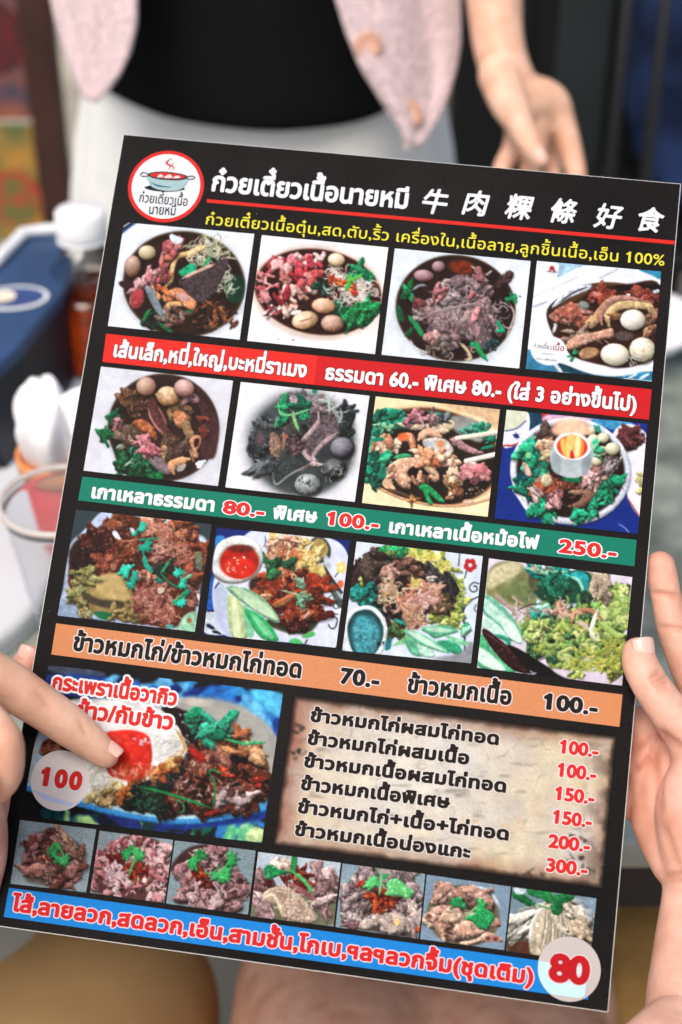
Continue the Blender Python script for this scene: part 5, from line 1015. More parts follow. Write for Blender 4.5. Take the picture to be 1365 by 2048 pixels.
def p9():
    a = Art([(152.7, 1019.2), (424, 1048.7), (390.1, 1263.9), (115.7, 1231.2)], (100, 1010, 4.136), '35454c', seed=9)
    a.G([170, 330, 300, 210, 430, 60, 640, 80, 900, 110, 1100, 130, 1180, 220, 1310, 320, 1240, 700, 1200, 1050, 700, 1000, 300, 930, 60, 900, 110, 700], 'a8bcd8', 10, .15); a.G([430, 60, 510, 65, 470, 180, 260, 240, 170, 330, 300, 190], 'b8c8e8', 6, .1); a.G([880, 110, 1080, 135, 1130, 200, 1290, 300, 1200, 300, 960, 160], 'd4dcf0', 5, .05); a.L([1140, 140, 1170, 215], 9, 'd8dff0'); a.G([60, 760, 190, 830, 320, 930, 60, 910], '8aa0bc', 8, .2)
    a.G([200, 320, 420, 180, 560, 90, 660, 80, 860, 130, 980, 160, 1130, 230, 1170, 310, 1300, 330, 1280, 560, 1230, 700, 1220, 830, 1140, 960, 960, 1020, 700, 970, 400, 900, 170, 700, 160, 480], '5a2a1c', 10, .3, rag=14)
    a.G([190, 330, 420, 190, 520, 330, 500, 470, 300, 560, 180, 520], '2c1c1a', 20, .4, .02); a.M((420, 330, 150, 120), 24, 70, ['4a201a', '5c2820', '3a1814', '6a3024'], sh=.3); a.M((640, 390, 130, 90), 18, 74, ['6e3020', '7c3a26', '5a2418', '84442c'], sh=.3); a.M((590, 190, 70, 100), 12, 60, ['7a3c28', '8a4a30', '62301f']); a.M((460, 510, 90, 40), 10, 54, ['8a4430', '7a3424', '9a5840'])
    a.M((1060, 240, 130, 90), 26, 60, ['9a4c34', 'a85c40', '844028', 'b87054']); a.M((1240, 400, 50, 90), 12, 56, ['94482c', 'a45a38', '80381f']); a.M((1160, 480, 80, 160), 20, 56, ['8a3c28', '9a4c34', '743020']); a.M((820, 130, 80, 36), 9, 46, ['c06a50', 'd08a70', 'a85440', 'e0a890'])
    a.G([380, 590, 560, 560, 640, 640, 700, 780, 660, 900, 460, 930, 300, 880, 160, 760, 240, 620], '9a8450', 10, .25, .012, rag=8); a.G([420, 590, 560, 570, 620, 660, 660, 780, 480, 770, 380, 700], 'c0a668', 16, .15, .03); a.M((280, 600, 90, 60), 16, 48, ['7a7a40', '8a8448', '6a6a38', 'a09a60'], sh=.3); a.M((240, 780, 70, 80), 14, 40, ['7a7a48', '8c9058', '66643a', 'a8845c'], sh=.3); a.G([280, 720, 420, 780, 600, 800, 600, 860, 420, 840, 300, 790], '4a4030', 14, .3); a.G([380, 880, 520, 900, 510, 960, 400, 930], '1a6a44', 8, .2); a.M((640, 900, 130, 50), 14, 50, ['94804c', '84703e', 'a48c58'], sh=.2); a.M((300, 880, 60, 30), 8, 30, ['a88a58', '8a9468'])
    a.M((860, 770, 170, 130), 40, 40, ['a05a4c', 'b47060', '84402f', 'c48a7a', '6e3428']); a.S((860, 790, 190, 140), 90, 90, 9, ['b87864', 'a05c4c', 'c89482', '7c4034'], 1.4); a.M((920, 370, 110, 90), 20, 36, ['a86050', 'b87464', '8a4838', '2a1614']); a.S((920, 380, 120, 100), 60, 80, 8, ['c08a74', 'a86a58', 'd0a090', '8a4c3c'], 1.4); a.S((1060, 420, 100, 100), 60, 80, 8, ['c48470', 'b07058', '9a5a48', '4a201c'], 1.4); a.S((900, 210, 120, 50), 34, 80, 9, ['c8826a', 'b47058', 'd89c84'], 1.2); a.S((950, 900, 120, 70), 50, 80, 8, ['b8705c', 'a05848', 'cc9080', '7a3c30'], 1.4); a.M((1190, 780, 50, 100), 14, 30, ['8a5044', 'a06a5c', '6a382e']); a.M((800, 600, 90, 40), 14, 34, ['b06c58', 'c48870', '94503c'])
    a.M((960, 540, 110, 60), 18, 30, ['2c2a22', '1c3a30', '3c2a22', '103c30'], sh=.2)
    for x, y, R, an in ((755, 185, 54, 20), (700, 230, 34, 80), (785, 340, 68, 60), (640, 550, 76, 200), (690, 600, 60, 30), (670, 650, 50, 80), (1070, 570, 56, 240), (1090, 650, 60, 20), (1080, 800, 58, 70), (915, 620, 40, 120), (1130, 720, 40, 10)): a.H(x, y, R, a.r.choice(TEAL), an, 4)
    a.L([780, 420, 800, 500, 850, 550], 22, '14a894'); a.L([720, 290, 820, 285, 915, 270], 10, '20906c'); a.L([590, 300, 660, 298, 720, 290], 8, 'b87058'); a.L([920, 570, 960, 510, 990, 460], 12, '349468'); a.L([920, 570, 1000, 650, 1080, 690], 9, '1c7a5c'); a.L([1010, 830, 1080, 760, 1130, 710], 11, '20a86c'); a.L([1120, 610, 1180, 575], 13, '70c89c')
    a.G([515, 225, 550, 215, 590, 285, 540, 270], 'd4dcec', 3, .1); a.G([660, 190, 700, 200, 690, 240], 'd0d8e4', 3, .1); a.G([895, 690, 950, 685, 940, 720, 900, 735], 'd8c8b0', 3, .2); a.G([1200, 400, 1260, 400, 1260, 540, 1210, 520], '6a7058', 5, .3, bev=16); a.G([1120, 910, 1220, 890, 1210, 1050, 1060, 1040], '8cc0a0', 6, .3); a.G([950, 1000, 1020, 990, 1010, 1025], '3cb0a4', 4); a.E(1155, 955, 20, 22, '9a5c3c'); a.G([1215, 740, 1240, 740, 1235, 800], 'c8d4e0', 3)
    return a
def p10():
    a = Art([(434, 1055.4), (701, 1081), (672.5, 1295.5), (408, 1268.3)], (400, 1040, 4.403), '142a78', seed=10)
    a.G([140, 150, 220, 150, 180, 260, 140, 260], '2c80d0', 6, .2); a.G([60, 600, 140, 480, 200, 560, 140, 900, 60, 780], '1858b8', 8, .25); a.G([40, 820, 140, 820, 220, 1000, 40, 990], 'c4d0dc', 6, .2); a.L([60, 800, 140, 800], 9, '0c1c48'); a.L([60, 920, 130, 960], 16, '141c40'); a.L([110, 980, 200, 1000], 12, '0c1020')
    a.G([380, 150, 520, 80, 700, 95, 1150, 160, 1310, 330, 1300, 700, 1200, 1120, 900, 1090, 240, 1020, 150, 880, 110, 640, 170, 420], 'd2d9ec', 4, .05); a.G([140, 560, 240, 620, 300, 1010, 220, 1000, 130, 800], 'b4c0dc', 14, .05)
    a.L([1190, 500, 1230, 450], 4, '202028', taper=False); a.L([1120, 700, 1160, 660], 4, '202028'); a.L([1230, 720, 1180, 740, 1190, 780, 1230, 770], 4, '202028', taper=False); a.L([1060, 850, 1120, 830, 1220, 830], 5, '1c1c24', taper=False); a.L([1150, 840, 1210, 870, 1190, 950, 1150, 950, 1135, 920], 5, '1c1c24', taper=False); a.L([925, 1095, 950, 1050], 6, '1c1c24'); a.L([130, 605, 175, 545], 6, '1c1c24'); a.L([575, 140, 580, 200, 560, 240], 4, '404048')
    for k in range(5): a.E(1245 + 30 * math.cos(k * 1.26), 420 + 34 * math.sin(k * 1.26), 18, 20, 'f0d060', 0, 2, .05)
    a.E(1245, 420, 12, 12, 'fff8e0'); a.E(1240, 565, 28, 34, 'e86838', 0, 3, .1)
    a.E(1060, 260, 92, 120, '4a5048', -20, 4, .3, bev=14); a.E(1060, 245, 66, 84, 'b49a54', -22, 6, .25); a.E(1125, 380, 30, 70, 'c8d4d8', -15, 8, .2); a.L([1095, 410, 1150, 500, 1250, 640], 12, '2c3434', taper=False); a.L([1100, 500, 1170, 600, 1240, 740], 34, '4c5858', taper=False, tex=.3); a.L([1110, 490, 1180, 590, 1245, 690], 8, 'b0bcc0', taper=False)
    a.G([440, 540, 560, 470, 560, 640, 460, 640], '3a2a24', 12, .2); a.G([560, 900, 800, 1000, 980, 980, 1040, 860, 800, 840], '3a3a24', 16, .2)
    a.M([600, 240, 660, 140, 820, 140, 960, 220, 1060, 320, 1090, 480, 1000, 600, 760, 480, 580, 400], 60, 44, ['e4c068', 'd8b058', 'f0d890', 'c8985c', 'e8cc80'], sh=.25, tex=.3); a.S((900, 280, 130, 110), 80, 60, 7, ['f0d880', 'e0bc60', 'f6e8b0', 'c89a48'], 1.2); a.S((1020, 460, 60, 80), 50, 50, 7, ['f0dc88', 'e4c870', 'd0a850'], 1.2); a.S((720, 240, 110, 90), 80, 80, 8, ['d89870', 'c07850', 'e8c4a0', 'a85c3c', 'f0d8bc'], 1.5); a.S((720, 340, 150, 80), 70, 80, 8, ['d0885c', 'b86844', 'e8bc98', '94482c'], 1.5); a.M((740, 180, 120, 40), 12, 34, ['d09070', 'e4b898', 'b86a4c'])
    a.M([540, 460, 640, 440, 900, 480, 980, 560, 1100, 640, 1110, 780, 980, 940, 800, 960, 660, 860, 560, 700], 60, 60, ['6e2414', '84321c', '5a1a10', '9a4428', '4a1610'], sh=.4); a.G([550, 580, 680, 520, 780, 540, 740, 620, 620, 700], '8a3018', 8, .25, .02, 30, .8); a.G([650, 740, 800, 640, 870, 620, 850, 680, 700, 770], '9a6038', 5, .25, .03, 20); a.L([640, 750, 760, 690, 850, 650], 12, 'cc7040'); a.M((1020, 620, 90, 90), 18, 54, ['9a3418', 'b04c28', '7c2612']); a.S((720, 440, 140, 60), 40, 80, 9, ['c46c44', 'a84c2c', 'e0a880'], 1.4); a.S((820, 320, 60, 40), 14, 60, 9, ['e08c5c', 'c86838'], 1.6); a.E(830, 500, 26, 26, 'd8a880', 0, 3, .2); a.E(830, 500, 12, 12, '6a3020')
    a.M((580, 670, 50, 30), 9, 30, ['c88c60', 'a86844', 'e0b088']); a.M((950, 830, 80, 40), 8, 44, ['a44c30', 'b86040', '8a341c']); a.L([910, 870, 950, 830, 970, 800], 14, 'd0a488'); a.M((690, 390, 60, 40), 6, 50, ['1e5a34', '16482a', '2a6a3c'], sh=.3); a.M((650, 480, 40, 24), 4, 40, ['2c7a44', '206038']); a.M((785, 385, 36, 34), 3, 40, ['1a5030', '245c38']); a.M((570, 350, 26, 34), 3, 34, ['2c8050'])
    a.L([710, 617, 800, 640, 875, 658], 8, 'a8b890'); a.L([870, 660, 900, 640, 950, 630], 9, '88a880'); a.M((885, 570, 34, 40), 9, 26, ['8ab090', 'a8c4a8', '6a9474']); a.M((905, 730, 28, 56), 8, 26, ['6aa07c', '88b898', '548866']); a.M((945, 660, 26, 34), 4, 28, ['54785c', '688c6c'])
    a.G([240, 690, 300, 670, 380, 760, 420, 1030, 280, 1020], 'b4cc90', 4, .15, .02, 30); a.G([280, 700, 330, 720, 360, 1020, 300, 1010], 'd0dcac', 10, .1); a.G([380, 760, 440, 800, 480, 1000, 420, 1020], '7cc09c', 5, .15); a.G([400, 780, 560, 860, 690, 1030, 660, 1070, 540, 1040, 440, 900], '2cae68', 4, .2, .02, 30); a.G([450, 830, 560, 900, 650, 1040, 560, 1000], '6ccc90', 10, .15)
    a.G([230, 590, 400, 600, 560, 690, 680, 830, 695, 910, 560, 850, 380, 730], '78b088', 4, .15, .02, 30); a.G([280, 600, 420, 630, 600, 760, 680, 880, 500, 800, 380, 700], 'b4d4ac', 10, .12); a.G([790, 1060, 850, 1040, 910, 1090, 800, 1085], '50c470', 5, .2); a.G([900, 1030, 980, 980, 1020, 1010, 950, 1040], '4cb45c', 5, .2)
    a.G([115, 450, 140, 240, 260, 155, 400, 145, 520, 220, 560, 340, 520, 460, 420, 540, 280, 565, 160, 530], '70706c', 10, .05); a.G([112, 430, 150, 230, 270, 150, 400, 145, 510, 210, 556, 330, 510, 440, 420, 520, 290, 550, 170, 510], 'dcdedc', 4, .04, .02, 30); a.E(350, 360, 186, 150, '9a9488', 0, 12, .05); a.E(350, 370, 170, 148, 'c01c10', 0, 5, .2, .02); a.E(340, 420, 140, 90, 'e02818', 0, 24, .15); a.E(360, 255, 110, 34, '6a2014', 0, 14, .3)
    a.M((330, 410, 110, 80), 14, 10, ['f0c8a0', 'e8a070', 'f4e0c0'], sh=0); a.E(390, 330, 14, 9, 'f4e8d8', 30); a.E(330, 385, 5, 4, 'ffffff')
    return a
def p11():
    a = Art([(713.8, 1083), (966, 1112.5), (942.5, 1326.6), (685, 1301.2)], (670, 1070, 4.403), 'cfdcea', seed=11)
    a.L([1100, 160, 1090, 270], 5, '2c3040', taper=False); a.L([1165, 300, 1145, 380], 5, '2c3040', taper=False); a.L([1110, 650, 1140, 780, 1145, 1020], 7, '20242c', taper=False); a.L([1260, 545, 1180, 590, 1140, 650, 1130, 700], 6, '20242c', taper=False); a.L([1270, 430, 1220, 420, 1185, 460, 1210, 500, 1250, 490, 1250, 455, 1225, 450], 5, '20242c', taper=False); a.L([1255, 600, 1230, 650, 1250, 680], 4, '20242c')
    for k in range(5): a.E(1193 + 34 * math.cos(k * 1.257 + .3), 266 + 36 * math.sin(k * 1.257 + .3), 26, 28, 'c02038', 0, 2, .05)
    a.E(1193, 266, 17, 17, 'e8eaf0')
    a.G([130, 560, 150, 440, 200, 380, 150, 560], 'c04048', 4, .1)
    a.M([180, 220, 250, 150, 310, 200, 290, 340, 200, 440, 150, 440], 22, 46, ['241014', '341a1e', '1c0a10', '5c1820', '3c1c28'], ang=-60); a.L([260, 210, 330, 150, 400, 110], 18, '1c1018')
    a.M([390, 100, 560, 110, 640, 150, 560, 190, 430, 150], 16, 44, ['1aa060', '28b070', '128a54', '60b060']); a.M([560, 150, 820, 150, 1000, 220, 1100, 400, 1140, 560, 1100, 780, 980, 800, 860, 740, 900, 400, 700, 230], 110, 44, LIME + ['e0dc70', 'd0c858'], sh=.35); a.S([640, 160, 820, 150, 1000, 240, 1040, 360, 900, 300, 740, 220], 90, 50, 9, ['ece070', 'e0d460', 'f4eca0', 'c4b848'], 1.2); a.S([1040, 360, 1140, 480, 1120, 640, 1080, 800, 900, 780, 960, 660], 80, 60, 9, ['a4b44c', '7c9440', 'c8cc6c', '5c7834'], 1.2); a.M([280, 300, 420, 170, 560, 160, 500, 220, 340, 300, 260, 460], 24, 36, ['8aa054', '6a8444', 'a8b868', '54703c']); a.M([230, 420, 280, 380, 300, 480, 240, 500], 8, 30, LIME)
    a.G([270, 300, 400, 180, 480, 200, 700, 220, 900, 320, 1030, 440, 1060, 560, 960, 620, 820, 700, 740, 820, 620, 830, 500, 900, 420, 680, 300, 560, 250, 440], '2e211f', 8, .35, .015, rag=12); a.M((380, 320, 110, 130), 22, 66, ['3a2a28', '4a3832', '2a1c1c', '54443c'], sh=.3); a.M((940, 440, 100, 130), 24, 60, ['332c34', '443c44', '241e26', '524850'], 2.4, ang=60); a.M((650, 320, 70, 80), 12, 60, ['5c3a30', '6e4a3c', '4a2a24', '80584a']); a.M((350, 560, 70, 100), 12, 50, ['1c4a48', '145a54', '24302e', '0e3c3c'], sh=.3); a.M((500, 720, 90, 120), 16, 56, ['2a201e', '382c28', '1c1616'], sh=.3); a.M((930, 600, 90, 60), 10, 50, ['6a5438', '7c6644', '5a4630'], sh=.3)
    a.M((490, 350, 50, 70), 12, 40, ['c49a88', 'b08472', 'd8b8a4', '94685a']); a.S((480, 500, 80, 120), 60, 90, 10, ['d8bc9c', 'c8a488', 'e4d0b4', 'a87c64', 'b89058'], 1.6); a.M((670, 470, 50, 40), 8, 36, ['c08a6c', 'a86c50', 'd8b090']); a.M((810, 460, 60, 70), 12, 40, ['c88c6c', 'b8785a', 'd8ac8c', 'a0644a']); a.S((840, 540, 80, 70), 26, 110, 13, ['c89078', 'b47c62', 'd8b098'], 1.5); a.L([980, 440, 910, 480, 900, 560], 18, 'c8967c'); a.M((640, 590, 60, 50), 14, 38, ['e8a080', 'd88868', 'f0c0a0', 'c46c50']); a.S((640, 620, 90, 70), 44, 100, 12, ['e0a48c', 'cc8870', 'f0c4ac', 'a86450'], 1.6); a.S((770, 590, 60, 80), 34, 110, 13, ['e4b8ac', 'd09c90', 'f0d4c8', 'b47c70'], 1.7); a.S((690, 730, 90, 70), 60, 100, 11, ['c89a7c', 'b0805f', 'dcb898', '8a5c44'], 1.6); a.L([930, 670, 970, 640], 13, 'd8a080'); a.S((700, 420, 30, 30), 14, 50, 7, ['e0d868', 'd0c44c']); a.M((850, 380, 24, 20), 3, 24, ['d8ccb8'])
    a.M((240, 530, 90, 60), 24, 46, ['10948c', '18a89c', '0c7c78', '28b8ac']); a.L([260, 600, 340, 630, 420, 690], 12, '0e5a54'); a.L([490, 745, 530, 790, 530, 820], 14, 'a89c8c'); a.M((590, 775, 26, 26), 3, 30, ['20a898']); a.M((550, 860, 60, 50), 8, 40, ['4a6c34', '5c7c3c', '3c5c30'])
    a.G([460, 920, 500, 910, 490, 1000, 440, 1010], '1c7c84', 5, .2); a.G([510, 970, 640, 890, 660, 940, 560, 970], '7cc484', 6, .2)
    a.G([620, 940, 700, 930, 780, 1060, 680, 1050], '5cb890', 5, .2, .02, 20); a.G([720, 900, 820, 950, 880, 1070, 760, 1060], 'b0dcc8', 5, .15, .02, 24)
    a.G([900, 940, 1020, 930, 1110, 990, 1110, 1060, 960, 1010], '2ca478', 5, .2, .02, 24); a.G([960, 880, 1150, 930, 1210, 960, 1100, 970], '80d0a0', 6, .2); a.M((1140, 820, 50, 36), 6, 36, ['4cb88c', '80d0a8', '38a87c'])
    a.G([760, 830, 860, 800, 1000, 800, 1090, 850, 1000, 880, 880, 910, 820, 870], '58bc90', 4, .2, .02, 24); a.G([800, 830, 900, 810, 1040, 840, 940, 860], 'b0e0c0', 8, .12)
    a.G([600, 840, 740, 860, 900, 950, 1010, 1040, 900, 1020, 720, 950], '6cc49c', 4, .15, .02, 24); a.G([640, 850, 760, 880, 960, 1020, 820, 970, 700, 900], 'c4ead4', 8, .1)
    a.G([880, 1080, 1100, 1040, 1210, 940, 1210, 1140, 940, 1110], '8c9098', 20, .1)
    a.G([90, 800, 130, 680, 220, 630, 320, 625, 410, 690, 465, 820, 440, 970, 380, 1060, 60, 1020], 'dbe6ec', 4, .04, .02, 24); a.G([110, 830, 160, 700, 240, 660, 320, 665, 390, 730, 430, 830, 410, 950, 330, 1060, 170, 1040], '1e4a4e', 6, .2); a.G([150, 850, 190, 730, 260, 710, 340, 740, 400, 850, 360, 1000, 300, 1060, 200, 1040], '3c96a2', 26, .35, .035); a.S((270, 880, 110, 130), 70, 30, 4, ['6ab8c0', '2c7480', '8cccd0', '1c5058'], 1, al=.6); a.E(390, 960, 18, 20, '14282c'); a.E(428, 950, 9, 12, '14282c')
    return a
def p12():
    a = Art([(978.5, 1116.7), (1265, 1154.4), (1244.4, 1371.3), (954.6, 1335.4)], (940, 1100, 3.9), 'd8cfe4', seed=12)
    a.G([130, 360, 150, 160, 260, 90, 400, 110, 480, 260, 520, 420, 340, 440, 200, 400], '8a8a58', 14, .25, .02); a.G([140, 300, 160, 170, 280, 100, 400, 110, 360, 200, 240, 260], 'd0c89c', 20, .2, .05); a.G([240, 330, 400, 220, 480, 300, 500, 410, 360, 420], '6c7c4c', 20, .25)
    a.G([480, 200, 900, 160, 1000, 360, 800, 420, 560, 400], '1c4a38', 14, .3); a.G([460, 190, 560, 200, 540, 300, 480, 310], '5c5c40', 12, .3)
    a.M([560, 420, 940, 380, 1100, 260, 1250, 280, 1240, 560, 1200, 980, 860, 1000, 560, 860, 340, 700, 420, 520], 170, 46, ['3c6a3c', '2c5a38', '4c7c44', '24482f', '5c8c48'], sh=.5); a.S([560, 460, 940, 400, 1120, 260, 1240, 300, 1230, 560, 1190, 960, 860, 980, 560, 840, 380, 680, 430, 540], 210, 110, 16, LIME + ['9cb858', '7ca450', 'b8cc70'], 1.3, .8); a.S([1080, 280, 1240, 300, 1220, 600, 1020, 560], 60, 80, 16, ['b8d070', 'c8dc88', 'a4c060', '8cb058'], 1.2)
    a.S([760, 880, 1200, 700, 1190, 980, 860, 990], 60, 90, 14, ['b8b848', 'a4ac44', 'c8c860', '8a9a3c'], 1.3); a.M([440, 560, 620, 560, 600, 720, 420, 700], 14, 30, ['a8c468', 'bcd47c', '94b058'])
    a.M((1210, 300, 30, 30), 4, 24, ['e0c860', 'd0d880']); a.M((1010, 290, 70, 90), 16, 50, ['b8a488', 'a8937a', 'c8b8a0', '94806a']); a.S((1020, 300, 60, 60), 30, 50, 5, ['d0c0a4', '94806a', 'bca890'], 1.4)
    a.M([410, 110, 560, 110, 760, 150, 760, 220, 540, 200, 420, 160], 26, 40, ['18a8a0', '12948c', '24b8ae', '0e7c78']); a.L([440, 140, 560, 170, 640, 180, 760, 170], 20, '90d0b0'); a.H(650, 285, 130, '14694c', 10, 6); a.M((660, 280, 100, 70), 14, 50, ['17705a', '1c7c60', '125c48'], sh=.2)
    a.G([780, 200, 830, 170, 900, 180, 930, 240, 910, 340, 870, 330, 850, 270], '1aa8ac', 3, .25, .03, 18, rag=8); a.L([790, 210, 850, 240, 890, 330], 12, '98dcc0'); a.M([880, 320, 960, 350, 900, 400, 840, 380], 6, 30, ['1c3c30', '24482f']); a.S((560, 120, 70, 22), 14, 60, 7, ['d8d0c4', 'b8a898', '6c6058']); a.L([570, 110, 580, 150], 13, 'e8e8f0'); a.L([780, 160, 830, 145], 10, 'e0d8e8')
    a.M((550, 480, 80, 40), 12, 32, ['1ca898', '68c8b4', '30b4a0', '98dcc8']); a.H(970, 440, 44, '7cbc58', 300, 4); a.L([200, 340, 240, 390, 340, 470, 360, 520], 18, 'b0988c'); a.S((420, 450, 90, 40), 20, 100, 8, ['a08c7c', '7c6a5c', 'c0b0a0'], .8); a.L([370, 470, 460, 430, 550, 420], 7, '5c4c40')
    a.S((700, 460, 50, 60), 24, 80, 12, ['c89a84', 'b0806c', 'd8b4a0', '8a5c4c'], 1.5); a.L([700, 390, 690, 440, 720, 500, 780, 520], 15, 'cca48c'); a.L([790, 590, 810, 500, 880, 470, 960, 480, 1040, 545], 19, 'b8805f'); a.L([800, 560, 820, 490, 890, 500], 14, 'd0a080'); a.L([830, 560, 900, 590, 900, 630], 22, 'd0bc9c'); a.L([580, 510, 580, 470, 630, 470, 640, 500], 11, 'c8a494'); a.L([1000, 460, 960, 580, 950, 650, 985, 710], 17, 'e0e8d0')
    a.L([560, 690, 600, 740, 660, 740, 690, 690], 13, 'a0c464'); a.L([720, 540, 740, 600, 790, 640], 18, 'a8c860'); a.L([1010, 560, 1080, 620, 1150, 670, 1220, 660], 24, 'a4c464'); a.M((540, 620, 40, 50), 6, 36, ['c8dc80', 'b4cc6c']); a.E(640, 712, 30, 20, '1c2c1c', 0, 6)
    a.G([40, 380, 130, 350, 240, 420, 360, 560, 412, 680, 390, 735, 290, 680, 180, 580], '66b498', 4, .15, .02, 24); a.G([110, 370, 220, 460, 350, 580, 400, 700, 340, 680, 240, 580, 120, 470], 'b4e0d0', 10, .2, .03); a.G([240, 530, 330, 570, 405, 690, 380, 725, 290, 660], 'd4ecdf', 8, .06)
    a.G([50, 560, 130, 520, 280, 650, 310, 760, 240, 700, 150, 640], 'c0e4d8', 5, .12, .02, 20); a.G([60, 700, 110, 660, 200, 780, 360, 950, 220, 940, 60, 900], '50c088', 6, .2, .02, 20); a.G([60, 780, 120, 780, 280, 930, 180, 930, 60, 860], 'd4f0e2', 10, .1); a.L([200, 660, 290, 700, 310, 750], 16, '20a088')
    a.G([95, 640, 130, 620, 260, 720, 420, 860, 560, 960, 380, 955, 260, 870, 160, 750], '331319', 3, .2, .03, 24, .6); a.L([110, 640, 240, 730, 400, 860], 7, '5c2c34'); a.G([300, 760, 380, 770, 640, 930, 800, 1020, 540, 1000], '161414', 6, .1); a.S((200, 750, 70, 90), 12, 14, 4, ['a89098', '6c4c54']); a.L([470, 940, 500, 965, 520, 955], 6, 'b0b0e0')
    a.G([640, 930, 800, 940, 1190, 970, 1190, 1060, 800, 1015], 'd6c8e2', 10, .06); a.M([780, 940, 900, 960, 860, 1000, 800, 1000], 8, 24, LIME); a.M([1020, 930, 1180, 930, 1180, 1000, 1060, 990], 14, 30, ['8a9a3c', 'a8b04c', '6c7c34'])
    return a
def p13():
    a = Art([(97.4, 1330), (567, 1384), (524, 1685.4), (44, 1632)], (40, 1310, 2.4375), '15171c', step=1.7, seed=13)
    a.G([130, 60, 300, 50, 420, 100, 260, 110], '45506a', 14, .3); a.G([120, 100, 400, 105, 800, 180, 1285, 200, 1270, 420, 1100, 340, 800, 260, 120, 180], '14409c', 10, .4, .02); a.M([200, 110, 1280, 200, 1270, 380, 900, 240, 300, 150], 30, 50, ['1c6cc8', '2c90dc', '0c2c78', '58b0e4', '102050'], 2.4, sh=0, soft=12, lo=.15); a.G([1120, 170, 1285, 190, 1275, 300, 1200, 260], '4ab4e8', 14, .4)
    a.M([120, 760, 600, 820, 1190, 830, 1180, 915, 300, 840], 40, 40, ['0c3c40', '145c4c', '1c2c78', '2c7854', '0c1c30', 'a8d888'], 2.2, sh=0, soft=11, lo=.15); a.M([900, 850, 1185, 800, 1180, 910, 1000, 890], 16, 40, ['a8dc88', '60c890', 'c8e8a0', '2c7ac0'], 2, sh=0, soft=11, lo=.15); a.G([700, 820, 1190, 750, 1190, 800, 800, 850], '14348c', 10, .3)
    a.G([40, 640, 110, 330, 200, 230, 420, 210, 800, 210, 1060, 250, 1250, 400, 1230, 620, 1180, 740, 900, 800, 600, 790, 300, 740], 'b9bfc2', 8, .06); a.G([800, 210, 1060, 240, 1250, 400, 1230, 600, 1160, 520, 1000, 380, 800, 300], 'a3a49c', 20, .06); a.E(860, 232, 70, 20, 'c4beb0', 8, 8, .1)
    a.L([40, 650, 200, 700, 420, 760, 640, 800, 820, 812, 1000, 790, 1190, 750], 15, '2c8cd8', taper=False); a.L([40, 632, 200, 682, 420, 742, 640, 784, 820, 796, 1000, 776, 1190, 735], 7, '8cd0f0', taper=False); a.G([900, 790, 1195, 690, 1195, 745, 1000, 780], '4aa0dc', 10, .2); a.G([60, 560, 110, 380, 180, 420, 150, 640, 60, 650], 'a4c8dc', 12, .1)
    a.G([480, 720, 560, 560, 700, 300, 800, 270, 900, 330, 1100, 420, 1210, 560, 1200, 680, 1000, 760, 700, 780], '20120f', 10, .35, .02, rag=10); a.G([690, 260, 780, 260, 880, 380, 900, 470, 820, 450, 760, 340], '241420', 5, .3, bev=20); a.S((820, 330, 70, 70), 16, 14, 4, ['d8d0e8', 'a8a0c0'])
    a.M([800, 460, 1000, 500, 1210, 600, 1160, 720, 960, 760, 720, 760, 640, 680, 760, 520], 70, 44, ['5c2a1e', '74382a', '40180f', '8a4c38', '2c120c', '6a2c20'], sh=.45); a.M([900, 380, 1040, 410, 1180, 470, 1180, 510, 1040, 480, 920, 420], 18, 36, ['b87c4c', 'a06438', 'c89468', '8a5030']); a.M((1060, 390, 60, 26), 8, 28, ['8a4428', 'a05c38']); a.M((780, 600, 90, 70), 18, 40, ['8a6054', 'a47c6c', '6c4038', '5c2c24']); a.M((1040, 690, 80, 40), 16, 30, ['b0989c', '8a6c68', 'c8b0a8', '6c443c']); a.M((940, 540, 80, 50), 14, 36, ['7c4434', '945848', '5c2c20']); a.S((950, 620, 200, 110), 50, 40, 4, ['b08870', 'd0b8a8', '3c1810', 'c05030'], 1)
    a.M((600, 700, 100, 60), 16, 40, ['14281e', '1c3c2c', '0e1c16'], sh=.2); a.M((720, 560, 80, 60), 8, 40, ['182420', '20302a'], sh=.2); a.L([830, 460, 870, 490, 900, 520], 20, 'b01c14'); a.L([900, 780, 970, 760], 9, 'a81c14'); a.M((1000, 580, 20, 20), 3, 16, ['c83018', 'e05028']); a.M((1170, 620, 30, 20), 4, 12, ['c03020'])
    a.M((870, 310, 60, 30), 9, 30, ['16a078', '109068', '24b48c']); a.M((950, 360, 60, 44), 10, 40, ['1ca07c', '148a68', '2cb090', '0e7458']); a.L([1000, 410, 1100, 432, 1200, 425], 7, '30b070'); a.L([1080, 440, 1150, 420], 6, '50c080')
    a.L([575, 640, 700, 670, 830, 710, 930, 745], 7, '1a8c48'); a.L([920, 570, 950, 620, 950, 690, 940, 750], 5, '248850'); a.L([740, 700, 790, 720, 800, 760, 770, 770], 4, '2c9458'); a.L([920, 580, 940, 560, 990, 580], 5, '2c8c54'); a.S((620, 720, 100, 50), 14, 50, 4, ['2c6c4c', '1c5c3c', '5c9478'])
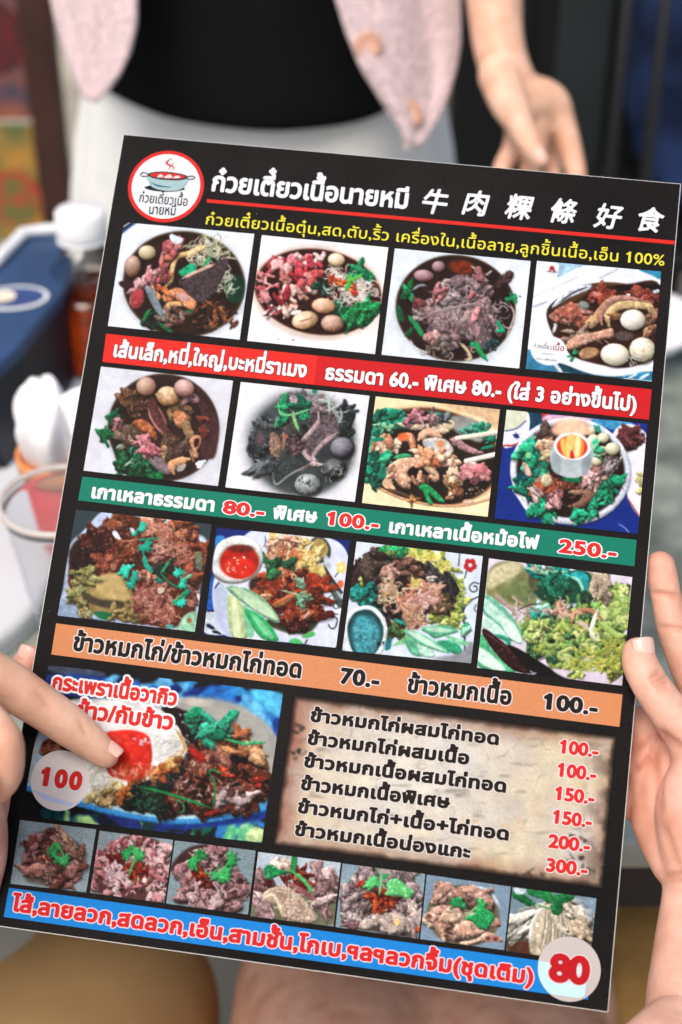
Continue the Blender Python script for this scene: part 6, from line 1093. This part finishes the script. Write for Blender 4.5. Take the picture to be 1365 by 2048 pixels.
    a.G([320, 260, 450, 220, 640, 240, 760, 340, 810, 430, 790, 500, 700, 540, 640, 600, 520, 640, 540, 690, 430, 730, 330, 700, 240, 640, 240, 470], 'e9e9e6', 6, .14, .02, rag=10); a.M([680, 540, 790, 480, 770, 530, 680, 590, 560, 620, 540, 600], 20, 26, ['c88848', 'a85c28', 'd8a860', 'b0542c'], sh=.25); a.M([330, 660, 480, 640, 540, 680, 430, 725, 330, 700], 20, 30, ['d0c080', 'b89450', 'c8b070', 'a88858'], sh=.25); a.M([460, 680, 540, 620, 520, 700], 8, 24, ['b85c28', 'd08048']); a.S([330, 560, 440, 600, 520, 640, 360, 660], 30, 60, 8, ['d8d8cc', 'c4c6b8', 'd4d0b0'], 1.0, al=.5); a.S([660, 380, 800, 400, 780, 490, 680, 510], 30, 60, 8, ['dcdedc', 'c8cac6', 'd8d6c4'], 1.0, al=.5); a.L([760, 360, 805, 440, 780, 490], 8, 'd0a860')
    a.G([110, 430, 150, 410, 240, 430, 250, 470, 170, 480, 110, 490], '6a3428', 6, .3, bev=16, rag=6); a.M((150, 470, 50, 24), 6, 26, ['8a4c34', '6c3424', 'a86c50'])
    a.G([410, 400, 480, 368, 570, 370, 630, 400, 645, 470, 640, 530, 600, 580, 500, 600, 430, 570], 'e4281c', 5, .06, .02, 34, .35); a.G([430, 540, 500, 520, 560, 540, 640, 560, 600, 600, 500, 606], 'c8391f', 10, .3, rag=6); a.S((550, 572, 100, 24), 18, 44, 6, ['e89078', 'd86848', 'f0b8a0'], .5, al=.5); a.E(470, 420, 26, 16, 'f0604c', -20, 12, 0, al=.6); a.S((600, 420, 40, 14), 12, 22, 4, ['f0d0e8', 'd8a0c8', 'fff0f8'], 1.5)
    a.G([690, 300, 640, 560, 560, 600, 640, 380], 'd8d0cc', 4, .1, al=0)
    return a
def p14():
    a = Art([(586.9, 1389), (1235, 1472), (1207.3, 1779), (545.9, 1690.9)], (500, 1350, 1.0), 'cfc3ae', step=2.0, seed=14)
    q = np.array(a.q); ex = [(i, (i + 1) % 4) for i in range(4)]; D = []
    for i, j in ex:
        d = q[j] - q[i]; n = np.array([-d[1], d[0]]) / np.hypot(*d); D.append((a.AX - q[i][0]) * n[0] + (a.AY - q[i][1]) * n[1])
    ed = np.min(D, 0); n1 = fbm(a.X, a.Y, .012, 4, 5); n2 = fbm(a.X, a.Y, .035, 4, 25); n3 = fbm(a.X * .4 + a.Y * .06, a.Y * 1.6, .06, 3, 41)
    def mixc(m, col, k=1): m = np.clip(m * k, 0, 1)[..., None]; a.C = a.C * (1 - m) + hx(col) * m
    mixc((n1 - .5) * 3, 'e2d3a8'); mixc((.48 - n1) * 3, 'c9c6c4'); mixc((n2 - .58) * 4, 'd9b996', .7); mixc(np.exp(-((a.X - 330) ** 2 + (a.Y - 200) ** 2) / 26000), 'dcdad6', .7)
    mixc((n3 - .66) * 5, '8a8478', .6); mixc(np.clip(1 - ed / 46, 0, 1) * (.35 + n2), '9a6c54', .85); mixc(np.clip(1 - D[3] / 60, 0, 1) * np.clip(n1 * 1.5 - .2, 0, 1), 'a05a50', .9); mixc(np.clip(1 - D[1] / 70, 0, 1) * np.clip((n2 - .42) * 5, 0, 1), '6f625a', .8)
    for _ in range(46):
        x, y = a.r.uniform(60, 720), a.r.uniform(50, 430); a.S((x, y, 6, 6), 1, a.r.uniform(8, 30), .9, ['6a5e54', '847468', '54483f'], .8, 0, .45)
    for cx, cy in ((640, 370), (660, 330), (690, 390), (560, 400), (110, 160), (90, 110)): a.M((cx, cy, 30, 10), 6, 4, ['4a4038', '6a5c50', '3a3430'], 2.5, 0, sh=0)
    mixc(np.clip(1 - ed / (9 + 10 * n2), 0, 1), '14100f'); return a
PARS = ['2a9a50', '34ac5c', '1f8444']
def seven():
    Q = [[(40.8, 1640), (193, 1658.6), (172.8, 1784.9), (21.4, 1767.4)], [(200, 1661.4), (346.8, 1680), (329.3, 1806.2), (180.6, 1785.6)], [(350.3, 1680.8), (511.8, 1701.4), (496.3, 1829), (332.8, 1807)]]
    R = [[(517.2, 1703.7), (682, 1725.6), (667.5, 1852.8), (501.3, 1832.5)], [(685.5, 1727), (851, 1748), (837.7, 1877.9), (671.5, 1854)]]
    T = [[(854.3, 1749.3), (1022, 1773.3), (1008.8, 1900.2), (841, 1878)], [(1025.5, 1774), (1193.4, 1796.8), (1180, 1925), (1012.3, 1901.7)]]
    out = []; o1 = (0, 1640, 2.575); o2 = (500, 1690, 3.79); o3 = (830, 1720, 3.4125)
    def plate(q, o, base, seed, hi='9ab0b8'):
        a = Art(q, o, base, step=1.35, seed=seed); n = fbm(a.X, a.Y, .25, 2, seed); m = np.clip((n - .5) * 3, -1, 1)[..., None]; a.C = np.clip(a.C * (1 + m * .16), 0, 1); return a
    a = plate(Q[0], o1, '8a9ca2', 21); a.G([130, 300, 120, 180, 180, 80, 280, 60, 440, 150, 420, 280, 330, 350, 200, 330], '5c564c', 14, .2)
    B1 = ['7c4a44', '94625a', '68382f', 'a87a70', '5c2c28']; a.M([140, 200, 180, 100, 240, 100, 280, 60, 360, 130, 460, 180, 420, 270, 350, 350, 230, 340, 130, 280], 46, 36, B1, 2.2); a.M((215, 260, 80, 22), 8, 36, ['946058', '7c4840', 'a87468'], 2.6, ang=5); a.M((325, 110, 40, 40), 6, 34, ['a8806c', '94685a'], 2.4, ang=40); a.M((175, 145, 34, 40), 8, 26, ['8a4c50', '9c6464', '6c3438']); a.S((290, 220, 120, 100), 40, 40, 3, ['b89084', '4a2420', 'c8a898'], .5); a.M((240, 200, 30, 14), 6, 10, ['7c1c14', '98341c', 'd0a070'], sh=.2)
    a.H(290, 160, 50, PARS[0], 200, 4); a.H(325, 200, 46, PARS[1], 75, 4); a.L([280, 120, 320, 160, 340, 240], 5, '50b868'); out.append(a)
    a = plate(Q[1], o1, '87979e', 22); a.G([480, 330, 540, 150, 700, 80, 860, 150, 860, 380, 700, 420, 520, 380], '5c3438', 10, .2)
    B2 = ['a8646c', 'bc8088', '8c444e', 'd0a4a4', 'c48c90']; a.M([490, 170, 540, 180, 520, 300, 470, 350], 14, 26, B2); a.M([560, 130, 700, 85, 870, 140, 870, 290, 840, 410, 640, 400, 520, 370, 530, 250], 96, 28, B2, 2); a.S([560, 120, 870, 140, 860, 400, 540, 370], 90, 50, 4, ['e4c8c4', 'd8b4b0', '7c3840', 'f0dcd8'], 2); a.M((700, 260, 60, 44), 30, 14, ['7c1810', '94280f', '5c100c', 'b04420'], sh=.3); a.M((600, 200, 40, 30), 12, 13, ['84200f', '5c1410'], sh=.3); a.S((600, 280, 60, 40), 16, 50, 7, ['d8c0cc', 'b894a4'], 1.6); a.E(745, 310, 12, 14, 'e8d8b8')
    a.H(670, 175, 52, PARS[0], 230, 4); a.H(705, 180, 44, PARS[1], 330, 4); a.L([700, 150, 690, 210, 665, 285], 6, '48b464'); out.append(a)
    a = plate(Q[2], o1, '7f959c', 23); B3 = ['8a5c64', 'a47880', '744650', 'b8949a', '946a70']
    a.G([880, 250, 980, 140, 1140, 140, 1200, 270, 1290, 330, 1260, 380, 1180, 470, 1040, 440, 900, 420, 960, 320], '44282c', 10, .2); a.M([890, 260, 980, 220, 1000, 300, 900, 300], 12, 28, B3); a.M([970, 150, 1150, 140, 1160, 220, 1000, 230], 26, 28, B3); a.M([920, 400, 960, 320, 1060, 310, 1290, 320, 1270, 380, 1180, 470, 1040, 440], 56, 36, B3, 1.8); a.M([1040, 300, 1220, 260, 1220, 340, 1060, 340], 18, 30, B3); a.S([920, 400, 1000, 160, 1280, 320, 1160, 460], 70, 50, 4, ['c8a8aa', '543038', 'd8bebc'], 1.2); a.M((1030, 280, 40, 34), 20, 14, ['7c1810', '94280f', '5c100c', 'b8581c'], sh=.3); a.M((1070, 330, 26, 16), 8, 12, ['7c1810', '5c100c'])
    a.H(1035, 190, 44, PARS[2], 260, 4); a.H(1010, 225, 46, PARS[0], 200, 4); a.H(1185, 200, 50, PARS[0], 0, 4); a.H(1140, 275, 62, PARS[1], 60, 5); a.L([1050, 260, 1090, 280, 1140, 230], 5, '3ca458'); out.append(a)
    a = plate(R[0], o2, 'b4c4d0', 24); a.G([0, 560, 20, 400, 660, 330, 640, 610], '6c7058', 20, .15); B4 = ['946a70', 'a8848a', '7c545a', 'b89a9c', 'c4a8a4']
    a.M([50, 200, 120, 200, 130, 500, 240, 560, 60, 530], 22, 54, B4, 2, ang=60); a.M([430, 180, 540, 170, 660, 300, 600, 380, 580, 500, 500, 520, 480, 300], 34, 54, ['a88488', 'bc9c9c', '8c686e', 'c8b0ac'], 2); a.M((230, 160, 60, 36), 6, 44, ['c8a894', 'd8c0b0']); a.M([240, 240, 340, 160, 460, 150, 470, 300, 380, 360, 280, 300], 40, 22, ['7c1c10', '94341c', '5c120c', 'a85430'], sh=.35); a.M((130, 280, 30, 30), 6, 18, ['84200f', '5c1410']); a.G([290, 300, 480, 420, 480, 380, 330, 290], '945c60', 6, .2)
    a.G([90, 410, 150, 330, 260, 310, 380, 380, 500, 520, 500, 590, 380, 590, 250, 550, 220, 470], 'c4ac96', 5, .2, .02, 26, .8, rag=8); a.S([180, 360, 280, 340, 480, 520, 300, 560], 90, 90, 4, ['a88474', 'e0d0b8', '94705f', 'd4c0a8'], .35); a.L([95, 420, 170, 380, 220, 450, 250, 540], 14, 'dccca8'); a.S((520, 440, 70, 80), 20, 60, 4, ['d0b8a8', '6c4c4c'])
    a.G([105, 180, 160, 145, 220, 180, 290, 195, 330, 205, 270, 220, 200, 240, 130, 265], '1c8c50', 3, .25, .03, 16, .8, rag=6); a.G([320, 85, 362, 90, 345, 200, 310, 205], '22904c', 3, .2, bev=12); a.L([320, 200, 400, 260, 450, 320, 472, 365], 15, '4cbc64'); out.append(a)
    a = plate(R[1], o2, '86a0ac', 25); B5 = ['8c787c', 'a08c8e', '746064', 'b4a2a0', '645056']
    a.G([690, 520, 700, 380, 780, 250, 880, 170, 1040, 170, 1200, 220, 1270, 360, 1290, 480, 1240, 690, 900, 650, 720, 620], '4a3a3c', 14, .2); a.M([870, 180, 1080, 180, 1220, 240, 1270, 380, 1100, 400, 860, 340], 44, 50, B5, 1.8); a.M([690, 500, 720, 360, 800, 260, 880, 330, 900, 520, 760, 560], 36, 46, B5); a.M([1080, 460, 1280, 420, 1300, 560, 1200, 680, 1060, 620], 34, 54, ['a89490', 'bcaaa2', '8c7874']); a.G([710, 570, 820, 590, 940, 520, 1080, 520, 1180, 560, 1170, 650, 1060, 670, 990, 610, 900, 650, 800, 630], 'b4a294', 5, .22, .025, 30, .9, rag=8); a.M((750, 620, 50, 26), 6, 34, ['946c74', '7c545c']); a.S([700, 560, 900, 200, 1250, 400, 1200, 680], 90, 70, 4, ['c8b8b0', '5c484a', 'd4c8bc'], .9)
    a.M([880, 370, 1000, 350, 1200, 400, 1080, 460, 1060, 510, 940, 500], 54, 24, ['841c14', '9c2c1c', '64120f', 'b85024', 'a83c1c'], sh=.35); a.M((845, 280, 20, 20), 3, 22, ['a03020']); a.E(1118, 588, 24, 30, 'e0c078', 0, 4, .2, bev=10); a.M((1268, 640, 14, 20), 2, 18, ['d85020'])
    a.H(940, 300, 78, '50c068', 250, 5); a.G([1035, 300, 1060, 265, 1130, 255, 1200, 320, 1245, 360, 1200, 405, 1120, 390, 1060, 385, 1020, 380, 1040, 350], '66cc78', 3, .2, .02, 18, .8, rag=8); a.G([1010, 230, 1060, 215, 1040, 250, 1015, 260], '2c9c58', 3); a.L([970, 180, 1000, 240, 990, 320, 980, 380], 10, '74cc88'); out.append(a)
    a = plate(T[0], o3, '7d97ac', 26); a.E(330, 380, 250, 210, '6a6248', 10, 12, .15); a.L([420, 180, 520, 230, 580, 320], 14, 'b8ccd8'); B6 = ['b88a78', 'c8a08c', 'a07462', 'd8b8a4', 'c09484']
    a.M([110, 280, 180, 180, 320, 200, 440, 200, 520, 290, 500, 420, 300, 520, 160, 480, 80, 400], 30, 62, B6, 1.5, sh=.5); a.G([320, 210, 400, 185, 480, 220, 520, 290, 520, 350, 440, 300], 'bc907e', 4, .15, .02, 34, .9); a.G([120, 270, 160, 180, 220, 160, 250, 200, 190, 260, 150, 290], 'c49682', 4, .15, .02, 26, .9); a.G([60, 380, 120, 350, 160, 390, 130, 430, 90, 420], 'c8a08c', 3, .15, .02, 18, .9); a.E(98, 385, 20, 17, '7c4c44'); a.G([170, 400, 220, 330, 300, 330, 330, 400, 260, 440, 190, 430], 'd0b094', 4, .15, .02, 30, .9); a.G([140, 420, 190, 440, 240, 540, 200, 560, 150, 490], 'c0947e', 4, .15, .02, 24, .9)
    a.G([260, 480, 320, 420, 420, 410, 500, 440, 480, 500, 400, 530, 310, 530], 'cca086', 4, .15, .02, 34, .9); a.G([310, 560, 420, 540, 490, 490, 590, 530, 590, 560, 480, 560, 380, 585, 320, 580], 'd0aa94', 4, .15, .02, 26, .9); a.E(535, 535, 56, 24, 'b07c70', 6, 3, .2); a.E(500, 535, 18, 14, '6c4038'); a.E(550, 540, 18, 14, '6c4038'); a.G([510, 400, 570, 400, 590, 450, 530, 460, 490, 440], 'b88878', 3, .15, .02, 16, .9); a.E(570, 450, 16, 11, '5c342c'); a.S([120, 260, 480, 240, 480, 480, 200, 500], 30, 60, 4, ['8a5c4c', 'e0c8b4', '744838'], 1); a.M((225, 520, 20, 40), 4, 20, ['5c4434'])
    a.H(295, 305, 62, '1c8c4c', 270, 4); a.H(440, 310, 56, '20984f', 10, 3); a.G([340, 400, 400, 370, 440, 330, 500, 340, 545, 400, 470, 480, 400, 430], '20a058', 3, .25, .03, 20, .8, rag=6); a.H(470, 440, 40, '1c9450', 60, 4); a.L([340, 380, 390, 350, 430, 310], 7, '8cbc80'); out.append(a)
    a = plate(T[1], o3, '76909c', 27); B7 = ['c4b8a0', 'd4cab4', 'a89c86', 'dcd4c0', 'b8ac94']
    a.G([620, 560, 700, 480, 860, 300, 1180, 320, 1200, 560, 1180, 680, 640, 640], '5c5648', 14, .2); a.G([640, 560, 760, 560, 800, 640, 660, 640], '5a3828', 8, .2)
    a.M([640, 470, 700, 370, 830, 320, 840, 400, 760, 500, 680, 550], 26, 44, ['b8b4a4', 'c8c4b4', '9c988a', 'd4d2c4'], 3, ang=-30); a.M([1040, 290, 1100, 270, 1160, 350, 1220, 370, 1160, 430, 1180, 500, 1100, 500, 1000, 380], 34, 40, B7, 2.6, ang=20); a.M([1040, 400, 1180, 480, 1130, 560, 1060, 520], 12, 44, ['b49c80', 'c4b094'], 2, ang=40)
    a.G([780, 540, 800, 420, 860, 330, 920, 300, 980, 330, 1060, 430, 1090, 520, 1000, 540, 900, 640, 800, 650], 'c4b69a', 5, .15, .02, 20, .8); a.L([785, 560, 810, 420, 880, 320], 14, 'e4e0d4'); 
    for k in range(9): a.L([890 + k * 16, 330 + k * 6, 880 + k * 22, 450 + k * 8, 850 + k * 30, 600 - k * 8], 7, B7[k % 5], lo=.9); a.L([897 + k * 16, 335 + k * 6, 890 + k * 22, 450 + k * 8, 862 + k * 30, 600 - k * 8], 2, '7c6c58')
    a.L([930, 350, 990, 460, 1080, 520], 22, 'd4c8b0', lo=.9); a.L([700, 355, 760, 330, 830, 315], 14, '98a098'); a.E(1045, 490, 12, 8, '4a3c34'); a.E(1085, 520, 10, 7, '4a3c34')
    for x, y, rx, ry, an, c in ((740, 265, 90, 30, 30, '18703c'), (830, 230, 70, 26, 15, '1c8044'), (900, 240, 60, 40, 50, '1f8848'), (1010, 260, 80, 36, -10, '1a7840'), (970, 330, 44, 50, 0, '176c3a')): a.E(x, y, rx, ry, c, an, 3, .3, bev=16, rag=6)
    a.L([820, 300, 900, 325, 960, 340], 6, '50a868'); a.L([900, 220, 930, 280, 950, 330], 6, '3c9458'); a.G([680, 190, 760, 200, 740, 230, 690, 230], 'c8d8e0', 6, .2); a.G([1090, 270, 1240, 262, 1200, 420, 1150, 330], '8ba4bc', 8, .2, al=.6); out.append(a)
    return out
def poster():
    """blurry picture poster on the far rack, drawn in its own metres"""
    return None

# ------------------------------------------------------------------ bands, pictures and lettering on the card
def part_label(o, s): o['label'] = s; return o
LBL = [(p1, 'beef noodle soup photo with two meatballs and dark tripe'), (p2, 'noodle soup photo with raw red beef and three cut meatballs'), (p3, 'soup photo filled with grey sliced beef'), (p4, 'soup photo with white meatballs and a spoon'), (p5, 'dark stew photo with three meatballs on top'), (p6, 'dark grey soup photo with purple beef and a green sprig'), (p7, 'soup photo with chopsticks on a yellow table'), (p8, 'hot pot photo with a flaming chimney on blue'), (p9, 'fried chicken rice photo with teal herbs'), (p10, 'rice plate photo with a cup of red sauce and cucumber'), (p11, 'dark beef rice photo with a teal dip cup'), (p12, 'green curly salad photo with cucumber')]
for fn, lb in LBL: part_label(fn().done('food_photo', Z1), lb)
egg = part_label(p13().done('food_photo', Z1, grain=.045), 'stir fried beef photo with a red yolk fried egg')
for a in seven(): a.done('food_photo', Z1, grain=.06)
parch = p14().done('price_panel', Z1, grain=.05)

# logo badge
def disc(name, cx, cy, r, z, mt, parent=None, n=64, sq=1):
    u, v = px_to_card(cx, cy); bm = bmesh.new()
    k = float(px_to_card(cx + 1, cy)[0] - px_to_card(cx, cy)[0])
    k = math.hypot(k, float(px_to_card(cx + 1, cy)[1] - px_to_card(cx, cy)[1]))
    bm.faces.new([bm.verts.new((float(u) + r * k * math.cos(6.28319 * i / n), -float(v) + r * k * sq * math.sin(6.28319 * i / n), z)) for i in range(n)])
    return card_child(name, bm, mt, parent)
logo = disc('logo_badge', 332.4, 373, 76, Z1, ink('e02a22'))
disc('badge_face', 332.4, 373, 68.5, Z2, ink('eceff4'), logo)
zx, zy = lambda x: 230 + x / 2.275, lambda y: 260 + y / 2.275
def lp(pts): p = spline([v for v in pts], 8); return [(zx(x), zy(y)) for x, y in p]
def stroke_poly(name, pts, w, z, mt, parent):
    p = spline(pts, 8, False); t = np.gradient(p, axis=0); nrm = np.stack([-t[:, 1], t[:, 0]], 1); nrm /= np.linalg.norm(nrm, axis=1)[:, None] + 1e-9
    ww = np.broadcast_to(np.asarray(w, float), (len(p),)) if np.ndim(w) == 0 else np.interp(np.linspace(0, 1, len(p)), np.linspace(0, 1, len(w)), w)
    L_, R_ = p + nrm * ww[:, None] / 2, p - nrm * ww[:, None] / 2; bm = bmesh.new()
    def V(q): u, v = px_to_card(zx(q[0]), zy(q[1])); return bm.verts.new((float(u), -float(v), z))
    vl = [V(q) for q in L_]; vr = [V(q) for q in R_]
    for i in range(len(p) - 1): bm.faces.new((vl[i], vr[i], vr[i + 1], vl[i + 1]))
    bmesh.ops.recalc_face_normals(bm, faces=bm.faces); 
    for f in bm.faces:
        if f.normal.z < 0: f.normal_flip()
    return card_child(name, bm, mt, parent)
sheet_poly('pot_shadow', lp([135, 262, 200, 250, 300, 262, 318, 272, 260, 282, 180, 278]), Z3, ink('141416'), logo)
sheet_poly('pot_bowl', lp([150, 205, 240, 222, 330, 222, 322, 255, 285, 277, 215, 276, 165, 255]), Z4, ink('a8c8cc'), logo)
sheet_poly('pot_rim', lp([148, 205, 180, 193, 240, 192, 310, 203, 332, 218, 300, 230, 240, 230, 180, 222]), Z5, ink('24282c'), logo)
sheet_poly('pot_soup', lp([160, 207, 190, 198, 240, 197, 300, 206, 322, 217, 290, 224, 240, 224, 185, 217]), Z6, ink('d83028'), logo)
for pts in ([195, 218, 210, 204, 222, 216], [225, 220, 250, 205, 262, 220], [265, 222, 285, 210, 300, 220]): sheet_poly('meat_slice', lp(pts), Z6 + .0001, ink('f0e0e0'), logo)
stroke_poly('pot_handle', [152, 212, 125, 212, 118, 202, 130, 196, 150, 200], 3.5, Z6, ink('24282c'), logo); stroke_poly('pot_handle', [330, 214, 355, 212, 365, 218, 350, 226, 328, 224], 3.5, Z6, ink('24282c'), logo)
stroke_poly('bowl_shade', [165, 240, 200, 256, 260, 262], [2, 8, 2], Z5, ink('3c7480'), logo)
stroke_poly('steam', [262, 128, 236, 150, 252, 164, 246, 184], [1, 10, 7, 1], Z3, ink('d83028'), logo); stroke_poly('steam', [272, 150, 258, 162, 270, 172, 262, 182], [1, 6, 5, 1], Z3, ink('d83028'), logo)
text('ก๋วยเตี๋ยวเนื้อ', (277, 404.5), (376, 413), 15.5, '15181c', Z3, logo, .012, 0)
text('นายหมี', (296.5, 428.5), (352.5, 431.5), 16, '15181c', Z3, logo, .014, 0)
# heading
text('ก๋วยเตี๋ยวเนื้อนายหมี', (419, 382.2), (819, 419), 34, 'f2f4f8', Z1, None, .034, -.01, name='heading')
sheet_poly('red_rule', [(414.6, 398.5), (1349.8, 481.8), (1349.4, 489.2), (414.2, 405)], Z1, ink('e4281f'))
for ch, cx, cy in (('牛', 865, 398), ('肉', 947, 401), ('粿', 1033.5, 409), ('條', 1122, 417), ('好', 1213, 427.5), ('食', 1295, 434)):
    s = 30; text(ch, (cx - s + 2, cy + 23), (cx + s - 2, cy + 29), 40, 'f2f4f8', Z1, None, .022, 0, name='heading', lean=.16, cons=.66)
text('ก๋วยเตี๋ยวเนื้อตุ๋น,สด,ตับ,ริ้ว เครื่องใน,เนื้อลาย,ลูกชิ้นเนื้อ,เอ็น 100%', (409, 448.5), (1329.8, 531.9), 18, 'f0e83c', Z1, None, .008, .015, name='subheading')
# sticker lettering on the fourth picture
text('ก๋วยเตี๋ยว', (1067, 695.5), (1104, 699.5), 7, '2c2c34', Z2, None, .004); text('เนื้อ', (1104.5, 700), (1129, 703), 10, 'a02030', Z2, None, .012)
# bands
red = sheet_poly('price_band', [(213, 667.6), (635.8, 711.5), (628, 769.6), (205.5, 723.8)], Z1, ink('e8271f')); red['label'] = 'bright red band'
red2 = sheet_poly('price_band', [(635.8, 711.5), (1304, 778.8), (1298.2, 839.5), (628, 769.6)], Z1, ink('d0141c')); red2['label'] = 'deep red band with prices'
green = sheet_poly('price_band', [(165.5, 953.2), (1273.6, 1080.2), (1269.2, 1132.5), (156.7, 1000.7)], Z1, ink('088066')); green['label'] = 'green band'
orange = sheet_poly('price_band', [(112.9, 1246.7), (1245.5, 1389.2), (1239.3, 1453.8), (103.2, 1309)], Z1, ink('dc9160')); orange['label'] = 'orange band'
blue = sheet_poly('price_band', [(18.5, 1775.4), (1186, 1936), (1176, 1999), (8, 1833.8)], Z1, ink('1088dc')); blue['label'] = 'blue band along the bottom'
W_ = 'f4f4f6'; RD = 'e02a24'
text('เส้นเล็ก,หมี่,ใหญ่,บะหมี่ราเมง', (223, 713.7), (614.3, 756.5), 26, W_, Z2, red, .042, .01, shadow=(.035, '98120f'))
text('ธรรมดา 60.- พิเศษ 80.- (ใส่ 3 อย่างขึ้นไป)', (647.3, 759.5), (1275, 824.5), 26, W_, Z2, red2, .042, .01, shadow=(.035, '8c0c10'))
text('เกาเหลาธรรมดา', (178.7, 996), (431, 1024.6), 23, W_, Z2, green, .052, .03)
text('80.-', (443.3, 1026.4), (530.3, 1037), 26, RD, Z2, green, .042, .02, stroke=(.055, W_), cons=.66)
text('พิเศษ', (543.5, 1037.6), (635.4, 1047), 23, W_, Z2, green, .052, .03)
text('100.-', (650, 1049.5), (759, 1062), 27, RD, Z2, green, .042, .04, stroke=(.055, W_), cons=.66)
text('เกาเหลาเนื้อหม้อไฟ', (773.8, 1065.5), (1078, 1099.6), 23, W_, Z2, green, .052, .03)
text('250.-', (1115, 1105), (1235, 1119.5), 28, RD, Z2, green, .042, .03, stroke=(.055, W_), cons=.66)
BK = '17140f'
text('ข้าวหมกไก่/ข้าวหมกไก่ทอด', (142.7, 1301), (605, 1358), 29, BK, Z2, orange, .044, .02, stroke=(.05, 'efe3e2'))
text('70.-', (676.7, 1367), (760, 1377.5), 32, BK, Z2, orange, .048, .03, stroke=(.045, 'efe3e2'), cons=.66)
text('ข้าวหมกเนื้อ', (811.6, 1385), (1024.8, 1411.5), 29, BK, Z2, orange, .044, .02, stroke=(.05, 'efe3e2'))
text('100.-', (1083, 1418), (1197, 1432), 32, BK, Z2, orange, .048, .03, stroke=(.045, 'efe3e2'), cons=.66)
text('กระเพราเนื้อวากิว', (101, 1378.5), (354.6, 1413), 25.5, RD, Z2, egg, .046, .01, stroke=(.10, W_))
text('ราดข้าว/กับข้าว', (84, 1427), (347.3, 1461.5), 27, RD, Z2, egg, .046, .01, stroke=(.10, W_))
rows = [('ข้าวหมกไก่ผสมไก่ทอด', 617.7, 1443, 1000.7, 1491.5), ('ข้าวหมกไก่ผสมเนื้อ', 611.8, 1488.7, 940.6, 1530.5), ('ข้าวหมกเนื้อผสมไก่ทอด', 605, 1534, 1015.3, 1586.6), ('ข้าวหมกเนื้อพิเศษ', 598.6, 1579.5, 901, 1618), ('ข้าวหมกไก่+เนื้อ+ไก่ทอด', 592.2, 1625.5, 1020.6, 1682.4), ('ข้าวหมกเนื้อน่องแกะ', 586.3, 1671, 942, 1718.5)]
for s, x0, y0, x1, y1 in rows: text(s, (x0, y0), (x1, y1), 21.5, '1a1210', Z2, parch, .052, .03, stroke=(.045, 'e9e2dc'))
for s, x0, y0, x1 in (('100.-', 1116.4, 1506, 1198), ('100.-', 1112, 1552.5, 1194), ('150.-', 1107, 1599.5, 1190), ('150.-', 1102.6, 1646.5, 1185), ('200.-', 1094.4, 1695, 1181.5), ('300.-', 1089, 1742.5, 1176.5)):
    text(s, (x0, y0), (x1, y0 + .127 * (x1 - x0)), 27, 'e0282a', Z2, parch, .045, .0, stroke=(.055, 'f0e6e0'), cons=.66)
text('ไส้,ลายลวก,สดลวก,เอ็น,สามชั้น,โกเบ,ฯลฯลวกจิ้ม(ชุดเติม)', (22, 1822), (1069, 1970), 26, 'dc2024', Z2, blue, .048, .02, stroke=(.05, 'f2dfe4'))
# round price badges, printed half see-through
m_badge1 = mat('badge 100', 'cfc8c4', .4, .4, noise=(26, .14)); m_badge2 = mat('badge 80', 'a39c98', .4, .4, noise=(14, .06))
b1 = disc('price_badge', 121, 1561, 58.8, Z2, m_badge1); b1['label'] = 'pale round badge reading 100'
sheet_poly('badge_band', [(66, 1580), (100, 1592), (150, 1608), (168, 1596), (160, 1606), (140, 1612), (90, 1600)], Z3, mat('badge tint', 'a9b6d6', .4), b1)
text('100', (76.8, 1571), (164, 1582.5), 36, RD, Z4, b1, .062, .12, stroke=(.05, W_), cons=.66)
b2 = disc('price_badge', 1138.7, 1938, 63, Z3, m_badge2); b2['label'] = 'pale round badge reading 80'
def clipdisc(half):
    out = []; k = 60
    for i in range(k):
        t = 6.28319 * i / k; out.append((1138.7 + 61.5 * math.cos(t), 1938 + 62.5 * math.sin(t)))
    return out
C_ = clipdisc(0)
sheet_poly('badge_band', [p for p in C_ if p[1] > 1932 + (p[0] - 1138.7) * .14 and p[0] < 1176 - (p[1] - 1938) * .1] + [(1174, 1944), (1078, 1930)], Z4, mat('badge tint blue', 'a2cede', .4), b2) if 0 else None
def band_clip():
    pts = []
    for i in range(120):
        t = 6.28319 * i / 120; x, y = 1138.7 + 62 * math.cos(t), 1938 + 61 * math.sin(t); pts.append((x, y))
    def clip(pts, f):
        out = []
        for i in range(len(pts)):
            a, b = pts[i], pts[(i + 1) % len(pts)]; fa, fb = f(a), f(b)
            if fa > 0: out.append(a)
            if (fa > 0) != (fb > 0): k = fa / (fa - fb); out.append((a[0] + k * (b[0] - a[0]), a[1] + k * (b[1] - a[1])))
        return out
    pts = clip(pts, lambda p: p[1] - (1930.5 + (p[0] - 1138.7) * .138)); pts = clip(pts, lambda p: 1177.5 - (p[1] - 1938) * .16 - p[0]); pts = clip(pts, lambda p: 1993 + (p[0] - 1138.7) * .138 - p[1]); return pts
sheet_poly('badge_band', band_clip(), Z4, mat('badge tint blue', 'a2cddd', .4, noise=(60, .05)), b2)
text('80', (1093.6, 1962), (1181, 1972), 58, 'c4101c', Z5, b2, .052, -.02, stroke=(.035, 'e8d6d8'), cons=.70)
